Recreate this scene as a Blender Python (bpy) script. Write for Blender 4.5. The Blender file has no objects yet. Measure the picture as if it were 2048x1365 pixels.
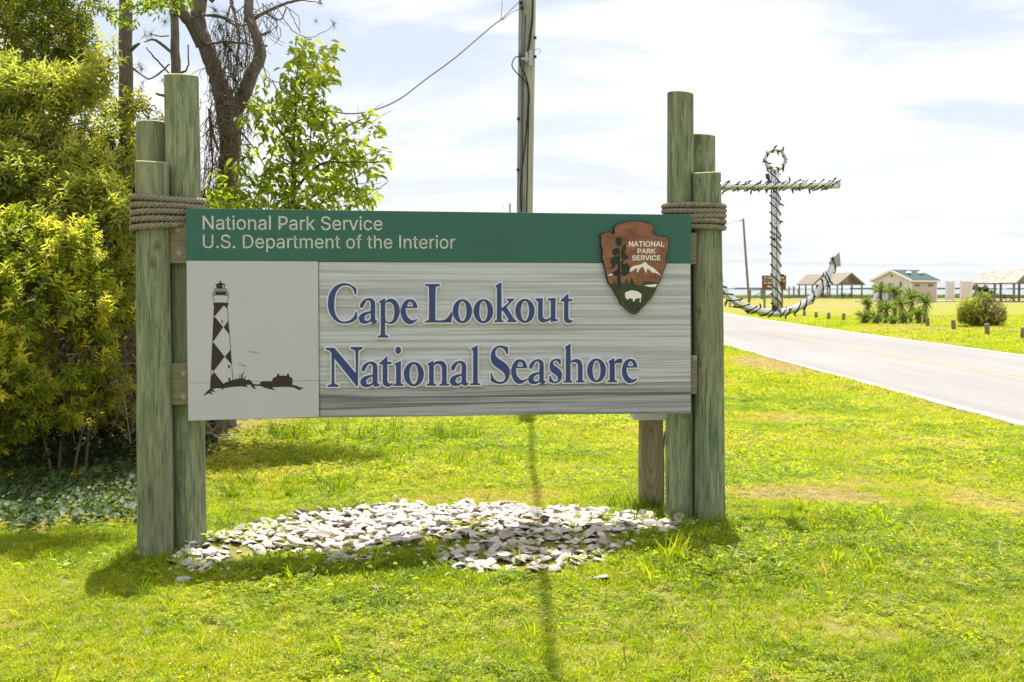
import bpy, math, random, json
import numpy as np
from mathutils import Vector, Matrix

# ------------------------------------------------------------------ camera
SC = bpy.context.scene
ROOT = SC.collection
F = 2276.0                       # focal length in pixels of the 2048 px wide photograph
CAMZ = 1.65
PITCH = math.atan((682.5 - 578.0) / F)
cam_data = bpy.data.cameras.new('camera')
cam_data.sensor_width = 36.0
cam_data.lens = 36.0 * F / 2048.0
cam_data.clip_start = 0.1
cam_data.clip_end = 20000.0
cam_data.dof.use_dof = True
cam_data.dof.focus_distance = 7.2
cam_data.dof.aperture_fstop = 7.1
cam = bpy.data.objects.new('camera', cam_data)
cam.location = (0, 0, CAMZ)
cam.rotation_euler = (math.pi / 2 - PITCH, 0, 0)
ROOT.objects.link(cam)
SC.camera = cam

# ------------------------------------------------------------------ light, sky, exposure
SUN_EL, SUN_AZ = 71.0, 1.5         # degrees; azimuth measured from straight ahead towards the right
world = bpy.data.worlds.new('World')
SC.world = world
world.use_nodes = True
nt = world.node_tree
nt.nodes.clear()
def wn(t, **k):
    n = nt.nodes.new(t)
    for a, b in k.items():
        setattr(n, a, b)
    return n
def wl(a, b):
    nt.links.new(a, b)
sky = wn('ShaderNodeTexSky', sky_type='NISHITA', sun_disc=False)
sky.sun_elevation = math.radians(SUN_EL)
sky.sun_rotation = math.radians(SUN_AZ)
sky.air_density = 1.0
sky.dust_density = 1.5
tc = wn('ShaderNodeTexCoord')
sep = wn('ShaderNodeSeparateXYZ'); wl(tc.outputs['Generated'], sep.inputs[0])
zz = wn('ShaderNodeMath', operation='MAXIMUM'); wl(sep.outputs[2], zz.inputs[0]); zz.inputs[1].default_value = 0.0
za = wn('ShaderNodeMath', operation='ADD'); wl(zz.outputs[0], za.inputs[0]); za.inputs[1].default_value = 0.10
dx = wn('ShaderNodeMath', operation='DIVIDE'); wl(sep.outputs[0], dx.inputs[0]); wl(za.outputs[0], dx.inputs[1])
dy = wn('ShaderNodeMath', operation='DIVIDE'); wl(sep.outputs[1], dy.inputs[0]); wl(za.outputs[0], dy.inputs[1])
cmb = wn('ShaderNodeCombineXYZ'); wl(dx.outputs[0], cmb.inputs[0]); wl(dy.outputs[0], cmb.inputs[1]); cmb.inputs[2].default_value = 3.7
mp = wn('ShaderNodeMapping'); wl(cmb.outputs[0], mp.inputs[0]); mp.inputs['Scale'].default_value = (0.75, 0.95, 1); mp.inputs['Rotation'].default_value = (0, 0, 0.35)
n1 = wn('ShaderNodeTexNoise'); wl(mp.outputs[0], n1.inputs['Vector'])
n1.inputs['Scale'].default_value = 0.9; n1.inputs['Detail'].default_value = 9; n1.inputs['Roughness'].default_value = 0.56; n1.inputs['Distortion'].default_value = 0.6
cr = wn('ShaderNodeValToRGB'); wl(n1.outputs[0], cr.inputs[0])
cr.color_ramp.elements[0].position = 0.37; cr.color_ramp.elements[0].color = (0, 0, 0, 1)
cr.color_ramp.elements[1].position = 0.49; cr.color_ramp.elements[1].color = (1, 1, 1, 1)
mf = wn('ShaderNodeMapRange'); wl(cr.outputs[0], mf.inputs[0]); mf.inputs[3].default_value = 0.48; mf.inputs[4].default_value = 1.0
mixc = wn('ShaderNodeMix', data_type='RGBA')
wl(mf.outputs[0], mixc.inputs[0]); wl(sky.outputs[0], mixc.inputs[6]); mixc.inputs[7].default_value = (7.7, 7.8, 8.0, 1)
hz = wn('ShaderNodeMapRange'); wl(sep.outputs[2], hz.inputs[0]); hz.inputs[1].default_value = -0.02; hz.inputs[2].default_value = 0.16; hz.inputs[3].default_value = 0.8; hz.inputs[4].default_value = 0.0
mixh = wn('ShaderNodeMix', data_type='RGBA'); wl(hz.outputs[0], mixh.inputs[0]); wl(mixc.outputs[2], mixh.inputs[6]); mixh.inputs[7].default_value = (6.6, 6.9, 7.3, 1)
bg = wn('ShaderNodeBackground'); wl(mixh.outputs[2], bg.inputs[0]); bg.inputs[1].default_value = 0.078
wo = wn('ShaderNodeOutputWorld'); wl(bg.outputs[0], wo.inputs[0])

sun_data = bpy.data.lights.new('sun', 'SUN')
sun_data.energy = 4.9
sun_data.angle = math.radians(0.5)
sun_data.color = (1.0, 0.955, 0.88)
sun = bpy.data.objects.new('sun', sun_data)
el, az = math.radians(SUN_EL), math.radians(SUN_AZ)
to_sun = Vector((math.sin(az) * math.cos(el), math.cos(az) * math.cos(el), math.sin(el)))
sun.rotation_euler = to_sun.to_track_quat('Z', 'Y').to_euler()
sun.location = (0, 0, 30)
ROOT.objects.link(sun)

SC.view_settings.view_transform = 'Standard'
SC.view_settings.look = 'None'
SC.view_settings.gamma = 1.0
SC.view_settings.use_curve_mapping = False
SC.view_settings.exposure = 0.85
SC.render.engine = 'CYCLES'
SC.cycles.max_bounces = 8
SC.cycles.transparent_max_bounces = 6

# ------------------------------------------------------------------ helpers
rng = np.random.default_rng(7)
random.seed(7)
cp, sp_ = math.cos(PITCH), math.sin(PITCH)

def ray(px, py):
    a, b = (px - 1024.0) / F, (682.5 - py) / F
    return Vector((a, cp + b * sp_, -sp_ + b * cp))

def at(px, py, Y):
    """the point of the plane y = Y seen at a pixel of the photograph"""
    d = ray(px, py)
    t = Y / d.y
    return Vector((d.x * t, Y, CAMZ + d.z * t))

def on_ground(px, py, z=0.0):
    d = ray(px, py)
    t = (z - CAMZ) / d.z
    return Vector((d.x * t, d.y * t, z))

def proj(x, y, z):
    z = z - CAMZ
    dep = y * cp - z * sp_
    return 1024 + F * x / dep, 682.5 - F * (y * sp_ + z * cp) / dep

def hash2(ix, iy, s):
    v = np.sin(ix * 127.1 + iy * 311.7 + s * 74.7) * 43758.5453
    return v - np.floor(v)

def vnoise(x, y, s=0):
    x = np.asarray(x, float); y = np.asarray(y, float)
    ix, iy = np.floor(x), np.floor(y)
    fx, fy = x - ix, y - iy
    fx = fx * fx * (3 - 2 * fx); fy = fy * fy * (3 - 2 * fy)
    a, b = hash2(ix, iy, s), hash2(ix + 1, iy, s)
    c, d = hash2(ix, iy + 1, s), hash2(ix + 1, iy + 1, s)
    return (a * (1 - fx) + b * fx) * (1 - fy) + (c * (1 - fx) + d * fx) * fy

def fbm(x, y, s=0, o=4):
    r, a, t = 0, 1.0, 0
    for i in range(o):
        r = r + a * vnoise(np.asarray(x) * 2 ** i, np.asarray(y) * 2 ** i, s + i * 13)
        t += a; a *= 0.5
    return r / t

def ground_z(x, y):
    x = np.asarray(x, float); y = np.asarray(y, float)
    s = np.clip((x + 1.7) / 2.6, 0, 1); s = s * s * (3 - 2 * s)
    z = 0.10 * s * np.exp(-((y - 7.6) / 2.2) ** 2) * np.exp(-np.maximum(0, x - 1.9) ** 2 * 0.8)
    z = z + 0.09 * np.exp(-((x + 0.25) / 1.25) ** 2 - ((y - 7.15) / 0.62) ** 2)
    z = z + 0.05 * np.exp(-((x + 1.85) / 0.35) ** 2 - ((y - 7.15) / 0.3) ** 2)
    n = (fbm(x * 0.8, y * 0.8, 5, 3) - 0.5) * 0.05 * np.exp(-(y / 25.0) ** 2)
    rd = np.clip((np.abs(x - road_c(y)) - 3.2) / 1.5, 0, 1)
    return (z + n) * rd

def road_c(y):
    y = np.clip(np.asarray(y, float), -60, 150)
    return 9.35 + 0.00055 * np.maximum(0, y - 20) ** 2

def gz(x, y):
    return float(ground_z(x, y))

DRY = [(-.35, 7.35, 1.2, .5, .85), (2.3, 8.6, 0.9, 0.5, 1.2), (3.0, 9.3, 0.7, 0.35, 0.7), (5.6, 25, 0.8, 4, 0.8), (31, 112, 14, 9, 1.0), (16.8, 47.5, 3.2, 2.6, 1.0),
       (22, 60, 3, 2, .6), (42, 128, 16, 6, 1.0), (59, 132, 10, 5, .8), (1.6, 5.3, .5, .25, .35), (-.3, 8.65, 1.0, .2, .6), (7.4, 17, .9, 3, .35), (4.4, 12, 1.4, .5, .4)]
def dryness(x, y):
    x = np.asarray(x, float); y = np.asarray(y, float)
    n = fbm(x * 0.55 + 3, y * 0.35, 21, 4)
    d = np.clip((n - 0.57) * 3.2, 0, 0.55)
    for cx, cy, rx, ry, a in DRY:
        e = ((x - cx) / rx) ** 2 + ((y - cy) / ry) ** 2
        d = np.maximum(d, a * np.clip(1.5 - e - 0.9 * (fbm(x * 2.3 / max(1, rx / 2), y * 2.3 / max(1, ry / 2), 4, 3)), 0, 1))
    return np.clip(d, 0, 1)

def mesh_np(name, V, Fc, mat=None, smooth=False, attrs=None):
    """mesh from a vertex array and a list of faces (or an (n,k) array)"""
    me = bpy.data.meshes.new(name)
    V = np.asarray(V, np.float32).reshape(-1, 3)
    if isinstance(Fc, np.ndarray):
        n, k = Fc.shape
        me.vertices.add(len(V)); me.vertices.foreach_set('co', V.ravel())
        me.loops.add(n * k); me.loops.foreach_set('vertex_index', Fc.astype(np.int32).ravel())
        me.polygons.add(n)
        me.polygons.foreach_set('loop_start', np.arange(0, n * k, k, dtype=np.int32))
        me.update(calc_edges=True)
    else:
        me.from_pydata(V.tolist(), [], Fc)
    if attrs:
        for an, (dom, ty, arr) in attrs.items():
            a = me.attributes.new(an, ty, dom)
            key = {'FLOAT': 'value', 'INT': 'value', 'FLOAT_VECTOR': 'vector', 'FLOAT_COLOR': 'color'}[ty]
            a.data.foreach_set(key, np.ascontiguousarray(arr).ravel())
    if smooth:
        me.polygons.foreach_set('use_smooth', [True] * len(me.polygons))
    if mat:
        me.materials.append(mat)
    me.validate()
    return me

def link(name, me, parent=None, loc=None):
    o = bpy.data.objects.new(name, me)
    ROOT.objects.link(o)
    if parent is not None:
        o.parent = parent
    if loc is not None:
        o.location = loc
    return o

def tag(o, label=None, cat=None, group=None, kind=None):
    if label: o['label'] = label
    if cat: o['category'] = cat
    if group: o['group'] = group
    if kind: o['kind'] = kind
    return o

def thing(name, label, cat, loc=(0, 0, 0), rotz=0.0, group=None):
    o = bpy.data.objects.new(name, None)
    ROOT.objects.link(o)
    o.empty_display_size = 0.2
    o.location = loc; o.rotation_euler = (0, 0, rotz)
    return tag(o, label, cat, group)

def origin_of(parent):
    m = Vector((0, 0, 0)); p = parent
    while p is not None:
        m += Vector(p.location); p = p.parent
    return m

class MB:
    """collects solids and links them as one mesh; coordinates are world ones, made local to the parent on build"""
    def __init__(s):
        s.v = []; s.f = []
    def add(s, V, Fc):
        b = len(s.v)
        s.v += [tuple(p) for p in V]
        s.f += [tuple(i + b for i in f) for f in Fc]
        return s
    def box(s, c, size, R=None):
        hx, hy, hz = size[0] / 2, size[1] / 2, size[2] / 2
        P = [Vector((x, y, z)) for x in (-hx, hx) for y in (-hy, hy) for z in (-hz, hz)]
        if R is not None: P = [R @ p for p in P]
        c = Vector(c)
        return s.add([p + c for p in P], [(0, 1, 3, 2), (4, 6, 7, 5), (0, 4, 5, 1), (2, 3, 7, 6), (0, 2, 6, 4), (1, 5, 7, 3)])
    def bar(s, a, b, w, d=None, up=(0, 0, 1)):
        a, b = Vector(a), Vector(b); d = d or w
        z = (b - a); L = z.length; z.normalize()
        upv = Vector(up)
        if abs(z.dot(upv)) > 0.98: upv = Vector((0, 1, 0))
        x = upv.cross(z).normalized(); y = z.cross(x)
        R = Matrix((x, y, z)).transposed()
        return s.box((a + b) / 2, (w, d, L), R)
    def tube(s, pts, rad, n=8, cap=True):
        P = [Vector(p) for p in pts]
        if not hasattr(rad, '__len__'): rad = [rad] * len(P)
        V = []; Fc = []
        t0 = (P[1] - P[0]).normalized()
        ref = Vector((0, 0, 1)) if abs(t0.z) < 0.9 else Vector((0, 1, 0))
        x = t0.cross(ref).normalized()
        for i, p in enumerate(P):
            t = (P[min(i + 1, len(P) - 1)] - P[max(i - 1, 0)])
            t = t.normalized() if t.length > 1e-9 else t0
            x = (x - t * x.dot(t))
            x = x.normalized() if x.length > 1e-6 else t.orthogonal().normalized()
            y = t.cross(x)
            for k in range(n):
                a = 2 * math.pi * k / n
                V.append(p + (x * math.cos(a) + y * math.sin(a)) * rad[i])
        for i in range(len(P) - 1):
            for k in range(n):
                k2 = (k + 1) % n
                Fc.append((i * n + k, i * n + k2, (i + 1) * n + k2, (i + 1) * n + k))
        if cap:
            Fc.append(tuple(range(n))[::-1]); Fc.append(tuple((len(P) - 1) * n + k for k in range(n)))
        return s.add(V, Fc)
    def lathe(s, c, prof, n=16):
        """profile of (radius, z) about a vertical axis through c"""
        V = []; Fc = []; c = Vector(c)
        for r, z in prof:
            for k in range(n):
                a = 2 * math.pi * k / n
                V.append(c + Vector((r * math.cos(a), r * math.sin(a), z)))
        for i in range(len(prof) - 1):
            for k in range(n):
                k2 = (k + 1) % n
                Fc.append((i * n + k, i * n + k2, (i + 1) * n + k2, (i + 1) * n + k))
        Fc.append(tuple(range(n))[::-1]); Fc.append(tuple((len(prof) - 1) * n + k for k in range(n)))
        return s.add(V, Fc)
    def mesh(s, name, mat, smooth=False, off=None):
        V = s.v
        if off is not None:
            V = [(p[0] - off[0], p[1] - off[1], p[2] - off[2]) for p in V]
        me = bpy.data.meshes.new(name)
        me.from_pydata(V, [], s.f)
        if smooth: me.polygons.foreach_set('use_smooth', [True] * len(me.polygons))
        if mat: me.materials.append(mat)
        me.update()
        return me
    def build(s, name, mat, parent=None, smooth=False, kind=None):
        off = origin_of(parent) if parent is not None else None
        o = link(name, s.mesh(name, mat, smooth, off), parent)
        if kind: o['kind'] = kind
        return o

def smooth_path(P, n=6):
    """Catmull-Rom through the points (tuples of any length)"""
    P = [np.array(p, float) for p in P]
    Q = [P[0]] + P + [P[-1]]
    out = []
    for i in range(1, len(Q) - 2):
        for k in range(n):
            t = k / n
            a, b, c, d = Q[i - 1], Q[i], Q[i + 1], Q[i + 2]
            out.append(0.5 * ((2 * b) + (-a + c) * t + (2 * a - 5 * b + 4 * c - d) * t * t + (-a + 3 * b - 3 * c + d) * t ** 3))
    out.append(P[-1])
    return out

def bevel(o, w=0.004, seg=2):
    m = o.modifiers.new('bevel', 'BEVEL'); m.width = w; m.segments = seg; m.limit_method = 'ANGLE'
    return o

# ------------------------------------------------------------------ materials
class NM:
    def __init__(s, name, rough=0.8, spec=0.3):
        s.m = bpy.data.materials.new(name); s.m.use_nodes = True
        s.t = s.m.node_tree; s.t.nodes.clear()
        s.out = s.n('ShaderNodeOutputMaterial')
        s.b = s.n('ShaderNodeBsdfPrincipled')
        s.b.inputs['Roughness'].default_value = rough
        s.b.inputs['Specular IOR Level'].default_value = spec
        s.l(s.b.outputs[0], s.out.inputs[0])
    def n(s, t, **k):
        x = s.t.nodes.new(t)
        for a, b in k.items(): setattr(x, a, b)
        return x
    def l(s, a, b): s.t.links.new(a, b)
    def coord(s, kind='Object', scale=(1, 1, 1), rot=(0, 0, 0)):
        c = s.n('ShaderNodeTexCoord'); m = s.n('ShaderNodeMapping')
        m.inputs['Scale'].default_value = scale; m.inputs['Rotation'].default_value = rot
        s.l(c.outputs[kind], m.inputs[0]); return m.outputs[0]
    def world(s, scale=(1, 1, 1)):
        c = s.n('ShaderNodeNewGeometry'); m = s.n('ShaderNodeMapping'); m.inputs['Scale'].default_value = scale
        s.l(c.outputs['Position'], m.inputs[0]); return m.outputs[0]
    def noise(s, vec, scale, det=5, rough=0.55, dist=0.0):
        x = s.n('ShaderNodeTexNoise'); s.l(vec, x.inputs['Vector'])
        x.inputs['Scale'].default_value = scale; x.inputs['Detail'].default_value = det
        x.inputs['Roughness'].default_value = rough; x.inputs['Distortion'].default_value = dist
        return x.outputs[0]
    def ramp(s, fac, stops, interp='LINEAR'):
        x = s.n('ShaderNodeValToRGB'); s.l(fac, x.inputs[0]); r = x.color_ramp; r.interpolation = interp
        while len(r.elements) < len(stops): r.elements.new(0.5)
        for e, (p, c) in zip(r.elements, stops):
            e.position = p; e.color = (c, c, c, 1) if not hasattr(c, '__len__') else (*c, 1)
        return x.outputs[0]
    def mix(s, fac, a, b, mode='MIX'):
        x = s.n('ShaderNodeMix', data_type='RGBA', blend_type=mode)
        for i, v in ((0, fac), (6, a), (7, b)):
            if hasattr(v, 'is_linked'): s.l(v, x.inputs[i])
            elif i == 0: x.inputs[0].default_value = v
            else: x.inputs[i].default_value = (*v, 1)
        return x.outputs[2]
    def attr(s, name, ty='GEOMETRY'):
        x = s.n('ShaderNodeAttribute', attribute_name=name, attribute_type=ty); return x
    def color(s, c):
        if hasattr(c, 'is_linked'): s.l(c, s.b.inputs['Base Color'])
        else: s.b.inputs['Base Color'].default_value = (*c, 1)
    def bump(s, h, strength=0.3, dist=0.01):
        x = s.n('ShaderNodeBump'); s.l(h, x.inputs['Height'])
        x.inputs['Strength'].default_value = strength; x.inputs['Distance'].default_value = dist
        s.l(x.outputs[0], s.b.inputs['Normal']); return x
    def translucent(s, col, fac):
        tr = s.n('ShaderNodeBsdfTranslucent')
        if hasattr(col, 'is_linked'): s.l(col, tr.inputs[0])
        else: tr.inputs[0].default_value = (*col, 1)
        mx = s.n('ShaderNodeMixShader'); mx.inputs[0].default_value = fac
        s.l(s.b.outputs[0], mx.inputs[1]); s.l(tr.outputs[0], mx.inputs[2]); s.l(mx.outputs[0], s.out.inputs[0])

def simple(name, c, rough=0.7, var=0.15, scale=8.0, spec=0.3, metal=0.0, bump=0.0, stretch=(1, 1, 1)):
    k = NM(name, rough, spec)
    v = k.coord('Object', stretch)
    n = k.noise(v, scale, 6, 0.6)
    k.color(k.ramp(n, [(0.25, tuple(x * (1 - var) for x in c)), (0.75, tuple(min(1, x * (1 + var)) for x in c))]))
    k.b.inputs['Metallic'].default_value = metal
    if bump: k.bump(n, bump, 0.01)
    return k.m

MAT = {}
def post_mat(name, a, b, c):
    k = NM(name, 0.85, 0.2)
    v = k.coord('Object', (9, 9, 1.3))
    g1 = k.noise(v, 1.8, 8, 0.68, 1.6)
    g2 = k.noise(k.coord('Object', (40, 40, 1.6)), 2.5, 4, 0.6, 0.5)
    big = k.noise(k.coord('Object', (2.2, 2.2, 0.8)), 1.3, 4, 0.6)
    col = k.ramp(g1, [(0.28, a), (0.47, b), (0.6, c), (0.75, tuple(x * 1.15 for x in c))])
    col = k.mix(k.ramp(big, [(0.45, 0.0), (0.66, 0.5)]), col, (0.21, 0.20, 0.125))
    col = k.mix(k.ramp(g2, [(0.3, 0.75), (0.45, 0.0)]), col, tuple(x * 0.4 for x in a))
    ck = k.noise(k.coord('Object', (26, 26, 0.35)), 1.4, 2, 0.5, 0.4)
    col = k.mix(k.ramp(ck, [(0.485, 0.0), (0.497, 0.75), (0.509, 0.0)]), col, (0.03, 0.035, 0.022))
    kn = k.noise(k.coord('Object', (5, 5, 2.2)), 1.7, 3, 0.5, 0.5)
    col = k.mix(k.ramp(kn, [(0.64, 0.0), (0.70, 0.6)]), col, (0.07, 0.065, 0.035))
    k.color(col); k.bump(g2, 0.35, 0.006)
    return k.m
MAT['post'] = post_mat('green_treated_log', (0.085, 0.115, 0.070), (0.170, 0.215, 0.125), (0.275, 0.305, 0.19))
MAT['post_end'] = simple('cut_log_end', (0.42, 0.36, 0.22), 0.9, 0.2, 12)
def lumber(name, a, b, stretch=(1, 1, 25)):
    k = NM(name, 0.85, 0.2)
    g = k.noise(k.coord('Object', stretch), 1.5, 6, 0.6, 0.8)
    f = k.noise(k.coord('Object', tuple(x * 4 for x in stretch)), 2.0, 3, 0.6)
    col = k.ramp(g, [(0.3, a), (0.7, b)])
    col = k.mix(k.ramp(f, [(0.35, 0.5), (0.5, 0.0)]), col, tuple(x * 0.5 for x in a))
    k.color(col); k.bump(f, 0.3, 0.004); return k.m
MAT['cleat'] = lumber('cleat_lumber', (0.20, 0.175, 0.105), (0.31, 0.285, 0.19), (1.2, 1, 30))
MAT['bolt'] = simple('galvanised_bolt', (0.33, 0.33, 0.31), 0.5, 0.1, 20, metal=0.7)
MAT['edge_wood'] = simple('sign_edge', (0.36, 0.38, 0.33), 0.8, 0.1, 8)
MAT['green_paint'] = simple('green_sign_paint', (0.030, 0.118, 0.094), 0.5, 0.10, 5, 0.35)
MAT['white_paint'] = simple('white_sign_paint', (0.48, 0.48, 0.53), 0.6, 0.035, 3, 0.3)
MAT['letter_white'] = simple('letter_border_white', (0.66, 0.65, 0.68), 0.6, 0.03, 6)
MAT['letter_blue'] = simple('letter_blue', (0.028, 0.055, 0.20), 0.45, 0.15, 9, 0.35)
k = NM('worn_white_lettering', 0.7)
nz = k.noise(k.coord('Object', (3, 3, 40)), 6, 5, 0.7)
k.color(k.mix(k.ramp(nz, [(0.42, 0.0), (0.6, 0.8)]), (0.60, 0.61, 0.60), (0.33, 0.34, 0.27))); MAT['lettering'] = k.m
MAT['print_brown'] = simple('lighthouse_print', (0.035, 0.024, 0.022), 0.6, 0.15, 12)
MAT['print_line'] = simple('horizon_print', (0.22, 0.22, 0.20), 0.6, 0.1, 12)
MAT['emblem_edge'] = simple('emblem_border', (0.03, 0.022, 0.018), 0.6, 0.2, 20)
k = NM('emblem_brown', 0.55)
nz = k.noise(k.coord('Object', (1, 1, 2.2)), 7, 5, 0.6, 0.6)
k.color(k.ramp(nz, [(0.3, (0.13, 0.055, 0.035)), (0.6, (0.29, 0.12, 0.07)), (0.8, (0.36, 0.165, 0.10))])); k.bump(nz, 0.4, 0.01); MAT['emblem_brown'] = k.m
k = NM('emblem_green', 0.55)
nz = k.noise(k.coord('Object', (1, 1, 1)), 6, 5, 0.6, 0.2)
k.color(k.ramp(nz, [(0.3, (0.02, 0.03, 0.015)), (0.8, (0.055, 0.085, 0.03))])); MAT['emblem_green'] = k.m
MAT['emblem_tree'] = simple('emblem_tree_green', (0.018, 0.028, 0.022), 0.6, 0.2, 20)
MAT['emblem_white'] = simple('emblem_white', (0.76, 0.74, 0.70), 0.5, 0.04, 8)
def sandblast(name, lo, hi, streak, amt):
    k = NM(name, 0.8, 0.25)
    g = k.noise(k.coord('Object', (0.16, 0.16, 16)), 1.4, 8, 0.68, 0.35)
    f = k.noise(k.coord('Object', (0.3, 0.3, 44)), 1.2, 4, 0.65, 0.3)
    s = k.noise(k.coord('Object', (0.28, 0.28, 9)), 1.6, 4, 0.6, 0.3)
    col = k.ramp(g, [(0.40, lo), (0.485, hi), (0.54, hi), (0.62, tuple(0.72*x for x in hi))])
    col = k.mix(k.ramp(f, [(0.40, 0.5), (0.48, 0.0)]), col, streak)
    col = k.mix(k.ramp(s, [(0.52, 0.0), (0.62, amt)]), col, streak)
    k.color(col); k.bump(f, 0.5, 0.004); return k.m
MAT['sand_up'] = sandblast('sandblasted_wood_upper', (0.43, 0.44, 0.45), (0.525, 0.54, 0.595), (0.25, 0.255, 0.235), 0.4)
MAT['sand_low'] = sandblast('sandblasted_wood_lower', (0.14, 0.14, 0.14), (0.38, 0.385, 0.42), (0.085, 0.085, 0.08), 0.75)
k = NM('manila_rope', 0.9, 0.15)
nz = k.noise(k.coord('Object', (1, 1, 1)), 45, 5, 0.7)
k.color(k.ramp(nz, [(0.3, (0.13, 0.115, 0.085)), (0.7, (0.32, 0.29, 0.22))])); k.bump(nz, 0.6, 0.004); MAT['rope'] = k.m

def leaf_mat(name, cols, trans, tf=0.45, rough=0.5, spec=0.35):
    """leaf colour picked per leaf from the attribute 'tint' (0..1)"""
    k = NM(name, rough, spec)
    a = k.attr('tint').outputs['Fac']
    st = [(i / (len(cols) - 1), c) for i, c in enumerate(cols)]
    col = k.ramp(a, st)
    nz = k.noise(k.world(), 14, 3, 0.6)
    col = k.mix(0.35, col, k.ramp(nz, [(0.3, 0.55), (0.7, 1.25)]), 'MULTIPLY')
    k.color(col)
    tcol = k.ramp(a, [(i / (len(trans) - 1), c) for i, c in enumerate(trans)])
    k.translucent(tcol, tf); return k.m
MAT['bark'] = simple('bark', (0.175, 0.145, 0.122), 0.95, 0.5, 14, 0.1, bump=0.9, stretch=(3, 3, 0.6))
MAT['bark_grey'] = simple('bark_grey', (0.15, 0.125, 0.10), 0.95, 0.35, 10, 0.1, bump=0.9, stretch=(3, 3, 0.5))
MAT['vine'] = simple('dry_vine', (0.18, 0.145, 0.11), 0.95, 0.35, 9, 0.1)
MAT['twig'] = simple('twig', (0.11, 0.085, 0.055), 0.9, 0.3, 9, 0.1)
# ------------------------------------------------------------------ setting: ground, water, road
def axis(breaks):
    out = []
    for a, b, st in breaks:
        out += list(np.arange(a, b, st))
    out.append(breaks[-1][1])
    return np.array(out)
gx = axis([(-160, -40, 20), (-40, -8, 3), (-8, -3.4, 0.4), (-3.4, 3.4, 0.08), (3.4, 16, 0.35), (16, 60, 1.5), (60, 400, 20)])
gy = axis([(-40, 0, 5), (0, 4, 0.8), (4, 10, 0.08), (10, 20, 0.4), (20, 60, 1.2), (60, 216, 3)])
X, Y = np.meshgrid(gx, gy, indexing='xy')
Z = ground_z(X, Y)
Z = Z - 1.6 * np.clip((Y - 205) / 11.0, 0, 1) ** 2
D = dryness(X, Y)
nx, ny = len(gx), len(gy)
ii = np.arange(nx * ny).reshape(ny, nx)
FC = np.stack([ii[:-1, :-1], ii[:-1, 1:], ii[1:, 1:], ii[1:, :-1]], -1).reshape(-1, 4)
k = NM('lawn_ground', 0.95, 0.1)
p_ = k.world()
nf = k.noise(p_, 9.0, 6, 0.65); nm_ = k.noise(k.world((0.35, 0.6, 1)), 1.0, 5, 0.6); nb = k.noise(k.world((0.10, 0.16, 1)), 1.0, 4, 0.6)
col = k.ramp(nm_, [(0.3, (0.195, 0.205, 0.026)), (0.55, (0.255, 0.250, 0.036)), (0.75, (0.30, 0.28, 0.050))])
col = k.mix(0.5, col, k.ramp(nf, [(0.3, 0.45), (0.7, 1.35)]), 'MULTIPLY')
col = k.mix(k.ramp(nb, [(0.5, 0.0), (0.7, 0.35)]), col, (0.27, 0.29, 0.05))
col = k.mix(k.attr('dry').outputs['Fac'], col, k.ramp(nf, [(0.3, (0.20, 0.15, 0.075)), (0.7, (0.36, 0.28, 0.15))]))
col = k.mix(k.attr('thatch').outputs['Fac'], col, k.ramp(nf, [(0.3, (0.13, 0.12, 0.03)), (0.7, (0.25, 0.24, 0.06))]))
k.color(col); k.bump(nf, 0.8, 0.03)
MAT['ground'] = k.m
ground = link('ground', mesh_np('ground', np.stack([X, Y, Z], -1).reshape(-1, 3), FC, MAT['ground'], True, {'dry': ('POINT', 'FLOAT', D.astype(np.float32)), 'thatch': ('POINT', 'FLOAT', np.clip((19 - Y) / 6 - 0.25, 0, .85).ravel().astype(np.float32))}))
tag(ground, kind='structure')

k = NM('bay_water', 0.25, 0.5)
w = k.noise(k.world((0.05, 0.3, 1)), 1.0, 5, 0.6)
k.color(k.ramp(w, [(0.3, (0.10, 0.16, 0.16)), (0.7, (0.17, 0.23, 0.22))])); k.bump(w, 0.5, 0.15); MAT['water'] = k.m
tag(link('water', mesh_np('water', [(-9000, 206, -0.75), (9000, 206, -0.75), (9000, 16000, -0.75), (-9000, 16000, -0.75)], [(0, 1, 2, 3)], MAT['water'])), kind='structure')
m = MB()
for i in range(60):
    x0 = -2600 + i * 100 + random.uniform(-20, 20)
    m.box((x0, 4200 + random.uniform(-60, 60), 1.0), (random.uniform(90, 170), 60, 2.0 + 7.0 * random.random() ** 2))
tag(m.build('far_shore', simple('far_shore', (0.20, 0.23, 0.22), 0.9, 0.2, 0.02)), kind='structure')

def ribbon(name, off0, off1, z, mat, y0=-40, y1=150, st=1.0, jit=0.0, jst=0.0):
    ys = np.arange(y0, y1 + st, st)
    c = road_c(ys)
    j0 = (fbm(ys * 1.1, ys * 0 + 3, 8, 4) - 0.5) * jit
    V = np.concatenate([np.stack([c + off0 + j0, ys, ys * 0 + z], -1), np.stack([c + off1 + jst * (fbm(ys * 1.3, ys * 0, 9, 3) - 0.5), ys, ys * 0 + z], -1)])
    n = len(ys); i = np.arange(n - 1)
    return link(name, mesh_np(name, V, np.stack([i, i + n, i + n + 1, i + 1], -1), mat))
k = NM('pale_road', 0.9, 0.2)
a = k.noise(k.world((1, 1, 1)), 28, 4, 0.7); b = k.noise(k.world((1.2, 0.06, 1)), 1.0, 4, 0.6); c = k.noise(k.world((0.5, 0.12, 1)), 1.0, 3, 0.6)
col = k.ramp(a, [(0.3, (0.215, 0.205, 0.20)), (0.7, (0.285, 0.273, 0.265))])
col = k.mix(0.5, col, k.ramp(b, [(0.35, 0.82), (0.65, 1.1)]), 'MULTIPLY')
col = k.mix(0.5, col, k.ramp(c, [(0.35, 0.88), (0.65, 1.08)]), 'MULTIPLY')
k.color(col); k.bump(a, 0.4, 0.01); MAT['road'] = k.m
tag(ribbon('road', -3.3, 3.3, 0.018, MAT['road']), kind='structure')
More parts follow.
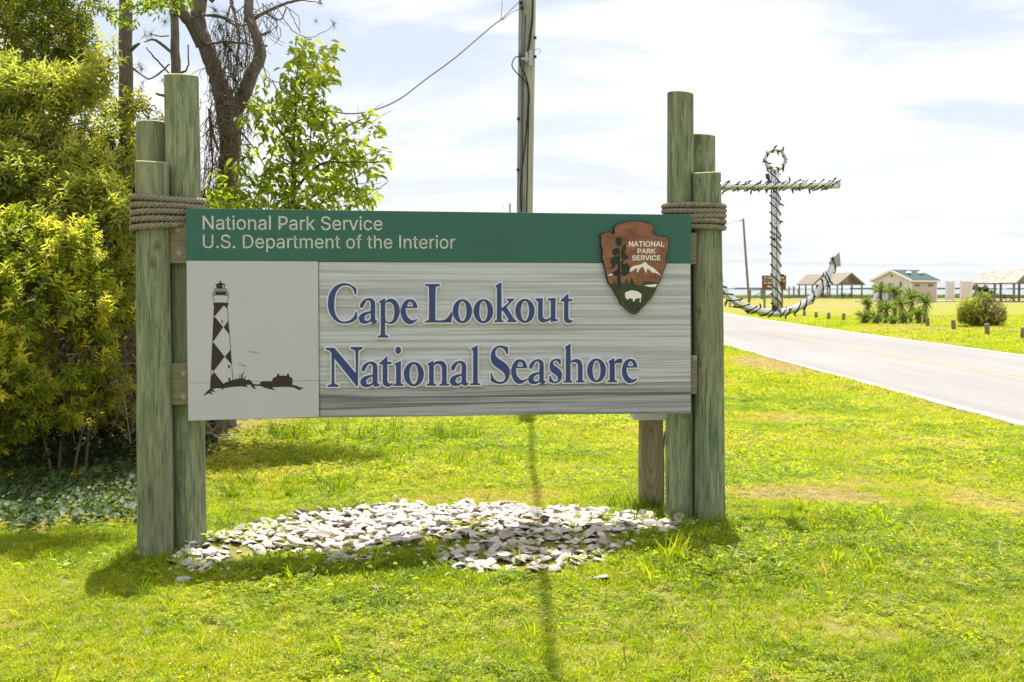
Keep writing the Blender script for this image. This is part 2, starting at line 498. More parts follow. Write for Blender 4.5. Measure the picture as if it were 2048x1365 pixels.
def paint(name, c, bg_, lo, hi):
    k = NM(name, 0.7, 0.3)
    a = k.noise(k.world((1, 1, 1)), 22, 4, 0.75)
    k.color(k.mix(k.ramp(a, [(lo, 0.0), (hi, 1.0)]), c, bg_)); return k.m
MAT['white_line'] = paint('white_road_paint', (0.62, 0.60, 0.58), (0.27, 0.26, 0.25), 0.55, 0.72)
MAT['yellow_line'] = paint('faded_yellow_paint', (0.40, 0.29, 0.16), (0.26, 0.245, 0.23), 0.40, 0.75)
tag(ribbon('road_edge_line', -3.24, -3.10, 0.022, MAT['white_line'], y0=2, st=0.25, jit=0.10, jst=0.02), kind='structure')
tag(ribbon('road_edge_line', 3.08, 3.20, 0.022, MAT['white_line'], y0=2), kind='structure')
tag(ribbon('centre_line', -0.19, -0.09, 0.022, MAT['yellow_line'], y0=2), kind='structure')
tag(ribbon('centre_line', 0.09, 0.19, 0.022, MAT['yellow_line'], y0=2), kind='structure')
MAT['concrete'] = simple('pale_concrete', (0.32, 0.31, 0.30), 0.9, 0.08, 2)
m = MB(); m.box((64, 184, 0.03), (110, 5.5, 0.08))
tag(m.build('footpath', MAT['concrete']), kind='structure')

# ------------------------------------------------------------------ grass
def make_collection(name, meshes):
    c = bpy.data.collections.new(name)
    for i, me in enumerate(meshes):
        o = bpy.data.objects.new('%s_%02d' % (name, i), me); c.objects.link(o)
    return c

def scatter(name, P, rot, scl, idx, tint, coll):
    me = mesh_np(name, P, [], None, False, {
        'rot': ('POINT', 'FLOAT_VECTOR', rot.astype(np.float32)), 'scl': ('POINT', 'FLOAT', scl.astype(np.float32)),
        'idx': ('POINT', 'INT', idx.astype(np.int32)), 'tint': ('POINT', 'FLOAT', tint.astype(np.float32))})
    o = link(name, me)
    ng = bpy.data.node_groups.new(name, 'GeometryNodeTree')
    ng.interface.new_socket('Geometry', in_out='INPUT', socket_type='NodeSocketGeometry')
    ng.interface.new_socket('Geometry', in_out='OUTPUT', socket_type='NodeSocketGeometry')
    N = ng.nodes.new; L = ng.links.new
    gi, go = N('NodeGroupInput'), N('NodeGroupOutput')
    ci = N('GeometryNodeCollectionInfo'); ci.inputs['Collection'].default_value = coll
    ci.inputs['Separate Children'].default_value = True; ci.inputs['Reset Children'].default_value = True
    io = N('GeometryNodeInstanceOnPoints')
    def na(nm, ty):
        x = N('GeometryNodeInputNamedAttribute'); x.data_type = ty; x.inputs['Name'].default_value = nm; return x.outputs['Attribute']
    L(gi.outputs[0], io.inputs['Points']); L(ci.outputs[0], io.inputs['Instance'])
    io.inputs['Pick Instance'].default_value = True
    L(na('idx', 'INT'), io.inputs['Instance Index'])
    L(na('rot', 'FLOAT_VECTOR'), io.inputs['Rotation'])
    L(na('scl', 'FLOAT'), io.inputs['Scale'])
    L(io.outputs[0], go.inputs[0])
    md = o.modifiers.new('scatter', 'NODES'); md.node_group = ng
    return o

def blade_tuft(n, h, spread, w, lean, seed, mat):
    r = np.random.default_rng(seed); V = []; Fc = []
    for i in range(n):
        a = r.uniform(0, 2 * math.pi); d = spread * math.sqrt(r.uniform())
        bx, by = d * math.cos(a), d * math.sin(a)
        hh = h * r.uniform(0.45, 1.1); ww = w * r.uniform(0.7, 1.2)
        la = r.uniform(0, 2 * math.pi); ln = lean * r.uniform(0.2, 1.3)
        f = r.uniform(0, 2 * math.pi); fx, fy = math.cos(f) * ww / 2, math.sin(f) * ww / 2
        b = len(V)
        for t, q in ((0, 0.8), (0.45, 1.0), (0.8, 0.6)):
            ox, oy = bx + math.cos(la) * ln * hh * t * t * 1.2, by + math.sin(la) * ln * hh * t * t * 1.2
            z = hh * t * (1 - 0.35 * ln * t)
            V += [(ox - fx * q, oy - fy * q, z), (ox + fx * q, oy + fy * q, z)]
        V.append((bx + math.cos(la) * ln * hh * 1.2, by + math.sin(la) * ln * hh * 1.2, hh * (1 - 0.35 * ln)))
        Fc += [(b, b + 1, b + 3, b + 2), (b + 2, b + 3, b + 5, b + 4), (b + 4, b + 5, b + 6)]
    return mesh_np('tuft', V, Fc, mat)

def clover(n, spread, seed, mat, sz=0.012):
    r = np.random.default_rng(seed); V = []; Fc = []
    for i in range(n):
        a = r.uniform(0, 2 * math.pi); d = spread * math.sqrt(r.uniform())
        c = Vector((d * math.cos(a), d * math.sin(a), r.uniform(0.008, 0.035)))
        nrm = Vector((r.normal() * 0.4, r.normal() * 0.4, 1)).normalized()
        u = nrm.orthogonal().normalized(); v = nrm.cross(u); a0 = r.uniform(0, 6.28)
        for q in range(3):
            an = a0 + q * 2.094
            e = u * math.cos(an) + v * math.sin(an); g = nrm.cross(e)
            b = len(V); s = sz * r.uniform(0.7, 1.2)
            V += [c, c + e * s * 0.6 + g * s * 0.42 + nrm * s * .1, c + e * s * 1.05, c + e * s * 0.6 - g * s * 0.42 + nrm * s * .1]
            Fc.append((b, b + 1, b + 2, b + 3))
    return mesh_np('clover', V, Fc, mat)

# colour of a blade comes from the instance attribute 'tint': 0 deep green .. 0.6 yellow-green .. 1 straw
k = NM('grass_blade', 0.45, 0.35)
a = k.attr('tint', 'INSTANCER').outputs['Fac']
rn = k.noise(k.world(), 60, 2, 0.5)
mt = k.n('ShaderNodeMath', operation='MULTIPLY_ADD'); k.l(rn, mt.inputs[0]); mt.inputs[1].default_value = 0.5; mt.inputs[2].default_value = -0.25
ad = k.n('ShaderNodeMath', operation='ADD', use_clamp=True); k.l(a, ad.inputs[0]); k.l(mt.outputs[0], ad.inputs[1])
k.color(k.ramp(ad.outputs[0], [(0.0, (0.07, 0.12, 0.006)), (0.35, (0.20, 0.26, 0.009)), (0.65, (0.34, 0.36, 0.012)), (0.85, (0.44, 0.38, 0.06)), (1.0, (0.50, 0.40, 0.19))]))
k.translucent(k.ramp(ad.outputs[0], [(0.0, (0.24, 0.40, 0.004)), (0.35, (0.54, 0.70, 0.008)), (0.65, (0.74, 0.79, 0.012)), (0.85, (0.74, 0.64, 0.08)), (1.0, (0.64, 0.5, 0.22))]), 0.5)
MAT['grass'] = k.m
tufts = [blade_tuft(18, 0.033, 0.035, 0.0044, 1.25, s, MAT['grass']) for s in range(4)]
tufts += [clover(9, 0.04, 20 + s, MAT['grass']) for s in range(2)]
tufts += [blade_tuft(10, 0.09, 0.02, 0.006, 0.8, 40, MAT['grass']), blade_tuft(9, 0.12, 0.02, 0.0075, 0.7, 41, MAT['grass'])]
GC = make_collection('grass_tufts', tufts)
far_t = [blade_tuft(16, 0.055, 0.10, 0.011, 0.9, 60 + s, MAT['grass']) for s in range(3)]
GF = make_collection('grass_clumps', far_t)

# patch of shells, as seen in the photograph, used to keep the lawn off it
SHELL_POLY = [(338, 1140), (352, 1105), (400, 1088), (440, 1075), (520, 1050), (590, 1032), (640, 1026), (700, 1018), (790, 1012), (950, 1013), (1100, 1022), (1200, 1028), (1330, 1038),
              (1385, 1048), (1345, 1062), (1275, 1068), (1238, 1085), (1236, 1110), (1190, 1135), (1120, 1150), (1030, 1150), (930, 1146), (900, 1135), (850, 1112), (790, 1108), (760, 1125), (640, 1128), (640, 1112), (560, 1108), (470, 1128), (400, 1150)]
def in_poly(px, py, poly):
    c = np.zeros(np.shape(px), bool); n = len(poly)
    for i in range(n):
        x1, y1 = poly[i]; x2, y2 = poly[(i + 1) % n]
        if y1 == y2: continue
        t = (y1 > py) != (y2 > py)
        c ^= t & (px < (x2 - x1) * (py - y1) / (y2 - y1) + x1)
    return c
def shell_world_poly():
    out = []
    for px, py in SHELL_POLY:
        z = 0.05
        for _ in range(4):
            p = on_ground(px, py, z); z = gz(p.x, p.y)
        out.append((p.x, p.y))
    return out
SWP = shell_world_poly()
def shell_mask(x, y):
    jx = (fbm(x * 9, y * 9, 31, 3) - 0.5) * 0.16; jy = (fbm(x * 9, y * 9, 37, 3) - 0.5) * 0.16
    return in_poly(x + jx, y + jy, SWP)

def cover_zone(x, y):
    px_, py_ = proj(x, y, 0 * x)
    return (y > 7.75 + (x + 3) * -.35 + (fbm(x * 1.5, y * 1.5, 77, 3) - .5) * 1.3) & (y < 12.8) & (x < -1.0) & (fbm(x * 1.2 + 3, y * 1.2, 78, 3) > .30) & (px_ < 430 - 1.0 * np.maximum(0, py_ - 900))

def lawn(name, y0, y1, per_m2, margin, coll, nvar, s0, s1, left_cut=None, weeds=False):
    xm = 0.46 * y1 + margin
    n = int(per_m2 * 2 * xm * (y1 - y0))
    x = rng.uniform(-xm, xm, n); y = rng.uniform(y0, y1, n)
    keep = np.abs(x) < 0.45 * y + margin
    rd = np.abs(x - road_c(y))
    keep &= rd > 3.18 + 0.14 * fbm(y * 2.0, x * 0.3, 3, 3)
    d = dryness(x, y)
    keep &= rng.uniform(size=n) > 0.35 * d
    sm = shell_mask(x, y)
    u = rng.uniform(size=n)
    grassy = (((x - 0.12) / 0.62) ** 2 + ((y - 7.33) / 0.13) ** 2 < 1) | (((x + .55) / 0.35) ** 2 + ((y - 6.72) / 0.12) ** 2 < 1)
    keep &= (~sm) | (u < 0.04) | (grassy & (u < 0.7))
    # bare, shaded soil under the bushes
    keep &= ~(cover_zone(x, y) & (rng.uniform(size=n) < .85))
    keep &= ~((x < -2.0) & (y > 10.6 + (x + 4) * -0.1) & (rng.uniform(size=n) < np.clip((-x - 2.2) * 0.9, 0, .95)))
    x, y, d = x[keep], y[keep], d[keep]; n = len(x)
    z = ground_z(x, y)
    patch = fbm(x * 0.7, y * 0.5, 50, 4); fine = fbm(x * 3.1, y * 3.1, 52, 3)
    lush = fbm(x * 0.9 + 7, y * 0.9, 71, 4)
    tint = 0.40 + (patch - 0.5) * 0.7 + (fine - 0.5) * 0.45 + rng.normal(0, 0.10, n) + d * 0.8 + (0.12 if y0 > 16 else (0.06 if y0 > 9 else 0))
    tint = tint + rng.normal(0, 0.06, n)
    tint = np.where(rng.uniform(size=n) < 0.045, rng.uniform(.82, 1.0, n), tint)
    tint = np.where(rng.uniform(size=n) < 0.10, rng.uniform(0, .2, n), tint)
    tint = np.clip(tint, 0.0, 1.0)
    scl = rng.uniform(s0, s1, n) * (0.75 + 0.7 * lush) * (1 - 0.4 * d)
    idx = rng.integers(0, nvar, n)
    if weeds:
        wd = fbm(x * 1.6, y * 1.6, 90, 3)
        is_cl = (wd > 0.52) & (rng.uniform(size=n) < 0.55)
        idx = np.where(is_cl, rng.integers(4, 6, n), rng.integers(0, 4, n))
        front = np.exp(-((y - 6.35) / 0.35) ** 2) * (np.abs(x) < 2.2)
        tall = (rng.uniform(size=n) < 0.004 + 0.012 * front) & (y < 8.5)
        idx = np.where(tall, rng.integers(6, 8, n), idx)
        scl = scl * (1 + 0.35 * front)
    rot = np.stack([rng.normal(0, 0.12, n), rng.normal(0, 0.12, n), rng.uniform(0, 6.283, n)], -1)
    o = scatter(name, np.stack([x, y, z], -1), rot, scl, idx, tint, coll)
    tag(o, kind='stuff')
    return o
lawn('grass', 4.2, 9.5, 950, 0.9, GC, 4, 0.75, 1.25, weeds=True)
lawn('grass', 9.5, 17.0, 420, 1.0, GC, 4, 1.1, 1.7, weeds=True)
lawn('grass', 17.0, 34.0, 75, 1.0, GF, 3, 0.9, 1.3)
lawn('grass', 34.0, 70.0, 22, 1.0, GF, 3, 1.3, 1.9)
lawn('grass', 0.5, 4.2, 260, 1.6, GC, 4, 0.9, 1.4)

# taller tufts at the feet of the posts, a few long blades and seed stems in the lawn
def spot_grass(name, spots, label=None):
    P = []; R = []; S = []; I = []; T = []
    for (x, y, r, n, s, tn) in spots:
        for i in range(n):
            a = rng.uniform(0, 6.283); d = r * math.sqrt(rng.uniform())
            px, py = x + d * math.cos(a) * 1.3, y + d * math.sin(a) * 0.6
            P.append((px, py, gz(px, py))); R.append((rng.normal(0, .15), rng.normal(0, .15), rng.uniform(0, 6.28)))
            S.append(s * rng.uniform(0.7, 1.2)); I.append(rng.integers(6, 8)); T.append(np.clip(tn + rng.normal(0, .1), 0, 1))
    o = scatter(name, np.array(P), np.array(R), np.array(S), np.array(I), np.array(T), GC)
    return tag(o, kind='stuff')
spot_grass('grass', [(1.02, 7.42, .30, 50, .8, .15), (1.30, 7.25, .25, 35, .75, .15), (0.92, 7.85, .22, 40, 1.0, .12), (0.75, 7.15, .35, 50, .6, .12),
                            (-2.15, 6.68, .22, 30, .8, .25), (-1.8, 9.2, .7, 60, 1.3, .15), (-1.2, 10.6, .9, 70, 1.4, .15), (-1.6, 12.5, 1.0, 80, 1.6, .1),
                            (-.1, 6.6, .3, 8, .8, .3), (.35, 6.45, .4, 20, .6, .3), (.9, 6.3, .5, 34, .65, .3), (-1.1, 6.5, .5, 40, .6, .35), (7.1, 13.8, .5, 40, 1.6, .2), (2.2, 7.6, .4, 30, 1.2, .4)])
m = MB()
for i in range(60):
    x = rng.uniform(-.9, 1.2); y = rng.uniform(4.6, 5.6)
    if i > 38: x, y = rng.uniform(-2, 2.2), rng.uniform(4.6, 6.5)
    h = rng.uniform(.05, .10); lx, ly = rng.normal(0, .025), rng.normal(0, .02)
    m.tube([(x, y, gz(x, y)), (x + lx * .4, y + ly * .4, gz(x, y) + h * .6), (x + lx, y + ly, gz(x, y) + h)], [.0013, .0012, .0016], 4)
tag(m.build('dry_grass_stems', simple('seed_stem', (0.16, 0.10, 0.045), 0.9, .3, 20)), kind='stuff')
m = MB()
for i in range(330):
    if i < 170: x = rng.normal(1.35, .6); y = rng.normal(6.95, .35)
    else: x = rng.uniform(-2.4, 2.4); y = rng.uniform(4.7, 8.0)
    r = rng.uniform(.0025, .0055); z = gz(x, y) + rng.uniform(.025, .05)
    m.lathe((x, y, z), [(r * .6, 0), (r, r * .6), (r * .5, r * 1.1)], 6)
tag(m.build('small_white_flowers', simple('petal_white', (0.72, 0.66, 0.66), .7, .05, 5)), kind='stuff')
# ------------------------------------------------------------------ the sign
YL, YR = 6.87, 7.35
cA, cB = at(372, 600, YL), at(1382.5, 600, YR)
uB = Vector((cB.x - cA.x, cB.y - cA.y, 0)).normalized()
nB = Vector((uB.y, -uB.x, 0))            # out of the sign's face, towards the camera side
def uv(px, py):
    d = ray(px, py)
    o = Vector((0, 0, CAMZ))
    t = (cA - o).dot(nB) / d.dot(nB)
    p = o + d * t
    return ((p - cA).dot(uB), p.z)
def W(u, v, n=0.0):
    return Vector((cA.x, cA.y, 0)) + uB * u + Vector((0, 0, v)) + nB * n
SIGN = thing('welcome_sign', 'wide wooden seashore entrance sign with lighthouse picture, slung between two rope-lashed clusters of green logs', 'sign', (W(1.55, 0).x, W(1.55, 0).y, 0))
SO = Vector(SIGN.location)

def slab_quad(name, corners, n0, n1, mat, parent, bev=0.004, attr=None):
    """a panel between the plane offsets n0 and n1 whose corners are given in board coordinates"""
    V = [W(u, v, n) - SO for n in (n0, n1) for (u, v) in corners]
    me = mesh_np(name, V, [(0, 1, 2, 3)[::-1], (4, 5, 6, 7), (0, 1, 5, 4), (1, 2, 6, 5), (2, 3, 7, 6), (3, 0, 4, 7)], mat)
    bm_fix(me)
    o = link(name, me, parent)
    if bev: bevel(o, bev, 2)
    return o
def bm_fix(me):
    import bmesh
    b = bmesh.new(); b.from_mesh(me); bmesh.ops.recalc_face_normals(b, faces=b.faces); b.to_mesh(me); b.free()

def flat_mesh(contours, n0, n1):
    """extruded outline (with holes) in board coordinates -> (verts, faces) in world space"""
    cu = bpy.data.curves.new('outline', 'CURVE'); cu.dimensions = '2D'; cu.fill_mode = 'BOTH'; cu.extrude = (n1 - n0) / 2
    for c in contours:
        s = cu.splines.new('POLY'); s.points.add(len(c) - 1)
        for i, (x, y) in enumerate(c): s.points[i].co = (x, y, 0, 1)
        s.use_cyclic_u = True
    o = bpy.data.objects.new('outline', cu)
    me = bpy.data.meshes.new_from_object(o)
    V = [W(p.co.x, p.co.y, (n0 + n1) / 2 + p.co.z) for p in me.vertices]
    Fc = [tuple(p.vertices) for p in me.polygons]
    bpy.data.meshes.remove(me); bpy.data.objects.remove(o); bpy.data.curves.remove(cu)
    return V, Fc
def flat(name, items, n0, n1, mat, parent):
    m = MB()
    for contours in items:
        V, Fc = flat_mesh(contours, n0, n1); m.add(V, Fc)
    me = m.mesh(name, mat, off=SO)
    return link(name, me, parent)
def area(c):
    return 0.5 * sum(c[i][0] * c[(i + 1) % len(c)][1] - c[(i + 1) % len(c)][0] * c[i][1] for i in range(len(c)))
def offset(c, d):
    """grow a closed outline by d (outwards)"""
    if area(c) < 0: c = c[::-1]
    n = len(c); out = []
    for i in range(n):
        a, b, e = np.array(c[i - 1]), np.array(c[i]), np.array(c[(i + 1) % n])
        t1, t2 = b - a, e - b
        t1 = t1 / (np.linalg.norm(t1) + 1e-9); t2 = t2 / (np.linalg.norm(t2) + 1e-9)
        n1_, n2_ = np.array((t1[1], -t1[0])), np.array((t2[1], -t2[0]))
        h = n1_ + n2_; L = np.linalg.norm(h); h = h / L if L > 1e-6 else n1_
        k = min(1.6 if abs(d) > .004 else 3.0, 1 / max(0.3, h.dot(n1_)))
        out.append(tuple(b + h * d * k))
    if abs(d) > 0.004:                       # drop points that fell too near the outline (inner corners)
        A = np.array(c); B = np.roll(A, -1, 0); E = B - A; L2 = (E ** 2).sum(1) + 1e-12
        good = []
        for p in out:
            t = np.clip(((np.array(p) - A) * E).sum(1) / L2, 0, 1)
            if np.min(np.hypot(*(A + E * t[:, None] - np.array(p)).T)) > abs(d) * 0.93: good.append(p)
        if len(good) > 6: out = good
    return out
def px_poly(pts, ox, oy, s):
    return [uv(ox + x / s, oy + y / s) for x, y in pts]

# panels: corners of the photograph's outline turned into board coordinates
TL, TR, BR, BL = uv(372, 417), uv(1382.5, 430), uv(1383.5, 827.5), uv(376.5, 842)
def lerp(a, b, t): return (a[0] + (b[0] - a[0]) * t, a[1] + (b[1] - a[1]) * t)
gL, gR = uv(373, 522), uv(1382.5, 526.5)
mT, mB = uv(636, 523.5), uv(638, 834)
sL, sR = uv(637.5, 778.5), uv(1383, 764.5)
slab_quad('backing_board', [lerp(TL, BR, .003), lerp(TR, BL, .003), lerp(BR, TL, .003), lerp(BL, TR, .003)], -0.046, -0.017, MAT['edge_wood'], SIGN, 0.003)
slab_quad('header_panel', [TL, TR, gR, gL], -0.017, 0.0, MAT['green_paint'], SIGN, 0.0015)['label'] = 'dark green header band with white lettering'
slab_quad('picture_panel', [gL, mT, mB, BL], -0.017, 0.001, MAT['white_paint'], SIGN, 0.0015)['label'] = 'plain pale panel with the lighthouse picture'

def relief(name, c00, c10, c11, c01, mat, nu, nv, amp, seed):
    """sandblasted plank: raised grain lines as real relief"""
    V = []
    U, T = np.meshgrid(np.linspace(0, 1, nu), np.linspace(0, 1, nv), indexing='xy')
    a, b, c, d = [np.array(q) for q in (c00, c10, c11, c01)]
    Q = ((1 - U)[..., None] * a + U[..., None] * b) * (1 - T)[..., None] + ((1 - U)[..., None] * d + U[..., None] * c) * T[..., None]
    u, v = Q[..., 0], Q[..., 1]
    warp = (fbm(u * 0.9, v * 2.0, seed, 3) - 0.5) * 0.05
    h = fbm(u * 0.5, (v + warp) * 34, seed + 3, 3) * 0.6 + fbm(u * 0.7, (v + warp) * 110, seed + 7, 2) * 0.5
    h = (h - h.mean()) * amp - 0.004
    e = np.minimum(1, np.minimum(np.minimum(U, 1 - U) * nu / 2, np.minimum(T, 1 - T) * nv / 2))
    h = np.where(e < 0.5, -0.0168, h)
    P = np.array([cA.x, cA.y, 0]) + u[..., None] * np.array(uB) + v[..., None] * np.array((0, 0, 1)) + h[..., None] * np.array(nB) - np.array(SO)
    i = np.arange(nu * nv).reshape(nv, nu)
    Fc = np.stack([i[:-1, :-1], i[:-1, 1:], i[1:, 1:], i[1:, :-1]], -1).reshape(-1, 4)
    return link(name, mesh_np(name, P.reshape(-1, 3), Fc, mat, True), SIGN)
g6 = uv(636, 523.5)
relief('plank', g6, gR, sR, sL, MAT['sand_up'], 220, 300, 0.006, 3)['label'] = 'wide sandblasted plank carrying the name'
relief('plank', sL, sR, BR, mB, MAT['sand_low'], 220, 90, 0.008, 9)['label'] = 'dark-streaked bottom plank'

# ---- carved serif letters: outlines as points, 'c' marks a corner
def outline(txt):
    pts = []
    for tok in txt.split():
        c = tok.endswith('c'); tok = tok.rstrip('c'); x, y = tok.split(','); pts.append((float(x), float(y), c))
    n = len(pts); out = []
    for i in range(n):
        p0, p1, p2, p3 = pts[i - 1], pts[i], pts[(i + 1) % n], pts[(i + 2) % n]
        a = p1 if p1[2] else p0
        d = p2 if p2[2] else p3
        out.append((p1[0], p1[1]))
        if p1[2] and p2[2]: continue
        for k in range(1, 4):
            t = k / 4
            f = lambda A, B, C, D: 0.5 * ((2 * B) + (-A + C) * t + (2 * A - 5 * B + 4 * C - D) * t * t + (-A + 3 * B - 3 * C + D) * t ** 3)
            out.append((f(a[0], p1[0], p2[0], d[0]), f(a[1], p1[1], p2[1], d[1])))
    return out
def ell(cx, cy, rx, ry):
    return [(cx + rx * math.cos(t * math.pi / 12), cy + ry * math.sin(t * math.pi / 12)) for t in range(24)]
GL = {
 'S': [outline('345,152c 345,245c 330,240c 310,200 280,170 245,158 215,168 192,195 187,232 200,268 235,300 290,335 335,375 360,420 366,475 355,530 325,580 280,603 235,607 190,600 150,583 130,570c 130,475c 145,475c 155,510 180,550 215,575 255,582 285,573 305,550 310,515 295,475 260,440 205,405 160,365 135,315 130,265 140,210 170,165 210,140 250,133 295,138')],
 'e': [outline('583,412c 575,370 555,330 525,308 488,303 445,315 410,355 390,410 386,465 395,520 420,570 455,600 490,607 530,597 560,575 583,553c 575,543c 550,556 520,560 490,545 463,515 447,470 442,413c'), outline('460,392c 527,392c 525,362 510,340 492,334 475,345 464,368')],
 'a': [outline('608,400 612,375 630,345 660,318 700,303 735,303 765,318 783,345 787,385 787,540 790,562 800,573 812,568c 812,583c 795,600 770,608 750,600 735,578c 715,597 680,610 645,610 612,595 597,565 597,535 612,505 650,480 700,465 733,460c 733,445 735,370 728,345 710,330 690,332 672,355 655,390 640,415 620,422'), outline('733,482c 690,500 665,525 660,550 672,572 695,577 720,568 735,545c')],
 's': [outline('998,305c 998,370c 985,368c 970,340 950,322 930,320 910,330 903,350 915,375 950,400 990,435 1012,475 1012,525 990,570 950,595 910,598 880,590 855,578c 858,510c 873,508c 885,545 905,570 930,580 955,570 965,545 955,515 925,490 885,460 865,425 860,385 870,340 900,308 935,297 970,298')],
 'h': [outline('1120,107c 1120,325c 1160,305 1205,300 1245,320 1262,360 1268,400 1268,545 1275,566 1295,575c 1295,590c 1190,590c 1190,575c 1207,565 1212,545 1212,400 1205,360 1180,340 1150,338 1118,350c 1118,545 1124,565 1140,573c 1140,590c 1032,590c 1032,573c 1055,565 1060,545 1062,180c 1058,165c 1045,155c')],
 'o': [ell(1442, 440, 117, 148), ell(1442, 440, 50, 122)],
 'r': [outline('1662,285c 1662,345c 1680,315 1710,297 1745,295 1762,312 1757,340 1735,353 1700,350 1677,352 1667,370c 1667,540 1673,562 1697,572c 1697,587c 1575,587c 1575,572c 1600,562 1605,545 1605,355c 1600,340c 1588,328c')],
 'N': [outline('70,160c 178,160c 445,478c 440,225 425,192 380,172c 380,150c 530,150c 530,172c 487,195 475,225 470,635c 452,635c 178,290c 178,575 190,605 232,625c 232,645c 90,645c 90,628c 130,610 143,585 143,260 130,210 105,190 70,182c')],
 't': [outline('835,262c 835,335c 885,335c 885,362c 835,362c 835,560 845,592 868,605 888,597c 897,608c 880,630 845,642 810,635 785,610 778,570 778,365c 735,365c 735,350c')],
 'i': [outline('1003,320c 1003,575 1012,602 1037,613c 1037,632c 910,632c 910,613c 935,605 943,580 943,388c 935,372c 915,360c')],
 'dot': [ell(970, 192, 36, 44)],
 'n': [outline('1405,318c 1405,355c 1440,330 1490,322 1535,335 1562,370 1570,420 1570,580 1578,604 1600,613c 1600,630c 1480,630c 1480,613c 1505,605 1512,580 1512,420 1500,380 1475,362 1440,365 1410,382c 1410,575 1417,603 1440,613c 1440,630c 1322,630c 1322,613c 1345,603 1352,575 1352,388c 1345,372c 1325,360c')],
 'l': [outline('1955,130c 1955,572 1962,596 1985,605c 1985,622c 1860,622c 1860,605c 1888,597 1898,572 1898,205c 1890,190c 1868,172c')],
 'C': [outline('468,178c 460,262c 448,258c 430,200 395,155 350,138 300,140 250,165 210,220 188,300 182,390 190,470 215,540 255,583 310,598 360,590 405,565 440,520 458,470c 473,470c 473,560c 430,595 380,615 310,622 240,610 180,570 130,500 103,410 103,330 120,250 160,180 220,130 290,108 350,112 410,135')],
 'p': [outline('832,297c 832,342c 870,312 920,305 970,330 1005,385 1018,450 1010,520 980,585 940,620 890,628 832,608c 832,740 845,770 877,785c 877,803c 735,803c 735,787c 765,770 777,745 777,380c 770,360c 748,343c'), outline('836,375 860,352 900,352 935,385 950,450 945,530 925,585 890,605 855,597 836,565')],
 'L': [outline('1342,118c 1532,118c 1532,142c 1490,155 1478,185 1475,550 1487,578 1540,583 1600,570 1640,535 1670,485c 1692,485c 1678,610c 1338,610c 1338,595c 1380,578 1393,545 1393,180 1380,150 1342,140c')],
 'k': [outline('568,135c 568,612c 690,510 700,482 665,458c 660,435c 800,435c 800,462c 760,485 660,590c 790,790 815,820 843,838c 843,860c 663,860c 663,842c 690,825 692,800 590,645c 568,662c 568,790 578,822 607,838c 607,860c 432,860c 432,838c 472,822 485,790 487,255c 480,228c 445,205c')],
 'u': [outline('1185,430c 1318,425c 1318,720 1330,780 1365,805 1420,795 1465,770c 1465,505 1455,475 1408,455c 1408,430c 1550,420c 1550,780 1563,808 1600,808c 1600,835c 1465,860c 1465,810c 1400,850 1330,868 1270,850 1240,800 1233,740 1235,520 1225,480 1185,455c')],
}
SRC = {'C': (640, 550, 6.4), 'p': (640, 550, 6.4), 'L': (640, 550, 6.4), 'k': (940, 550, 9.1), 'u': (940, 550, 9.1),
       'N': (640, 670, 6.206), 't': (640, 670, 6.206), 'i': (640, 670, 6.206), 'dot': (640, 670, 6.206), 'n': (640, 670, 6.206), 'l': (640, 670, 6.206),
       'S': (960, 670, 6.206), 'e': (960, 670, 6.206), 'a': (960, 670, 6.206), 's': (960, 670, 6.206), 'h': (960, 670, 6.206), 'o': (960, 670, 6.206), 'r': (960, 670, 6.206)}
def hgt(x): return 425 - 27 * (x - 372) / 1010.0
def letter(ch, place=None):
    cs = GL[ch]; ox, oy, s = SRC[ch]
    P = [[(ox + x / s, oy + y / s) for x, y in c] for c in cs]
    if place:
        x0, x1, yb = place
        a0 = min(p[0] for p in P[0]); a1 = max(p[0] for p in P[0]); b1 = max(p[1] for p in P[0])
        kx = (x1 - x0) / (a1 - a0); ky = hgt(x0) / hgt(a0)
        P = [[(x0 + (x - a0) * kx, yb + (y - b1) * ky) for x, y in c] for c in P]
    C = [[uv(x, y) for x, y in c] for c in P]
    C = [offset(c, 0.0) for c in C]
    wide = [offset(C[0], 0.0088)] + [offset(c, -0.0075) for c in C[1:]]
    back = flat('letter', [wide], -0.006, 0.010, MAT['letter_white'], SIGN)
    face = flat('letter_face', [C], 0.010, 0.0125, MAT['letter_blue'], back)
    return back
for ch, pl in [('C', None), ('a', (717.7, 754.5, 647.7)), ('p', None), ('e', (801.7, 834.8, 648.4)), ('L', None), ('o', (905.2, 943.6, 646.9)), ('o', (946.8, 985.9, 646.9)),
               ('k', None), ('o', (1029.9, 1068.8, 646.2)), ('u', None), ('t', (1121, 1145.5, 646.7)),
               ('N', None), ('a', (720.6, 759.2, 774.4)), ('t', None), ('i', None), ('dot', None), ('o', (807.3, 847.5, 772.8)), ('n', None), ('a', (899.7, 936.2, 772.4)), ('l', None),
               ('S', None), ('e', None), ('a', None), ('s', None), ('h', None), ('o', None), ('r', None), ('e', (1243.1, 1274.2, 766.3))]:
    letter(ch, pl)

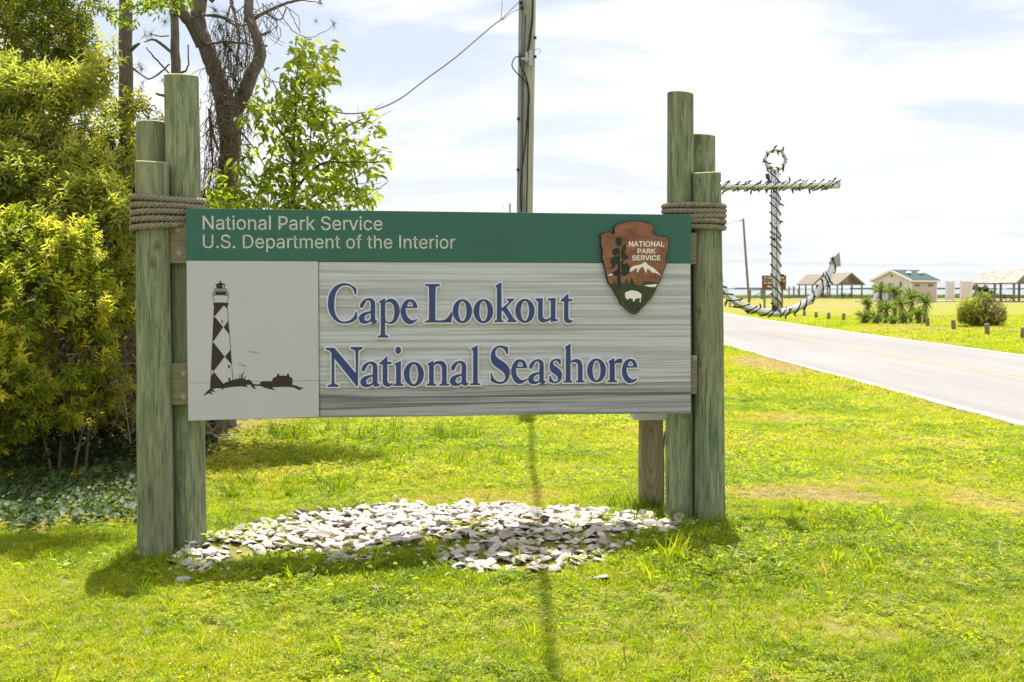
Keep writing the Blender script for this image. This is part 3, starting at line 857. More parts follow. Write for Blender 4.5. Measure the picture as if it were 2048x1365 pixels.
# ---- plain lettering
FONT = json.loads('''{".":[188,[[[95,-4],[83,-3],[73,1],[63,9],[55,18],[51,29],[50,41],[51,53],[55,64],[63,73],[73,81],[83,85],[95,87],[107,85],[118,81],[128,73],[135,64],[140,53],[141,41],[140,29],[135,18],[128,9],[118,1],[107,-3]]]],"A":[480,[[[16,0],[201,509],[276,509],[463,0],[395,0],[287,302],[264,372],[232,478],[245,478],[213,371],[191,302],[85,0]],[[110,142],[110,199],[370,199],[370,142]]]],"C":[510,[[[267,-7],[225,-3],[186,7],[150,25],[119,49],[92,79],[70,115],[53,157],[44,203],[40,254],[44,305],[53,352],[70,393],[92,429],[119,459],[150,484],[186,501],[225,512],[267,516],[293,514],[317,511],[340,504],[362,496],[383,485],[402,471],[419,456],[435,438],[448,418],[459,397],[467,373],[473,348],[408,348],[404,365],[397,380],[389,395],[380,407],[369,418],[357,428],[344,437],[330,444],[315,449],[300,453],[284,455],[267,456],[237,453],[209,445],[184,432],[161,414],[141,391],[125,364],[113,332],[106,295],[103,254],[106,213],[113,177],[125,145],[141,117],[161,94],[184,76],[210,63],[237,56],[267,53],[284,54],[300,56],[315,60],[330,65],[344,72],[357,81],[369,90],[380,102],[389,114],[397,128],[404,144],[408,160],[473,160],[467,135],[459,112],[448,91],[435,71],[420,53],[402,38],[383,24],[363,13],[341,5],[317,-2],[293,-6]]]],"D":[503,[[[219,0],[96,0],[96,57],[215,57],[254,60],[288,68],[318,81],[343,99],[363,122],[379,149],[390,181],[397,216],[399,255],[397,294],[390,329],[379,361],[364,388],[344,410],[320,428],[291,441],[258,449],[221,452],[93,452],[93,509],[225,509],[273,505],[315,495],[353,478],[385,455],[412,426],[433,391],[449,351],[458,306],[462,255],[458,205],[449,159],[433,119],[411,83],[384,54],[351,31],[312,14],[268,3]],[[125,509],[125,0],[60,0],[60,509]]]],"E":[419,[[[60,0],[60,509],[372,509],[372,452],[125,452],[125,286],[355,286],[355,229],[125,229],[125,57],[375,57],[375,0]]]],"I":[301,[[[31,0],[31,57],[118,57],[118,452],[31,452],[31,509],[269,509],[269,452],[183,452],[183,57],[269,57],[269,0]]]],"K":[467,[[[104,145],[104,216],[139,261],[174,303],[212,344],[364,509],[448,509],[231,276],[228,276]],[[60,0],[60,509],[125,509],[125,334],[124,225],[125,193],[125,0]],[[372,0],[188,259],[228,309],[449,0]]]],"L":[393,[[[60,0],[60,509],[125,509],[125,57],[361,57],[361,0]]]],"M":[629,[[[60,0],[60,509],[152,509],[277,187],[287,159],[299,123],[311,84],[322,49],[307,49],[318,83],[330,121],[342,158],[352,187],[476,509],[568,509],[568,0],[504,0],[504,291],[504,327],[505,369],[506,413],[507,457],[513,457],[498,409],[482,363],[467,322],[456,291],[342,0],[286,0],[170,291],[159,321],[145,361],[129,408],[112,457],[119,457],[120,416],[121,372],[122,328],[122,291],[122,0]]]],"N":[524,[[[60,0],[60,509],[136,509],[343,183],[363,151],[388,107],[414,55],[405,54],[401,108],[399,157],[399,195],[399,509],[463,509],[463,0],[387,0],[202,290],[177,331],[148,381],[108,452],[119,454],[122,384],[124,328],[125,291],[125,0]]]],"O":[534,[[[267,-7],[225,-3],[186,7],[150,25],[119,49],[92,79],[70,115],[53,157],[44,203],[40,254],[44,305],[53,352],[70,393],[92,429],[119,459],[150,484],[186,501],[225,512],[267,516],[309,512],[348,501],[384,484],[415,459],[442,429],[464,393],[480,352],[490,305],[493,254],[490,203],[480,157],[464,115],[442,79],[415,49],[384,25],[348,7],[309,-3]],[[267,53],[296,55],[324,63],[349,76],[372,94],[392,116],[408,144],[420,176],[428,213],[430,254],[428,295],[420,332],[408,365],[392,392],[372,415],[349,433],[324,446],[296,453],[267,456],[237,453],[210,445],[184,433],[161,415],[142,392],[125,364],[113,332],[106,295],[103,254],[106,213],[113,176],[125,144],[142,117],[161,94],[184,76],[210,63],[237,55]]]],"P":[445,[[[60,0],[60,509],[235,509],[272,506],[305,499],[332,487],[356,471],[375,452],[390,430],[400,404],[407,377],[409,348],[407,318],[400,291],[390,265],[375,243],[356,223],[332,207],[305,195],[272,188],[235,186],[109,186],[109,242],[233,242],[257,244],[279,248],[297,256],[312,266],[324,279],[333,294],[339,310],[343,328],[344,348],[343,367],[339,385],[333,402],[324,416],[312,428],[297,439],[279,446],[257,451],[232,452],[125,452],[125,0]]]],"R":[449,[[[60,0],[60,509],[236,509],[273,506],[305,500],[333,489],[356,473],[376,455],[390,433],[401,408],[407,381],[409,352],[407,323],[401,296],[390,271],[376,250],[356,232],[333,217],[305,206],[273,200],[236,198],[96,198],[96,255],[234,255],[258,256],[280,260],[298,267],[313,276],[325,287],[334,300],[340,316],[344,333],[345,352],[344,371],[340,389],[334,405],[325,419],[313,430],[298,440],[279,446],[258,451],[233,452],[125,452],[125,0]],[[353,0],[230,229],[303,229],[428,0]]]],"S":[447,[[[224,-9],[188,-7],[156,-1],[128,9],[102,23],[81,40],[64,60],[51,83],[42,109],[38,137],[104,137],[108,118],[114,102],[123,88],[136,76],[150,66],[166,59],[185,53],[204,50],[224,49],[246,50],[267,54],[286,60],[303,69],[317,79],[329,92],[338,106],[344,122],[346,139],[344,154],[340,168],[332,179],[322,189],[310,197],[296,205],[245,222],[184,239],[145,253],[112,269],[86,289],[67,313],[56,341],[52,372],[54,400],[62,425],[75,448],[92,468],[113,484],[138,498],[165,508],[195,514],[227,516],[259,514],[289,508],[316,498],[340,484],[360,468],[377,449],[390,427],[398,403],[401,378],[337,378],[332,402],[320,421],[302,437],[280,449],[254,456],[225,459],[204,457],[185,454],[167,448],[152,440],[139,430],[129,418],[121,405],[117,391],[115,376],[117,359],[122,345],[131,334],[142,324],[155,315],[169,308],[212,293],[264,279],[312,264],[328,256],[344,248],[359,238],[372,226],[384,213],[395,198],[402,180],[407,161],[408,139],[406,112],[399,87],[386,64],[370,43],[349,25],[323,11],[294,0],[261,-7]]]],"T":[449,[[[32,452],[32,509],[417,509],[417,452],[257,452],[257,0],[193,0],[193,452]]]],"U":[518,[[[259,-8],[220,-6],[186,2],[154,15],[126,33],[103,55],[85,80],[71,108],[63,140],[60,173],[60,509],[124,509],[124,178],[126,155],[132,133],[141,113],[153,95],[169,80],[187,68],[208,59],[232,53],[259,52],[285,53],[309,59],[331,68],[349,80],[364,95],[377,113],[385,133],[391,155],[393,178],[393,509],[457,509],[457,173],[454,140],[446,108],[433,80],[414,55],[391,33],[363,15],[332,2],[297,-6]]]],"V":[480,[[[204,0],[16,509],[84,509],[192,206],[215,137],[248,31],[235,31],[267,138],[290,206],[395,509],[463,509],[278,0]]]],"a":[390,[[[160,-9],[137,-7],[115,-3],[94,5],[76,15],[60,29],[48,45],[38,63],[32,84],[30,108],[32,128],[36,146],[43,161],[53,174],[64,184],[78,193],[92,200],[108,206],[125,211],[178,220],[234,227],[247,229],[257,231],[265,235],[271,240],[274,246],[276,255],[276,257],[275,272],[272,285],[267,297],[260,307],[251,315],[240,322],[227,327],[212,330],[196,331],[178,330],[163,327],[149,322],[137,316],[127,309],[118,301],[110,292],[104,283],[100,274],[41,291],[51,313],[64,331],[79,346],[95,358],[114,368],[133,375],[153,380],[173,383],[194,384],[239,379],[255,375],[271,369],[286,360],[300,350],[312,336],[322,320],[330,301],[335,278],[337,251],[337,0],[277,0],[277,52],[272,52],[252,25],[242,16],[229,8],[215,1],[199,-4],[181,-7]],[[170,45],[192,47],[211,51],[228,59],[242,68],[254,80],[263,93],[270,108],[274,122],[276,138],[276,190],[259,182],[231,176],[200,171],[175,168],[134,159],[122,153],[112,147],[103,139],[97,130],[93,118],[92,105],[93,93],[96,82],[102,72],[109,64],[119,57],[130,52],[142,48],[156,46]]]],"c":[396,[[[207,-8],[174,-5],[144,3],[117,16],[93,35],[72,58],[56,85],[44,116],[37,150],[34,187],[37,225],[44,260],[56,291],[72,318],[93,341],[117,360],[144,374],[174,382],[207,384],[226,384],[243,381],[260,377],[276,371],[291,364],[305,356],[318,346],[330,335],[340,322],[349,308],[356,293],[362,277],[303,262],[290,289],[270,311],[242,325],[207,330],[184,328],[163,321],[145,310],[130,296],[118,278],[108,258],[102,236],[98,212],[96,187],[98,163],[102,139],[108,117],[118,97],[130,80],[145,66],[163,55],[184,49],[207,46],[243,52],[271,66],[292,89],[304,117],[363,102],[357,86],[350,70],[341,56],[331,43],[319,32],[306,21],[292,12],[277,5],[261,-1],[244,-5],[226,-7]]]],"d":[425,[[[195,-8],[165,-6],[137,3],[111,16],[89,34],[70,57],[55,84],[43,116],[36,151],[34,189],[36,227],[43,261],[55,293],[70,320],[89,342],[112,361],[137,374],[165,382],[196,384],[218,383],[237,379],[253,373],[267,364],[278,355],[287,346],[306,319],[311,319],[311,509],[372,509],[372,0],[313,0],[313,59],[307,59],[287,31],[277,21],[266,12],[252,4],[236,-3],[217,-7]],[[205,47],[226,49],[246,55],[263,65],[278,78],[290,95],[299,115],[306,138],[310,162],[312,189],[310,216],[306,241],[300,263],[290,282],[278,299],[263,312],[246,322],[227,328],[205,330],[182,328],[162,322],[145,311],[130,298],[118,281],[108,261],[102,239],[98,215],[96,189],[98,163],[102,139],[109,117],[118,97],[130,80],[145,66],[162,55],[182,49]]]],"e":[404,[[[212,-8],[177,-5],[145,3],[117,16],[92,35],[72,58],[56,85],[44,116],[37,150],[34,187],[36,224],[44,258],[55,290],[71,317],[91,340],[115,359],[142,373],[172,382],[205,384],[226,383],[246,380],[266,374],[285,366],[303,355],[319,341],[334,324],[347,305],[357,282],[365,256],[370,227],[371,194],[371,169],[75,169],[75,221],[338,221],[310,202],[308,226],[304,248],[298,269],[288,286],[277,301],[263,314],[246,323],[227,328],[205,330],[183,328],[164,323],[146,313],[131,301],[119,286],[109,270],[102,251],[97,231],[96,211],[96,178],[98,151],[102,127],[110,106],[121,88],[135,73],[151,61],[169,53],[190,48],[212,46],[227,47],[241,49],[254,53],[265,58],[276,65],[285,73],[294,82],[300,93],[306,105],[365,91],[358,72],[348,55],[335,39],[320,26],[302,14],[283,4],[261,-3],[237,-7]]]],"f":[254,[[[228,379],[228,327],[6,327],[6,379]],[[81,0],[81,432],[82,452],[87,470],[96,486],[107,499],[120,510],[135,519],[152,525],[169,529],[187,530],[222,527],[243,521],[227,468],[215,472],[195,474],[178,472],[164,468],[154,460],[147,449],[143,435],[142,419],[142,0]]]],"h":[410,[[[114,227],[114,0],[53,0],[53,509],[114,509],[114,287],[102,287],[116,319],[132,344],[152,362],[175,374],[200,382],[227,384],[252,383],[275,377],[295,369],[313,356],[328,340],[341,321],[350,298],[355,271],[357,240],[357,0],[296,0],[296,235],[293,263],[286,286],[273,304],[256,318],[235,326],[210,329],[192,328],[176,324],[161,317],[147,308],[136,297],[126,283],[119,266],[115,248]]]],"i":[167,[[[53,0],[53,379],[114,379],[114,0]],[[84,443],[73,444],[63,448],[54,455],[47,463],[43,472],[41,483],[43,494],[47,504],[54,512],[63,518],[73,522],[84,524],[95,522],[105,518],[114,512],[121,504],[125,494],[126,483],[125,472],[121,463],[114,455],[105,448],[95,444]]]],"k":[381,[[[110,137],[110,212],[121,212],[284,379],[360,379],[184,199],[177,199]],[[53,0],[53,509],[114,509],[114,0]],[[294,0],[148,186],[191,229],[372,0]]]],"l":[190,[[[139,-2],[112,0],[91,8],[74,20],[62,37],[55,59],[53,84],[53,509],[114,509],[114,99],[114,83],[117,71],[120,62],[126,57],[135,53],[146,52],[160,53],[170,54],[181,3],[162,-1]]]],"m":[610,[[[53,0],[53,379],[112,379],[112,295],[108,295],[114,314],[122,331],[132,346],[144,358],[158,368],[172,376],[187,382],[203,385],[219,386],[245,383],[268,375],[287,361],[303,342],[314,320],[321,295],[312,295],[318,312],[326,329],[337,343],[350,356],[364,366],[381,375],[398,381],[417,385],[437,386],[458,385],[478,380],[497,372],[514,361],[529,346],[541,328],[550,307],[555,283],[557,255],[557,0],[496,0],[496,254],[493,279],[485,298],[473,313],[456,323],[438,329],[419,330],[402,329],[387,326],[374,320],[363,312],[353,302],[345,290],[340,277],[336,263],[335,247],[335,0],[274,0],[274,260],[272,280],[265,297],[253,311],[238,322],[220,328],[199,330],[185,329],[171,326],[158,320],[145,312],[135,302],[126,289],[119,274],[115,257],[114,238],[114,0]]]],"n":[410,[[[114,227],[114,0],[53,0],[53,379],[112,379],[112,287],[102,287],[116,319],[132,344],[152,362],[175,374],[200,382],[227,384],[252,383],[275,377],[295,369],[313,356],[328,340],[341,321],[350,298],[355,271],[357,240],[357,0],[296,0],[296,235],[293,263],[286,286],[273,304],[256,318],[235,326],[210,329],[192,328],[176,324],[161,317],[147,308],[136,297],[126,283],[119,266],[115,248]]]],"o":[416,[[[207,-8],[174,-5],[144,3],[117,16],[93,35],[72,58],[56,85],[44,116],[37,150],[34,187],[37,225],[44,260],[56,291],[72,318],[93,341],[117,360],[144,374],[174,382],[207,384],[241,382],[271,374],[299,360],[323,341],[343,318],[359,291],[371,260],[379,225],[381,187],[379,150],[371,116],[359,85],[343,58],[323,35],[299,16],[271,3],[241,-5]],[[207,46],[231,49],[252,55],[270,66],[285,80],[298,97],[307,117],[314,139],[318,163],[319,187],[318,212],[314,236],[307,258],[298,278],[285,296],[270,310],[252,321],[231,328],[207,330],[184,328],[163,321],[145,310],[130,296],[118,278],[108,258],[102,236],[98,212],[96,187],[98,163],[102,139],[108,117],[118,97],[130,80],[145,66],[163,55],[184,49]]]],"p":[425,[[[53,-143],[53,379],[112,379],[112,319],[118,319],[137,346],[147,355],[158,364],[171,373],[188,379],[207,383],[229,384],[259,382],[287,374],[313,361],[335,342],[354,320],[370,293],[381,261],[388,227],[390,189],[388,151],[381,116],[370,84],[355,57],[336,34],[313,16],[288,3],[260,-6],[229,-8],[208,-7],[189,-3],[173,4],[159,12],[147,21],[138,31],[118,59],[114,59],[114,-143]],[[220,47],[242,49],[262,55],[279,66],[294,80],[306,97],[316,117],[323,139],[327,163],[328,189],[327,215],[323,239],[316,261],[307,281],[295,298],[280,311],[262,322],[243,328],[220,330],[198,328],[178,322],[161,312],[147,299],[134,282],[125,263],[118,241],[114,216],[113,189],[114,162],[118,138],[125,115],[135,95],[147,78],[162,65],[179,55],[198,49]]]],"r":[260,[[[53,0],[53,379],[112,379],[112,321],[115,321],[124,339],[137,354],[152,367],[171,377],[191,383],[213,385],[229,384],[243,384],[243,322],[230,324],[207,326],[190,324],[174,321],[159,315],[146,306],[135,296],[126,284],[119,269],[115,254],[114,237],[114,0]]]],"s":[365,[[[182,-8],[157,-7],[133,-3],[112,3],[93,12],[76,24],[62,38],[50,54],[41,73],[36,94],[94,107],[101,87],[111,72],[124,60],[141,52],[160,47],[181,45],[206,47],[227,53],[244,62],[258,74],[265,88],[268,103],[266,115],[262,126],[254,136],[243,144],[229,150],[212,155],[149,170],[118,180],[92,192],[72,208],[58,227],[50,249],[47,274],[49,295],[55,314],[65,332],[79,347],[95,360],[115,370],[137,378],[161,383],[187,384],[212,383],[234,379],[254,372],[271,363],[286,352],[299,339],[309,324],[318,308],[324,290],[268,277],[262,291],[254,304],[243,316],[228,325],[210,331],[187,333],[166,331],[147,326],[131,317],[119,305],[111,292],[109,277],[110,264],[115,253],[124,243],[136,235],[152,229],[172,223],[229,209],[261,200],[287,187],[306,171],[320,153],[328,131],[331,107],[329,85],[323,65],[312,47],[298,31],[281,18],[260,6],[236,-2],[210,-7]]]],"t":[228,[[[204,379],[204,327],[6,327],[6,379]],[[65,471],[126,471],[126,98],[127,83],[130,70],[136,61],[144,55],[156,51],[170,50],[185,51],[202,54],[213,2],[192,-3],[168,-4],[138,-1],[113,7],[92,21],[77,41],[68,64],[65,93]]]],"u":[410,[[[182,-5],[158,-3],[135,2],[115,11],[97,23],[82,39],[69,59],[60,82],[54,109],[53,139],[53,379],[114,379],[114,144],[116,117],[124,94],[137,75],[154,61],[175,53],[200,50],[218,51],[234,55],[249,62],[263,71],[274,83],[283,97],[290,113],[295,132],[296,153],[296,379],[357,379],[357,0],[298,0],[298,92],[307,92],[294,60],[277,35],[257,17],[234,5],[209,-3]]]],"v":[390,[[[163,0],[17,379],[84,379],[165,155],[187,87],[206,21],[184,21],[203,87],[224,155],[305,379],[371,379],[226,0]]]]," ":[188,[]]}''')
FONT['I'] = [187, [[[60, 0], [60, 509], [127, 509], [127, 0]]]]
FONT['l'] = [170, [[[55, 0], [55, 530], [116, 530], [116, 0]]]]
FONT['N'] = [524, [[[60, 0], [60, 509], [130, 509], [398, 105], [398, 509], [463, 509], [463, 0], [393, 0], [125, 405], [125, 0]]]]
def text_contours(s, pl, pr, capy, bold=0.0, fn=None):
    """pl, pr: photograph pixels of the left and right end of the baseline; capy: pixel height of the capitals there"""
    fn = fn or uv
    a, b, c = fn(*pl), fn(*pr), fn(pl[0], pl[1] - capy)
    w = 0; L = []
    for ch in s:
        adv, g = FONT[ch]; L.append((w, g)); w += adv
    w -= 45; x_0 = 55 if s[0] not in 'CSV' else 30
    kx = (b[0] - a[0]) / (w - x_0); ky = (c[1] - a[1]) / 509.0; sh = (b[1] - a[1]) / (w - x_0)
    items = []
    wi = 0; text_contours.word = []
    for (x0, g), ch in zip(L, s):
        if ch == ' ': wi += 1
        outs = []
        for q in g:
            P = [(a[0] + (x0 + x - x_0) * kx, a[1] + y * ky + (x0 + x - x_0) * sh) for x, y in q]
            P = [p for i, p in enumerate(P) if abs(p[0] - P[i - 1][0]) + abs(p[1] - P[i - 1][1]) > 1e-6]
            outs.append(P)
        if not outs: continue
        outs.sort(key=lambda c_: -abs(area(c_)))
        main = []
        # nested outlines (holes) go with the outline that holds them; loose ones (dots) stand alone
        for c_ in outs:
            xs = sum(p[0] for p in c_) / len(c_); ys = sum(p[1] for p in c_) / len(c_)
            for grp in main:
                if in_poly(np.array([xs]), np.array([ys]), grp[0])[0] and abs(area(c_)) < abs(area(grp[0])) * .8:
                    grp.append(c_); break
            else: main.append([c_])
        for grp in main:
            if bold: grp = [offset(grp[0], bold)] + [offset(h_, -bold) for h_ in grp[1:]]
            items.append(grp); text_contours.word.append(wi)
    return items
def lettering(s, pl, pr, cap, n0, n1, mat, parent, bold=0.0):
    items = text_contours(s, pl, pr, cap, bold); wd = text_contours.word
    for q in range(len(s.split())):
        flat('lettering', [it for it, w_ in zip(items, wd) if w_ == q], n0, n1, mat, parent)
lettering('National Park Service', (405.5, 459.2), (764, 460.8), 27.2, 0.0003, 0.0012, MAT['lettering'], SIGN, 0.0006)
lettering('U.S. Department of the Interior', (405.8, 496.6), (909, 497.6), 26.8, 0.0003, 0.0012, MAT['lettering'], SIGN, 0.0002)

# ---- lighthouse picture
LO = (380, 530, 4.876)
def PL(pts): return [px_poly(pts, *LO)]
def line(p, q, w):
    (x0, y0), (x1, y1) = p, q; L = math.hypot(x1 - x0, y1 - y0); nx_, ny_ = -(y1 - y0) / L * w / 2, (x1 - x0) / L * w / 2
    return PL([(x0 + nx_, y0 + ny_), (x1 + nx_, y1 + ny_), (x1 - nx_, y1 - ny_), (x0 - nx_, y0 - ny_)])
def poly_line(P, w):
    return [line(P[i], P[i + 1], w) for i in range(len(P) - 1)]
top = [PL([(290, 160), (297, 153), (304, 160), (304, 175), (346, 192), (346, 199), (246, 199), (246, 192), (290, 175)]),
       PL([(258, 199), (312, 199), (321, 216), (321, 230), (258, 230)]), PL([(334, 199), (340, 199), (340, 230), (334, 230)]),
       PL([(250, 262), (350, 262), (352, 297), (248, 297)])]
for y_ in (231, 247, 262): top.append(line((237, y_), (358, y_), 4))
for i in range(9): top.append(line((237 + i * 15.1, 231), (237 + i * 15.1, 263), 3.5))
for x_ in (221, 236): top.append(line((x_, 266), (x_, 306), 3.5))
for x_ in (361, 375): top.append(line((x_, 266), (x_, 306), 3.5))
for y_ in (268, 284, 301): top += [line((221, y_), (250, y_), 3.5), line((350, y_), (375, y_), 3.5)]
top += poly_line([(219, 306), (235, 345), (237, 370)], 4) + poly_line([(378, 306), (364, 345), (363, 370)], 4)
top.append(PL([(236, 370), (300, 366), (368, 370), (377, 379), (375, 391), (364, 397), (234, 397), (225, 391), (226, 379)]))
flat('lantern_room_print', top, 0.0013, 0.0022, MAT['print_brown'], SIGN)
tw = [PL([(235, 396), (330, 396), (243, 500), (233, 492)]), PL([(328, 396), (364, 396), (366, 430)]),
      PL([(243, 508), (324, 608), (230, 745), (223, 742), (231, 515)]), PL([(328, 608), (370, 549), (382, 680)]),
      PL([(232, 760), (338, 896), (232, 1037), (207, 1020), (220, 765)]), PL([(341, 896), (393, 830), (404, 970)]),
      PL([(232, 1044), (332, 1168), (310, 1192), (197, 1206), (206, 1085)]),
      PL([(307, 543), (319, 543), (319, 566), (307, 566)]), PL([(372, 979), (390, 979), (390, 1006), (372, 1006)]), PL([(376, 1102), (393, 1102), (393, 1145), (376, 1145)])]
tw += [line((236, 395), (198, 1204), 4), line((363, 395), (419, 1135), 4.5)]
flat('tower_print', tw, 0.0013, 0.0022, MAT['print_brown'], SIGN)
gr = [PL([(132, 1275), (150, 1250), (195, 1208), (230, 1200), (300, 1190), (320, 1165), (350, 1145), (385, 1138), (400, 1128), (440, 1115), (455, 1118), (480, 1106), (530, 1110), (555, 1125), (575, 1118), (592, 1128), (605, 1142),
         (612, 1160), (650, 1166), (680, 1164), (690, 1140), (720, 1133), (800, 1136), (806, 1110), (850, 1084), (850, 1064), (868, 1064), (870, 1080), (945, 1082), (947, 1062), (966, 1062), (968, 1087), (1000, 1108), (998, 1170), (1035, 1178),
         (1060, 1190), (1117, 1203), (1080, 1210), (1078, 1224), (1045, 1212), (1000, 1192), (900, 1190), (800, 1195), (835, 1222), (780, 1213), (730, 1200), (690, 1182), (625, 1180), (645, 1217), (605, 1195), (590, 1168), (545, 1172),
         (568, 1195), (500, 1185), (420, 1190), (380, 1195), (330, 1203), (316, 1224), (308, 1205), (255, 1203), (222, 1213), (250, 1242), (200, 1233), (225, 1264), (180, 1253), (140, 1274)])]
gr += poly_line([(497, 1112), (510, 1070), (531, 1040)], 5) + poly_line([(485, 1110), (477, 1068)], 4) + poly_line([(515, 1112), (549, 1084)], 5) + poly_line([(500, 1108), (494, 1062)], 3) + poly_line([(455, 1118), (446, 1092)], 3) + poly_line([(505, 1108), (518, 1052)], 6)
flat('dune_and_house_print', gr, 0.0013, 0.0022, MAT['print_brown'], SIGN)
flat('bird_print', poly_line([(562, 853), (588, 843), (604, 850), (615, 858), (632, 850), (650, 850), (672, 865)], 3.6), 0.0013, 0.0020, MAT['print_brown'], SIGN)
flat('bird_print', poly_line([(465, 967), (488, 965), (500, 974), (508, 983), (524, 978), (540, 985), (553, 998)], 3.4), 0.0013, 0.0020, MAT['print_brown'], SIGN)
for l_ in (line((-35, 1153), (200, 1150), 4), line((604, 1140), (690, 1137), 4), line((1000, 1133), (1252, 1127), 4)):
    flat('horizon_print', [l_], 0.0013, 0.0019, MAT['print_line'], SIGN)

# ---- arrowhead emblem
EO = (1190, 430, 6.5)
ow = [(55, 262), (85, 243), (120, 225), (150, 228), (178, 215), (198, 235), (215, 245), (240, 240), (232, 200), (238, 160), (262, 130), (300, 112), (350, 95), (395, 90), (440, 80), (500, 75), (530, 82), (560, 88), (600, 78), (628, 92), (660, 100), (700, 112), (730, 118), (748, 142),
      (765, 165), (770, 195), (740, 215), (745, 238), (760, 255), (800, 268), (830, 275), (870, 285), (910, 280), (935, 295), (950, 310), (946, 390), (945, 470), (925, 520), (915, 560), (917, 620), (905, 680), (888, 715), (870, 760), (858, 815), (840, 860), (810, 905), (790, 940), (782, 975), (760, 1010),
      (745, 1050), (720, 1090), (682, 1122), (650, 1160), (628, 1190), (600, 1210), (572, 1240), (545, 1280), (500, 1295), (465, 1280), (440, 1265), (398, 1228), (360, 1190), (328, 1165), (310, 1130), (288, 1080), (260, 1040), (240, 990), (210, 950), (190, 918), (160, 890), (150, 845), (135, 800), (122, 725),
      (100, 650), (92, 600), (75, 560), (82, 500), (80, 450), (64, 400), (60, 370), (62, 310)]
EC = px_poly(ow, *EO)
EM = flat('arrowhead_emblem', [[EC]], -0.004, 0.022, MAT['emblem_edge'], SIGN)
inner = offset(EC, -0.0055)
flat('brown_field', [[inner]], 0.022, 0.0235, MAT['emblem_brown'], EM)
def E_(pts): return [px_poly(pts, *EO)]
flat('meadow', [E_([(183, 905), (222, 900), (243, 852), (262, 900), (300, 885), (322, 890), (345, 870), (352, 893), (366, 898), (395, 818), (424, 893), (432, 895), (465, 808), (502, 905), (560, 920), (600, 916), (618, 880), (636, 848), (650, 872), (664, 856), (676, 872), (694, 850), (706, 878),
      (722, 856), (738, 884), (755, 868), (770, 886), (790, 876), (806, 895), (772, 945), (745, 1010), (705, 1080), (662, 1122), (640, 1150), (590, 1198), (538, 1264), (500, 1278), (450, 1252), (372, 1178), (324, 1118), (275, 1030), (226, 945)])], 0.0236, 0.0242, MAT['emblem_green'], EM)
flat('tall_tree', [E_([(272, 965), (284, 600), (299, 415), (309, 415), (314, 600), (324, 965)]), E_([(262, 310), (298, 293), (328, 298), (337, 350), (326, 415), (300, 400), (280, 408), (250, 360)]), E_([(345, 405), (385, 378), (392, 440), (372, 490), (385, 515), (422, 540), (415, 572), (372, 590), (330, 570), (322, 480)]),
      E_([(262, 428), (220, 458), (214, 520), (260, 537), (300, 500), (300, 440)]), E_([(222, 545), (300, 538), (300, 640), (262, 650), (240, 690), (188, 706), (214, 660), (184, 600)]), E_([(320, 600), (370, 588), (345, 640), (410, 628), (442, 690), (430, 760), (370, 802), (325, 772), (332, 730)]),
      E_([(214, 750), (270, 718), (298, 740), (290, 798), (218, 792)])], 0.0243, 0.0248, MAT['emblem_tree'], EM)
flat('snowy_mountain', [E_([(435, 740), (445, 700), (480, 670), (545, 655), (580, 648), (640, 612), (680, 655), (750, 695), (850, 795), (790, 765), (740, 745), (752, 770), (700, 722), (668, 700), (655, 730), (662, 762), (640, 745), (622, 700), (602, 672), (570, 700), (545, 755), (530, 735), (540, 700), (500, 707), (470, 735)]),
      E_([(153, 793), (180, 770), (205, 765), (230, 786)])], 0.0243, 0.0248, MAT['emblem_white'], EM)
flat('lake', [E_([(620, 917), (700, 908), (795, 900), (770, 940), (690, 938)])], 0.0243, 0.0248, MAT['emblem_white'], EM)
flat('bison', [E_([(375, 1040), (385, 1005), (420, 995), (450, 983), (500, 985), (550, 1000), (590, 1030), (592, 1070), (581, 1080), (583, 1130), (572, 1138), (567, 1130), (572, 1087), (540, 1082), (510, 1100), (492, 1130), (480, 1125), (478, 1092), (450, 1088), (430, 1085), (412, 1105), (400, 1095), (385, 1075)])], 0.0243, 0.0248, MAT['emblem_white'], EM)
for s_, xl, xr, yb, ch_ in (('NATIONAL', 429, 884, 414, 66), ('PARK', 540, 768, 502, 58), ('SERVICE', 470, 834, 591, 60)):
    flat('emblem_lettering', text_contours(s_, (EO[0] + xl / 6.5, EO[1] + yb / 6.5), (EO[0] + xr / 6.5, EO[1] + (yb + 1) / 6.5), ch_ / 6.5, 0.0011), 0.0243, 0.0250, MAT['emblem_white'], EM)

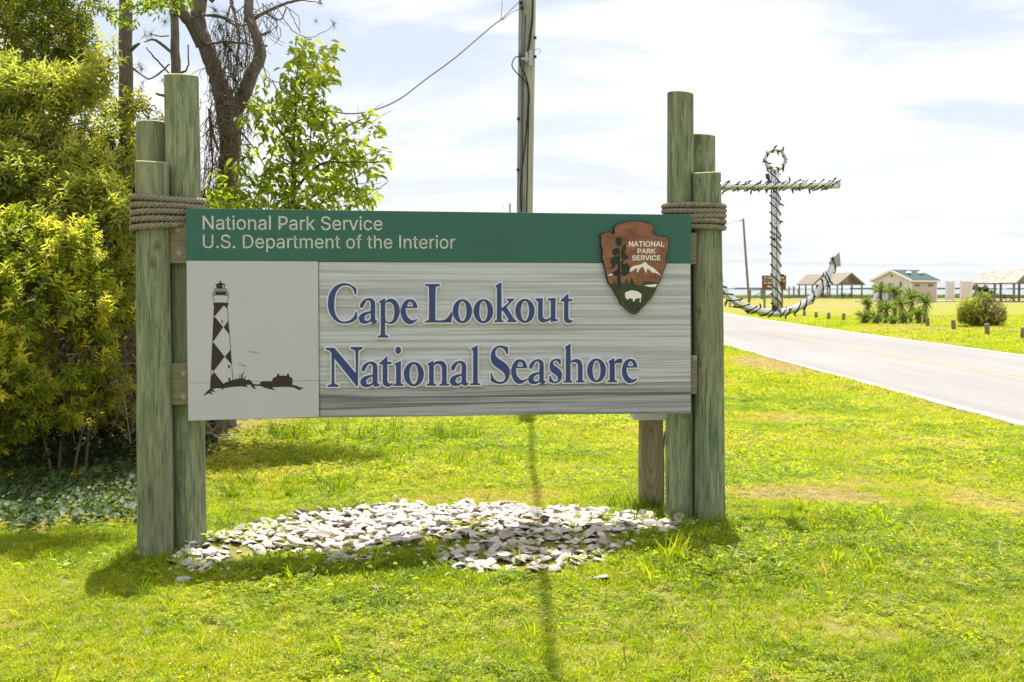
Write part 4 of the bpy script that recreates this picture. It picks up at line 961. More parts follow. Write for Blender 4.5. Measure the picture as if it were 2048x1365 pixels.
# ---- log posts
def log_post(px_top, py_top, px_bot, y, r_top, r_bot, seed, label=None, tilt=0.006):
    a = at(px_top, py_top, y); zb = gz(at(px_bot, 1090, y).x, y) - 0.15
    b = at(px_bot, 1090, y); b = Vector((b.x, y, zb))
    r_ = random.Random(seed); n = 36; rings = 26
    V = []; Fc = []
    ph = [r_.uniform(0, 6.28) for _ in range(4)]
    for i in range(rings + 1):
        t = i / rings; c = b.lerp(a, t); rr = r_bot + (r_top - r_bot) * t
        for k_ in range(n):
            an = 2 * math.pi * k_ / n
            w_ = 1 + 0.018 * math.sin(an * 2 + ph[0] + t * 1.5) + 0.012 * math.sin(an * 3 + ph[1] + t * 3) + 0.012 * math.sin(t * 9 + ph[2]) + 0.006 * math.sin(t * 23 + an + ph[3])
            z = c.z + (tilt * math.sin(an + ph[1]) if i == rings else 0)
            V.append((c.x + rr * w_ * math.cos(an), c.y + rr * w_ * math.sin(an), z))
    for i in range(rings):
        for k_ in range(n):
            k2 = (k_ + 1) % n
            Fc.append((i * n + k_, i * n + k2, (i + 1) * n + k2, (i + 1) * n + k_))
    m = MB(); m.add(V, Fc); o = m.build('log_post', MAT['post'], SIGN, True)
    base = len(V) - n
    rim = [V[base + k_] for k_ in range(n)]
    cx = sum(p[0] for p in rim) / n; cy = sum(p[1] for p in rim) / n; cz = sum(p[2] for p in rim) / n
    mid = [(cx + (p[0] - cx) * .93, cy + (p[1] - cy) * .93, p[2] + 0.006) for p in rim]
    e = MB(); e.add(rim + mid + [(cx, cy, cz + 0.007)], [(k_, (k_ + 1) % n, n + (k_ + 1) % n, n + k_) for k_ in range(n)] + [(n + k_, n + (k_ + 1) % n, 2 * n) for k_ in range(n)])
    cap = e.build('sawn_top', MAT['post_end'], o, False)
    if label: o['label'] = label
    return (b, a, r_bot, r_top)
LP = [log_post(304, 326, 311, 6.905, .096, .107, 1, 'short front log of the left-hand cluster'),
      log_post(363, 153, 379, 7.075, .101, .103, 2, 'tallest log of the left-hand cluster'),
      log_post(305, 248, 309, 7.16, .103, .104, 3, 'rear log of the left-hand cluster')]
RP = [log_post(1413.5, 347, 1420, 7.50, .092, .102, 4, 'short front log of the right-hand cluster'),
      log_post(1360.5, 188, 1359.5, 7.56, .086, .097, 5, 'tallest log of the right-hand cluster'),
      log_post(1404, 272, 1408, 7.74, .088, .092, 6, 'rear log of the right-hand cluster')]

def cleat(px0, px1, py0, py1, y, bolts, label):
    a, b = at(px0, py0, y), at(px1, py1, y)
    m = MB(); m.box(((a.x + b.x) / 2, y, (a.z + b.z) / 2), (abs(b.x - a.x), 0.045, abs(a.z - b.z)))
    o = m.build('cleat_board', MAT['cleat'], SIGN); bevel(o, 0.003); o['label'] = label
    for bx, by in bolts:
        c = at(bx, by, y - 0.0225); q = MB()
        q.tube([c, c + Vector((0, -0.004, 0))], [.017, .017], 14); q.tube([c + Vector((0, -0.004, 0)), c + Vector((0, -0.012, 0))], [.009, .009], 6)
        q.build('bolt', MAT['bolt'], o)
cleat(337, 420, 447, 527, 6.945, [(356, 459), (359, 507)], 'upper left cleat')
cleat(342, 420, 727, 809, 6.945, [(368, 747), (368, 794)], 'lower left cleat')
cleat(1330, 1392, 466, 529, 7.455, [], 'upper right cleat')
cleat(1330, 1393, 711, 788, 7.455, [(1389, 716)], 'lower right cleat')

# ---- rope lashings: five turns of three-strand rope round each cluster
def hull(circles, pad, n=40):
    pts = []
    for x, y, r in circles:
        for k_ in range(n):
            a = 2 * math.pi * k_ / n; pts.append((x + (r + pad) * math.cos(a), y + (r + pad) * math.sin(a)))
    pts = sorted(set(pts))
    def cross(o, a, b): return (a[0] - o[0]) * (b[1] - o[1]) - (a[1] - o[1]) * (b[0] - o[0])
    lo = []
    for p in pts:
        while len(lo) >= 2 and cross(lo[-2], lo[-1], p) <= 0: lo.pop()
        lo.append(p)
    up = []
    for p in reversed(pts):
        while len(up) >= 2 and cross(up[-2], up[-1], p) <= 0: up.pop()
        up.append(p)
    return lo[:-1] + up[:-1]
def rope(posts, turns, R, slopes, label):
    zc = turns[0]
    cs = []
    for (b, a, rb, rt) in posts:
        t = (zc - b.z) / (a.z - b.z)
        cs.append((b.x + (a.x - b.x) * t, b.y, rb + (rt - rb) * t))
    H = hull(cs, R * 1.05)
    H = H + [H[0]]
    seg = [math.dist(H[i], H[i + 1]) for i in range(len(H) - 1)]; tot = sum(seg)
    cum = np.concatenate([[0], np.cumsum(seg)])
    hx = np.array([p[0] for p in H]); hy = np.array([p[1] for p in H])
    xc, yc = hx.mean(), hy.mean()
    lash = None
    for ti, zt in enumerate(turns):
        n = int(tot / 0.008); lay = tot / round(tot / 0.095)
        s_ = np.linspace(0, tot, n, endpoint=False)
        x = np.interp(s_, cum, hx); y = np.interp(s_, cum, hy)
        wob = 0.004 * np.sin(s_ / tot * 2 * math.pi * 2 + ti * 1.7)
        z = zt + slopes[ti] * (x - xc) + wob
        tx = np.roll(x, -1) - np.roll(x, 1); ty = np.roll(y, -1) - np.roll(y, 1); L = np.hypot(tx, ty); tx /= L; ty /= L
        V = []; Fc = []; sides = 8; ph0 = random.uniform(0, 6)
        rs = R * 0.56; ro = R * 0.48
        for st in range(3):
            an = 2 * math.pi * s_ / lay + st * 2.0944 + ph0
            cx = x + ty * np.cos(an) * ro; cy = y - tx * np.cos(an) * ro; cz = z + np.sin(an) * ro
            C_ = np.stack([cx, cy, cz], -1); T_ = np.roll(C_, -1, 0) - np.roll(C_, 1, 0); T_ /= np.linalg.norm(T_, axis=1)[:, None]
            A_ = np.cross(T_, np.array([0, 0, 1.0])); A_ /= np.linalg.norm(A_, axis=1)[:, None]; B_ = np.cross(T_, A_)
            b0 = len(V)
            for i in range(n):
                for q in range(sides):
                    aa = 2 * math.pi * q / sides
                    V.append(tuple(C_[i] + (A_[i] * math.cos(aa) + B_[i] * math.sin(aa)) * rs))
            for i in range(n):
                i2 = (i + 1) % n
                for q in range(sides):
                    q2 = (q + 1) % sides
                    Fc.append((b0 + i * sides + q, b0 + i2 * sides + q, b0 + i2 * sides + q2, b0 + i * sides + q2))
        m = MB(); m.add(V, Fc)
        if lash is None:
            lash = bpy.data.objects.new('rope_lashing', None); ROOT.objects.link(lash); lash.parent = SIGN; lash['label'] = label
        m.build('rope_turn', MAT['rope'], lash, True)
def zpx(px, py, y): return at(px, py, y).z
rope(LP, [zpx(300, q, 6.79) for q in (394, 408.5, 423.5, 437.5, 451)], 0.0188, [-0.03, -0.02, 0.05, 0.08, 0.10], 'five turns of weathered rope round the left logs')
rope(RP, [zpx(1420, q, 7.38) for q in (409.5, 420.5, 431.5, 442, 453)], 0.0178, [0.0, 0.005, 0.0, 0.0, -0.01], 'five turns of weathered rope round the right logs')

# ---- square timber standing behind the sign, with a short beam on it and a conduit
TP = thing('timber_support', 'square sawn timber post with a short beam, behind the right end of the sign', 'wooden post', (at(1302, 1000, 7.95).x, 7.95, 0))
k = NM('sawn_timber', 0.85, 0.2)
v = k.coord('Object', (11, 11, 1.3)); g = k.noise(v, 1.3, 5, 0.55, 1.4)
wv = k.n('ShaderNodeTexWave', wave_type='RINGS', rings_direction='SPHERICAL'); mp_ = k.n('ShaderNodeMapping'); mp_.inputs['Scale'].default_value = (9, 3, 2.0); mp_.inputs['Location'].default_value = (0.1, 0, -1.05)
tcx = k.n('ShaderNodeTexCoord'); k.l(tcx.outputs['Object'], mp_.inputs[0]); k.l(mp_.outputs[0], wv.inputs[0]); wv.inputs['Scale'].default_value = 1.7; wv.inputs['Distortion'].default_value = 2.5; wv.inputs['Detail'].default_value = 3
col = k.ramp(g, [(0.3, (0.22, 0.185, 0.115)), (0.7, (0.37, 0.315, 0.205))])
col = k.mix(k.ramp(wv.outputs[1], [(0.0, 0.42), (0.28, 0.0)]), col, (0.10, 0.07, 0.045))
k.color(col); k.bump(g, 0.3, 0.004); MAT['timber'] = k.m
a, b = at(1281, 833, 7.95), at(1325, 833, 7.95)
wt = (b.x - a.x)
m = MB(); m.box(((a.x + b.x) / 2 - 0.005, 7.95, (a.z - .1) / 2), (wt, wt, a.z + .1)); bevel(m.build('post', MAT['timber'], TP), 0.004)
a2, b2 = at(1262, 829, 7.9), at(1332, 829, 7.9)
m = MB(); m.box(((a2.x + b2.x) / 2, 7.86, a.z + 0.05), (b2.x - a2.x, 0.30, 0.10)); bevel(m.build('beam', MAT['white_paint'], TP), 0.004)
m = MB(); xx = b.x + 0.008
m.tube([(xx + .004, 8.0, -.1), (xx + .004, 8.0, .42), (xx, 8.0, .5), (xx + .02, 8.02, .62), (xx + .055, 8.05, .72)], .011, 8)
m.build('conduit', simple('grey_conduit', (0.22, 0.23, 0.23), .5, .1, 9), TP, True)
# ------------------------------------------------------------------ shells under the sign
def shell_mesh(seed, mat, lo=False):
    """one valve of a clam: a domed fan with growth ridges, hinge at one end, hollow underneath"""
    r_ = random.Random(seed); nr, na = (4, 10) if lo else (6, 16)
    L, Wd, H = 1.0, r_.uniform(0.66, 0.82), r_.uniform(0.12, 0.18)
    def surf(t, a, k_, dz):
        ca, sa = math.cos(a), math.sin(a)
        rx = 0.5 * L * (1 + 0.06 * math.cos(3 * a)) * (0.92 if ca < 0 else 1.0); ry = 0.5 * Wd * (1 - 0.14 * ca)
        x = t * rx * ca * k_ - 0.30 * (1 - t) ** 1.3 ; y = t * ry * sa * k_
        z = H * (1 - t ** 1.8) * (1 + 0.15 * (1 - t)) * k_ + 0.007 * math.sin(t * 30) * t + 0.012 * math.sin(a * 2 + seed) * t + dz
        return (x, y, z)
    V = []; Fc = []
    for lay, (k_, dz) in enumerate(((1.0, 0.0), (0.93, -0.022))):
        V.append(surf(0, 0, k_, dz))
        for i in range(1, nr + 1):
            for j in range(na): V.append(surf(i / nr, 2 * math.pi * j / na, k_, dz))
    M_ = 1 + nr * na
    for lay in (0, 1):
        b = lay * M_
        for j in range(na):
            j2 = (j + 1) % na
            f = [(b, b + 1 + j, b + 1 + j2)]
            for i in range(nr - 1): f.append((b + 1 + i * na + j, b + 1 + (i + 1) * na + j, b + 1 + (i + 1) * na + j2, b + 1 + i * na + j2))
            Fc += f if lay == 0 else [q[::-1] for q in f]
    for j in range(na):
        j2 = (j + 1) % na; o = 1 + (nr - 1) * na
        Fc.append((o + j, M_ + o + j, M_ + o + j2, o + j2))
    return mesh_np('clam_shell', V, Fc, mat, True)
k = NM('shell_chalk', 0.7, 0.3)
v = k.coord('Object', (1, 1, 1)); oi = k.n('ShaderNodeObjectInfo')
wv = k.n('ShaderNodeTexWave', wave_type='RINGS', rings_direction='SPHERICAL'); mp_ = k.n('ShaderNodeMapping'); mp_.inputs['Location'].default_value = (0.24, 0, 0); k.l(v, mp_.inputs[0]); k.l(mp_.outputs[0], wv.inputs[0])
wv.inputs['Scale'].default_value = 8.0; wv.inputs['Distortion'].default_value = 1.2; wv.inputs['Detail'].default_value = 2
nz = k.noise(v, 3.0, 5, 0.65)
base = k.ramp(oi.outputs['Random'], [(0.0, (0.52, 0.44, 0.36)), (0.3, (0.62, 0.56, 0.49)), (0.55, (0.42, 0.36, 0.31)), (0.8, (0.68, 0.65, 0.62)), (1.0, (0.34, 0.31, 0.29))])
col = k.mix(k.ramp(wv.outputs[1], [(0.0, 0.5), (0.3, 0.0)]), base, (0.20, 0.16, 0.13))
col = k.mix(k.ramp(nz, [(0.52, 0.0), (0.72, 0.6)]), col, (0.20, 0.15, 0.11))
k.color(col); k.bump(wv.outputs[0], 0.4, 0.02); MAT['shell'] = k.m
SH = [shell_mesh(s, MAT['shell']) for s in range(6)]
SHLO = [shell_mesh(s, MAT['shell'], True) for s in range(3)]
cand = []
xs_ = [p[0] for p in SWP]; ys_ = [p[1] for p in SWP]
tries = 0
pts_s = []
while len(pts_s) < 760 and tries < 30000:
    tries += 1
    x = rng.uniform(min(xs_), max(xs_)); y = rng.uniform(min(ys_), max(ys_))
    if not bool(shell_mask(np.array([x]), np.array([y]))[0]): continue
    thin = (((x - 0.12) / 0.55) ** 2 + ((y - 7.33) / 0.10) ** 2 < 1) or (((x + .55) / 0.3) ** 2 + ((y - 6.72) / 0.10) ** 2 < 1)
    if thin and rng.uniform() < 0.8: continue
    s = float(np.clip(rng.normal(0.088, 0.020), 0.045, 0.14))
    near = sum(1 for q in pts_s if (q[0] - x) ** 2 + (q[1] - y) ** 2 < (0.38 * (s + q[2]) / 2) ** 2)
    if near > 1: continue
    pts_s.append((x, y, s, near))
pts_s.sort(key=lambda q: -q[2] / q[1])
def shell_matrix(x, y, s, lift):
    flip = rng.uniform() < 0.17
    e = (rng.normal(0, 0.26) + (math.pi if flip else 0), rng.normal(0, 0.26), rng.uniform(0, 6.283))
    z = gz(x, y) + 0.012 + lift + (s * 0.2 if flip else 0)
    return (x, y, z), e
def shell_label(x, y, e):
    side = 'left end' if x < -1.0 else ('middle' if x < 0.25 else 'right end')
    row = 'sunlit far rim' if y > 7.55 else ('strip under the board' if y > 6.95 else 'front rim')
    return ('hollow-side-up' if abs(e[0]) > 1.5 else 'domed') + ' chalky clam shell in the ' + row + ' of the shell bed, ' + side
for i, (x, y, s, near) in enumerate(pts_s[:292]):
    loc, e = shell_matrix(x, y, s, 0.014 * near + abs(rng.normal(0, .005)))
    o = link('clam_shell', SH[i % 6], None, loc); o.rotation_euler = e; o.scale = (s, s, s)
    tag(o, shell_label(x, y, e), 'shell', 'clam shells heaped beneath the sign')
for (px, py, s, e, lab) in [(1203, 1173, .105, (.25, .1, 2.9), 'white shell lying alone in the grass in front of the bed, right of centre'),
                            (365, 1159, .10, (.35, -.1, .4), 'white shell lying alone in the shade of the left logs'),
                            (793, 1009, .085, (1.1, .5, 1.2), 'shell standing on edge on the far crest of the shell bed'),
                            (945, 1133, .10, (math.pi + .35, .1, .3), 'upturned shell showing its hollow, at the front of the bed left of the cable shadow'),
                            (1008, 1134, .09, (math.pi + .4, .2, 1.9), 'second upturned shell at the front of the shell bed'),
                            (1290, 1040, .09, (.9, .2, .9), 'shell propped upright near the foot of the square timber'),
                            (842, 1140, .06, (.6, .2, 2.2), 'small shell fragment in the grass before the shell bed'),
                            (385, 1118, .11, (math.pi + .3, .3, .2), 'hollow-side-up shell beside the tallest left log')]:
    p = on_ground(px, py, .03)
    o = link('clam_shell', SH[int(px) % 6], None, (p.x, p.y, gz(p.x, p.y) + (.05 if abs(e[0]) > 2 or e[0] > .8 else .02)))
    o.rotation_euler = e; o.scale = (s, s, s)
    tag(o, lab, 'shell', 'clam shells heaped beneath the sign')
# the rest of the bed: smaller shells and chips, joined
V = []; Fc = []; nb_ = 0
protos = [(np.array([v_.co[:] for v_ in me.vertices]), [tuple(p.vertices) for p in me.polygons]) for me in SHLO]
from mathutils import Euler
rest = [(q[0], q[1], q[2], q[3] * .022 + .0) for q in pts_s[292:]]
while len(rest) < 1500:
    x = rng.uniform(min(xs_), max(xs_)); y = rng.uniform(min(ys_), max(ys_))
    if bool(shell_mask(np.array([x]), np.array([y]))[0]):
        rest.append((x, y, rng.uniform(.03, .08), -0.004))
for i in range(60):
    j = rng.integers(0, len(SWP)); a_, b_ = SWP[j], SWP[(j + 1) % len(SWP)]; t = rng.uniform()
    rest.append((a_[0] + (b_[0] - a_[0]) * t + rng.normal(0, .1), a_[1] + (b_[1] - a_[1]) * t + rng.normal(0, .07), rng.uniform(.02, .06), 0.012))
for i, (x, y, s, l) in enumerate(rest):
    loc, e = shell_matrix(x, y, s, l)
    R = np.array(Euler(e).to_matrix()); pv, pf = protos[i % 3]
    V.append((pv * s) @ R.T + np.array(loc)); Fc += [tuple(q + nb_ for q in f) for f in pf]; nb_ += len(pv)
k = NM('shell_chips', 0.75, 0.3)
n_ = k.noise(k.world(), 16, 3, 0.6); n2_ = k.noise(k.world(), 60, 4, 0.6)
k.color(k.mix(k.ramp(n2_, [(0.5, 0.0), (0.7, 0.5)]), k.ramp(n_, [(0.3, (0.38, 0.33, 0.28)), (0.5, (0.58, 0.53, 0.47)), (0.7, (0.68, 0.65, 0.61))]), (0.16, 0.12, 0.09))); MAT['chips'] = k.m
tag(link('shell_fragments', mesh_np('shell_fragments', np.concatenate(V), Fc, MAT['chips'], True)), kind='stuff')

# ------------------------------------------------------------------ foliage
def leaf_arrays(C, Dn, Nn, ln, wd, fold=0.25):
    """C base points, Dn tip directions, Nn leaf normals, all (n,3); returns vertices (n*6,3) and quads"""
    n = len(C)
    Dn = Dn / np.linalg.norm(Dn, axis=1)[:, None]
    S = np.cross(Dn, Nn); S = S / (np.linalg.norm(S, axis=1)[:, None] + 1e-9)
    Nn = np.cross(S, Dn)
    ln = ln[:, None]; wd = wd[:, None]
    up = Nn * wd * fold
    V = np.stack([C, C + Dn * ln * .32 + S * wd * .46 + up, C + Dn * ln * .68 + S * wd * .38 + up - Nn * ln * .05,
                  C + Dn * ln - Nn * ln * .14, C + Dn * ln * .68 - S * wd * .38 + up - Nn * ln * .05, C + Dn * ln * .32 - S * wd * .46 + up], 1)
    b = np.arange(n)[:, None] * 6
    Fq = np.concatenate([b + np.array([[0, 1, 2, 3]]), b + np.array([[0, 3, 4, 5]])])
    return V.reshape(-1, 3), Fq
def rand_dir(n):
    v = rng.normal(size=(n, 3)); return v / np.linalg.norm(v, axis=1)[:, None]
def vn3(P, f, s=0):
    return (vnoise(P[:, 0] * f, P[:, 2] * f, s) + vnoise(P[:, 1] * f + 9, P[:, 2] * f + 4, s + 3) + vnoise(P[:, 0] * f + 5, P[:, 1] * f, s + 5)) / 3
def crown(name, blobs, dens, per, ln, wd, spl, mat, parent, tint=(0.5, 0.2), up=0.55, gap=0.36, young=0.12, inner=0.32, spread=(0.7, 1.2), seed=0, twigs=True):
    """blobs: (centre, (rx, ry, rz)); dens sprigs per square metre of blob surface"""
    P = []; N = []
    for bi, (c, r) in enumerate(blobs):
        c = np.array(c); r = np.array(r)
        a_ = 4 * math.pi * ((r[0] * r[1]) ** 1.6 + (r[0] * r[2]) ** 1.6 + (r[1] * r[2]) ** 1.6) ** (1 / 1.6) / 3 ** (1 / 1.6)
        n = int(dens * a_)
        d = rand_dir(n)
        q = np.where(rng.uniform(size=n) < inner, rng.uniform(.35, .85, n), rng.uniform(.86, 1.05, n))
        q = q * (0.70 + 0.58 * vn3(d * 1.0 + bi * 3.1, 2.3, seed))
        P.append(c + d * r * q[:, None]); N.append(d / r)
    P = np.concatenate(P); N = np.concatenate(N); N = N / np.linalg.norm(N, axis=1)[:, None]
    # not deep inside another blob, not below the ground, and with gaps
    keep = P[:, 2] > 0.05
    for c, r in blobs:
        keep &= (((P - np.array(c)) / np.array(r)) ** 2).sum(1) > 0.22
    keep &= (0.65 * vn3(P, 2.2, seed + 11) + 0.35 * vn3(P, 5.5, seed + 12)) > gap + 0.045 + 0.02 * rng.normal(size=len(P))
    P, N = P[keep], N[keep]; n = len(P)
    if n == 0: return 0
    A = N * .75 + np.array([0, 0, up]) + rng.normal(size=(n, 3)) * .32
    A = A / np.linalg.norm(A, axis=1)[:, None]
    T0 = np.clip(rng.normal(tint[0], tint[1], n) + (vn3(P, 1.3, seed + 5) - .5) * 0.7, 0, .86)
    yg = (rng.uniform(size=n) < young * 2.2 * np.clip(vn3(P, 1.1, seed + 17) * 2.6 - .85, 0, 1.5)); T0 = np.where(yg, rng.uniform(.86, 1.0, n), T0)
    U = np.cross(A, np.array([0.3, 0.2, 1.0])); U /= np.linalg.norm(U, axis=1)[:, None]; Wv = np.cross(A, U)
    Cs = []; Ds = []; Ns = []; Ls = []; Ws = []; Ts = []
    sc = rng.uniform(.7, 1.25, n)
    for j in range(per):
        t = (j + .5) / per
        an = j * 2.4 + rng.uniform(0, .9, n)
        rad = U * np.cos(an)[:, None] + Wv * np.sin(an)[:, None]
        th = spread[1] - (spread[1] - spread[0]) * t + rng.normal(0, .15, n)
        d = A * np.cos(th)[:, None] + rad * np.sin(th)[:, None] + np.array([0, 0, -.12])
        Cs.append(P + A * (spl * sc * (t - .5))[:, None]); Ds.append(d); Ns.append(A * .6 + np.array([0, 0, .6]) + rng.normal(size=(n, 3)) * .3)
        l = ln * sc * rng.uniform(.75, 1.15, n) * (1.1 - .35 * t); Ls.append(l); Ws.append(l * wd / ln); Ts.append(np.clip(T0 + rng.normal(0, .05, n) + .05 * t, 0, 1))
    V, Fq = leaf_arrays(np.concatenate(Cs), np.concatenate(Ds), np.concatenate(Ns), np.concatenate(Ls), np.concatenate(Ws))
    V = V - np.array(origin_of(parent))
    me = mesh_np(name, V, Fq, mat, False, {'tint': ('FACE', 'FLOAT', np.tile(np.concatenate(Ts), 2).astype(np.float32))})
    o = link(name, me, parent); o['kind'] = 'stuff'
    if twigs:
        m = MB()
        sel = rng.choice(n, min(n, 420), replace=False)
        for i in sel:
            c = min(blobs, key=lambda b: float((((P[i] - np.array(b[0])) / np.array(b[1])) ** 2).sum()))[0]
            c = Vector(c); p = Vector(P[i]); q = p.lerp(c, .7); md = p.lerp(q, .5) + Vector(rng.normal(size=3) * .05)
            m.tube([p, md, q], [.003, .006, .011], 4, False)
        m.build('twigs', MAT['twig'], parent).__setitem__('kind', 'stuff')
    return n * per
def blob(px, py, Y_, rp, kd=1.0, kz=1.0):
    c = at(px, py, Y_); r = rp * Y_ / F
    return ((c.x, c.y, c.z), (r, r * kd, r * kz))
def leafset(nm, dark, mid, lite, yel, t_dark, t_mid, t_lite, t_yel, tf=.45, rough=.42, spec=.4):
    return leaf_mat(nm, [dark, mid, lite, yel], [t_dark, t_mid, t_lite, t_yel], tf, rough, spec)
MAT['leaf_a'] = leafset('leaf_small_evergreen', (.04, .06, .012), (.13, .155, .022), (.27, .29, .04), (.48, .44, .05), (.12, .19, .012), (.42, .50, .02), (.64, .68, .035), (.88, .80, .06))
MAT['leaf_b'] = leafset('leaf_long', (.06, .08, .02), (.17, .20, .05), (.38, .40, .10), (.56, .55, .10), (.14, .20, .02), (.46, .53, .04), (.74, .78, .08), (.90, .86, .10), .45)
MAT['leaf_c'] = leafset('leaf_yellow_tipped', (.06, .09, .018), (.18, .23, .03), (.38, .42, .05), (.78, .64, .07), (.16, .24, .012), (.52, .62, .025), (.78, .82, .04), (1.0, .88, .08))
MAT['leaf_d'] = leafset('leaf_drooping', (.06, .095, .015), (.14, .18, .02), (.26, .31, .04), (.42, .44, .04), (.16, .26, .01), (.40, .55, .015), (.62, .74, .025), (.80, .84, .04), .5)
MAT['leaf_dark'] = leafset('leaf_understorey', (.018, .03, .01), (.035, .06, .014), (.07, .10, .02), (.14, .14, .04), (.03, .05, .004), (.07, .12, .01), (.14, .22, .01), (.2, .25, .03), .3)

def trunk_up(m, x, y, h, r0, n, seed, spread=.6):
    r_ = random.Random(seed)
    for i in range(n):
        a = r_.uniform(0, 6.28); x0, y0 = x + r_.uniform(-.25, .25), y + r_.uniform(-.25, .25)
        pts = [(x0, y0, -.1), (x0 + .15 * math.cos(a), y0 + .15 * math.sin(a), h * .35), (x0 + spread * .5 * math.cos(a), y0 + spread * .5 * math.sin(a), h * .7), (x0 + spread * math.cos(a), y0 + spread * math.sin(a), h)]
        P = smooth_path(pts, 4); m.tube(P, list(np.linspace(r0, r0 * .3, len(P))), 7)

TA = thing('evergreen_tree', 'tall small-leaved evergreen filling the top left corner', 'tree', (-5.2, 12.2, 0))
m = MB(); trunk_up(m, -5.2, 12.2, 3.4, .07, 4, 1, 1.0); m.build('trunk', MAT['bark_grey'], TA, True)
crown('crown', [blob(10, 60, 12, 150), blob(105, 75, 12, 78), blob(60, -80, 12.2, 150), blob(150, 125, 11.8, 45), blob(-170, 60, 12.4, 200), blob(-150, 350, 12.6, 220), blob(120, 260, 12.4, 110), blob(60, 420, 12.6, 130)], 150, 12, .058, .022, .16, MAT['leaf_a'], TA, (.40, .2), .5, .33, .06, seed=1)
TB = thing('bayberry_shrub', 'large shrub with long pale green leaves, left of the left-hand logs', 'shrub', (-3.9, 10.6, 0))
m = MB(); trunk_up(m, -4.3, 11.0, 2.6, .022, 6, 2, .9); m.build('trunk', MAT['bark_grey'], TB, True)
crown('crown', [blob(70, 190, 10.4, 80, .9, .6), blob(-70, 230, 10.6, 130), blob(150, 175, 10.5, 60, 1, .7), blob(222, 110, 10.4, 38), blob(200, 70, 10.4, 25), blob(90, 290, 10.3, 85, 1, .7), blob(40, 350, 10.1, 80, 1, .55), blob(-100, 430, 10.3, 140), blob(200, 395, 10.1, 45), blob(140, 420, 10.0, 60), blob(246, 430, 10.1, 42), blob(255, 560, 10.3, 48), blob(240, 330, 10.6, 40)],
      120, 13, .098, .026, .17, MAT['leaf_b'], TB, (.50, .17), .75, .36, .05, seed=2)
TC = thing('yellow_tipped_bush', 'dense bush with glowing yellow and orange shoot tips, at the left edge', 'bush', (-3.9, 9.6, 0))
m = MB(); trunk_up(m, -4.1, 10.2, 1.6, .014, 6, 3, .8); m.build('trunk', MAT['bark_grey'], TC, True)
crown('crown', [blob(40, 500, 9.6, 95, 1, .8), blob(135, 490, 9.5, 62, 1, .8), blob(-110, 560, 9.7, 160), blob(70, 610, 9.45, 110, 1, .8), blob(165, 600, 9.6, 62), blob(30, 730, 9.35, 100, 1, .8), blob(110, 735, 9.45, 66, 1, .8), blob(180, 700, 9.7, 52), blob(-80, 800, 9.4, 100), blob(215, 620, 9.9, 45), blob(40, 820, 9.5, 65, 1, .8), blob(130, 800, 9.8, 50), blob(205, 770, 10.1, 45), blob(-40, 860, 9.6, 70, 1, .7), blob(100, 850, 10.2, 45, 1, .7), blob(165, 840, 10.4, 36, 1, .7), blob(230, 830, 10.7, 40, 1, .7)],
      165, 13, .070, .025, .13, MAT['leaf_c'], TC, (.42, .20), .65, .37, .13, seed=3)
TD = thing('leafy_shrub', 'mid green shrub reaching up behind the left-hand logs', 'shrub', (-3.6, 11.6, 0))
m = MB(); trunk_up(m, -3.7, 11.7, 2.4, .025, 7, 4, .8); m.build('trunk', MAT['bark_grey'], TD, True)
crown('crown', [blob(236, 300, 11.6, 60, 1, 1), blob(262, 400, 11.5, 80), blob(225, 470, 11.4, 70), blob(300, 330, 11.8, 50, 1, .8), blob(315, 245, 12, 20), blob(262, 215, 11.8, 32), blob(330, 430, 11.9, 70), blob(250, 580, 11.5, 80), blob(240, 700, 11.6, 70), blob(250, 780, 11.5, 60, 1, .8), blob(180, 800, 11.3, 60), blob(410, 400, 12.3, 32, 1, .6), blob(165, 330, 11.6, 70)],
      95, 11, .072, .026, .15, MAT['leaf_a'], TD, (.45, .2), .5, .36, .10, seed=4)
# dark understorey and thicket behind, one mass
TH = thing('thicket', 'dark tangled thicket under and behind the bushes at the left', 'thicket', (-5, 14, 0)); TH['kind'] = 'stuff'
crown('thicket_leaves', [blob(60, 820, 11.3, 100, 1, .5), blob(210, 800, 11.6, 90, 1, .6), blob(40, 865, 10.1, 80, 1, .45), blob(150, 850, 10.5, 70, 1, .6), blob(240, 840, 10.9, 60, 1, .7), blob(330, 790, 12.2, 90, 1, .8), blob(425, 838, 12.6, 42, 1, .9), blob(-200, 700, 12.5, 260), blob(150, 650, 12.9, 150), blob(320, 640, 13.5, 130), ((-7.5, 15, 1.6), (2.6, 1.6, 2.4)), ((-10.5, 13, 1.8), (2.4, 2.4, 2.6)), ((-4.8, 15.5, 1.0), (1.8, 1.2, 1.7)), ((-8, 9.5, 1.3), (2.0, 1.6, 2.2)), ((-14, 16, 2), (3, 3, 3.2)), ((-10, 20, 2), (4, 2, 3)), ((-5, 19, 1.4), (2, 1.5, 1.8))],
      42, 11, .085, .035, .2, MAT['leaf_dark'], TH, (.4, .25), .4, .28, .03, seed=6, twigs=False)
m = MB()
for i in range(620):
    px = rng.uniform(20, 450); py = rng.uniform(680, 900); Y_ = rng.uniform(9.7, 11.8)
    p = at(px, py, Y_)
    if p.z < .05: continue
    a = rng.uniform(0, 3.14); L = rng.uniform(.2, .9)
    q = p + Vector((math.cos(a) * L * .6, rng.normal(0, .1), math.sin(a) * L)); md = p.lerp(q, .5) + Vector(rng.normal(size=3) * .09)
    P = smooth_path([p, md, q], 3); m.tube(P, [.0035 * rng.uniform(.6, 1.6)] * len(P), 4, False)
m.build('thicket_stems', MAT['vine'], TH)['kind'] = 'stuff'

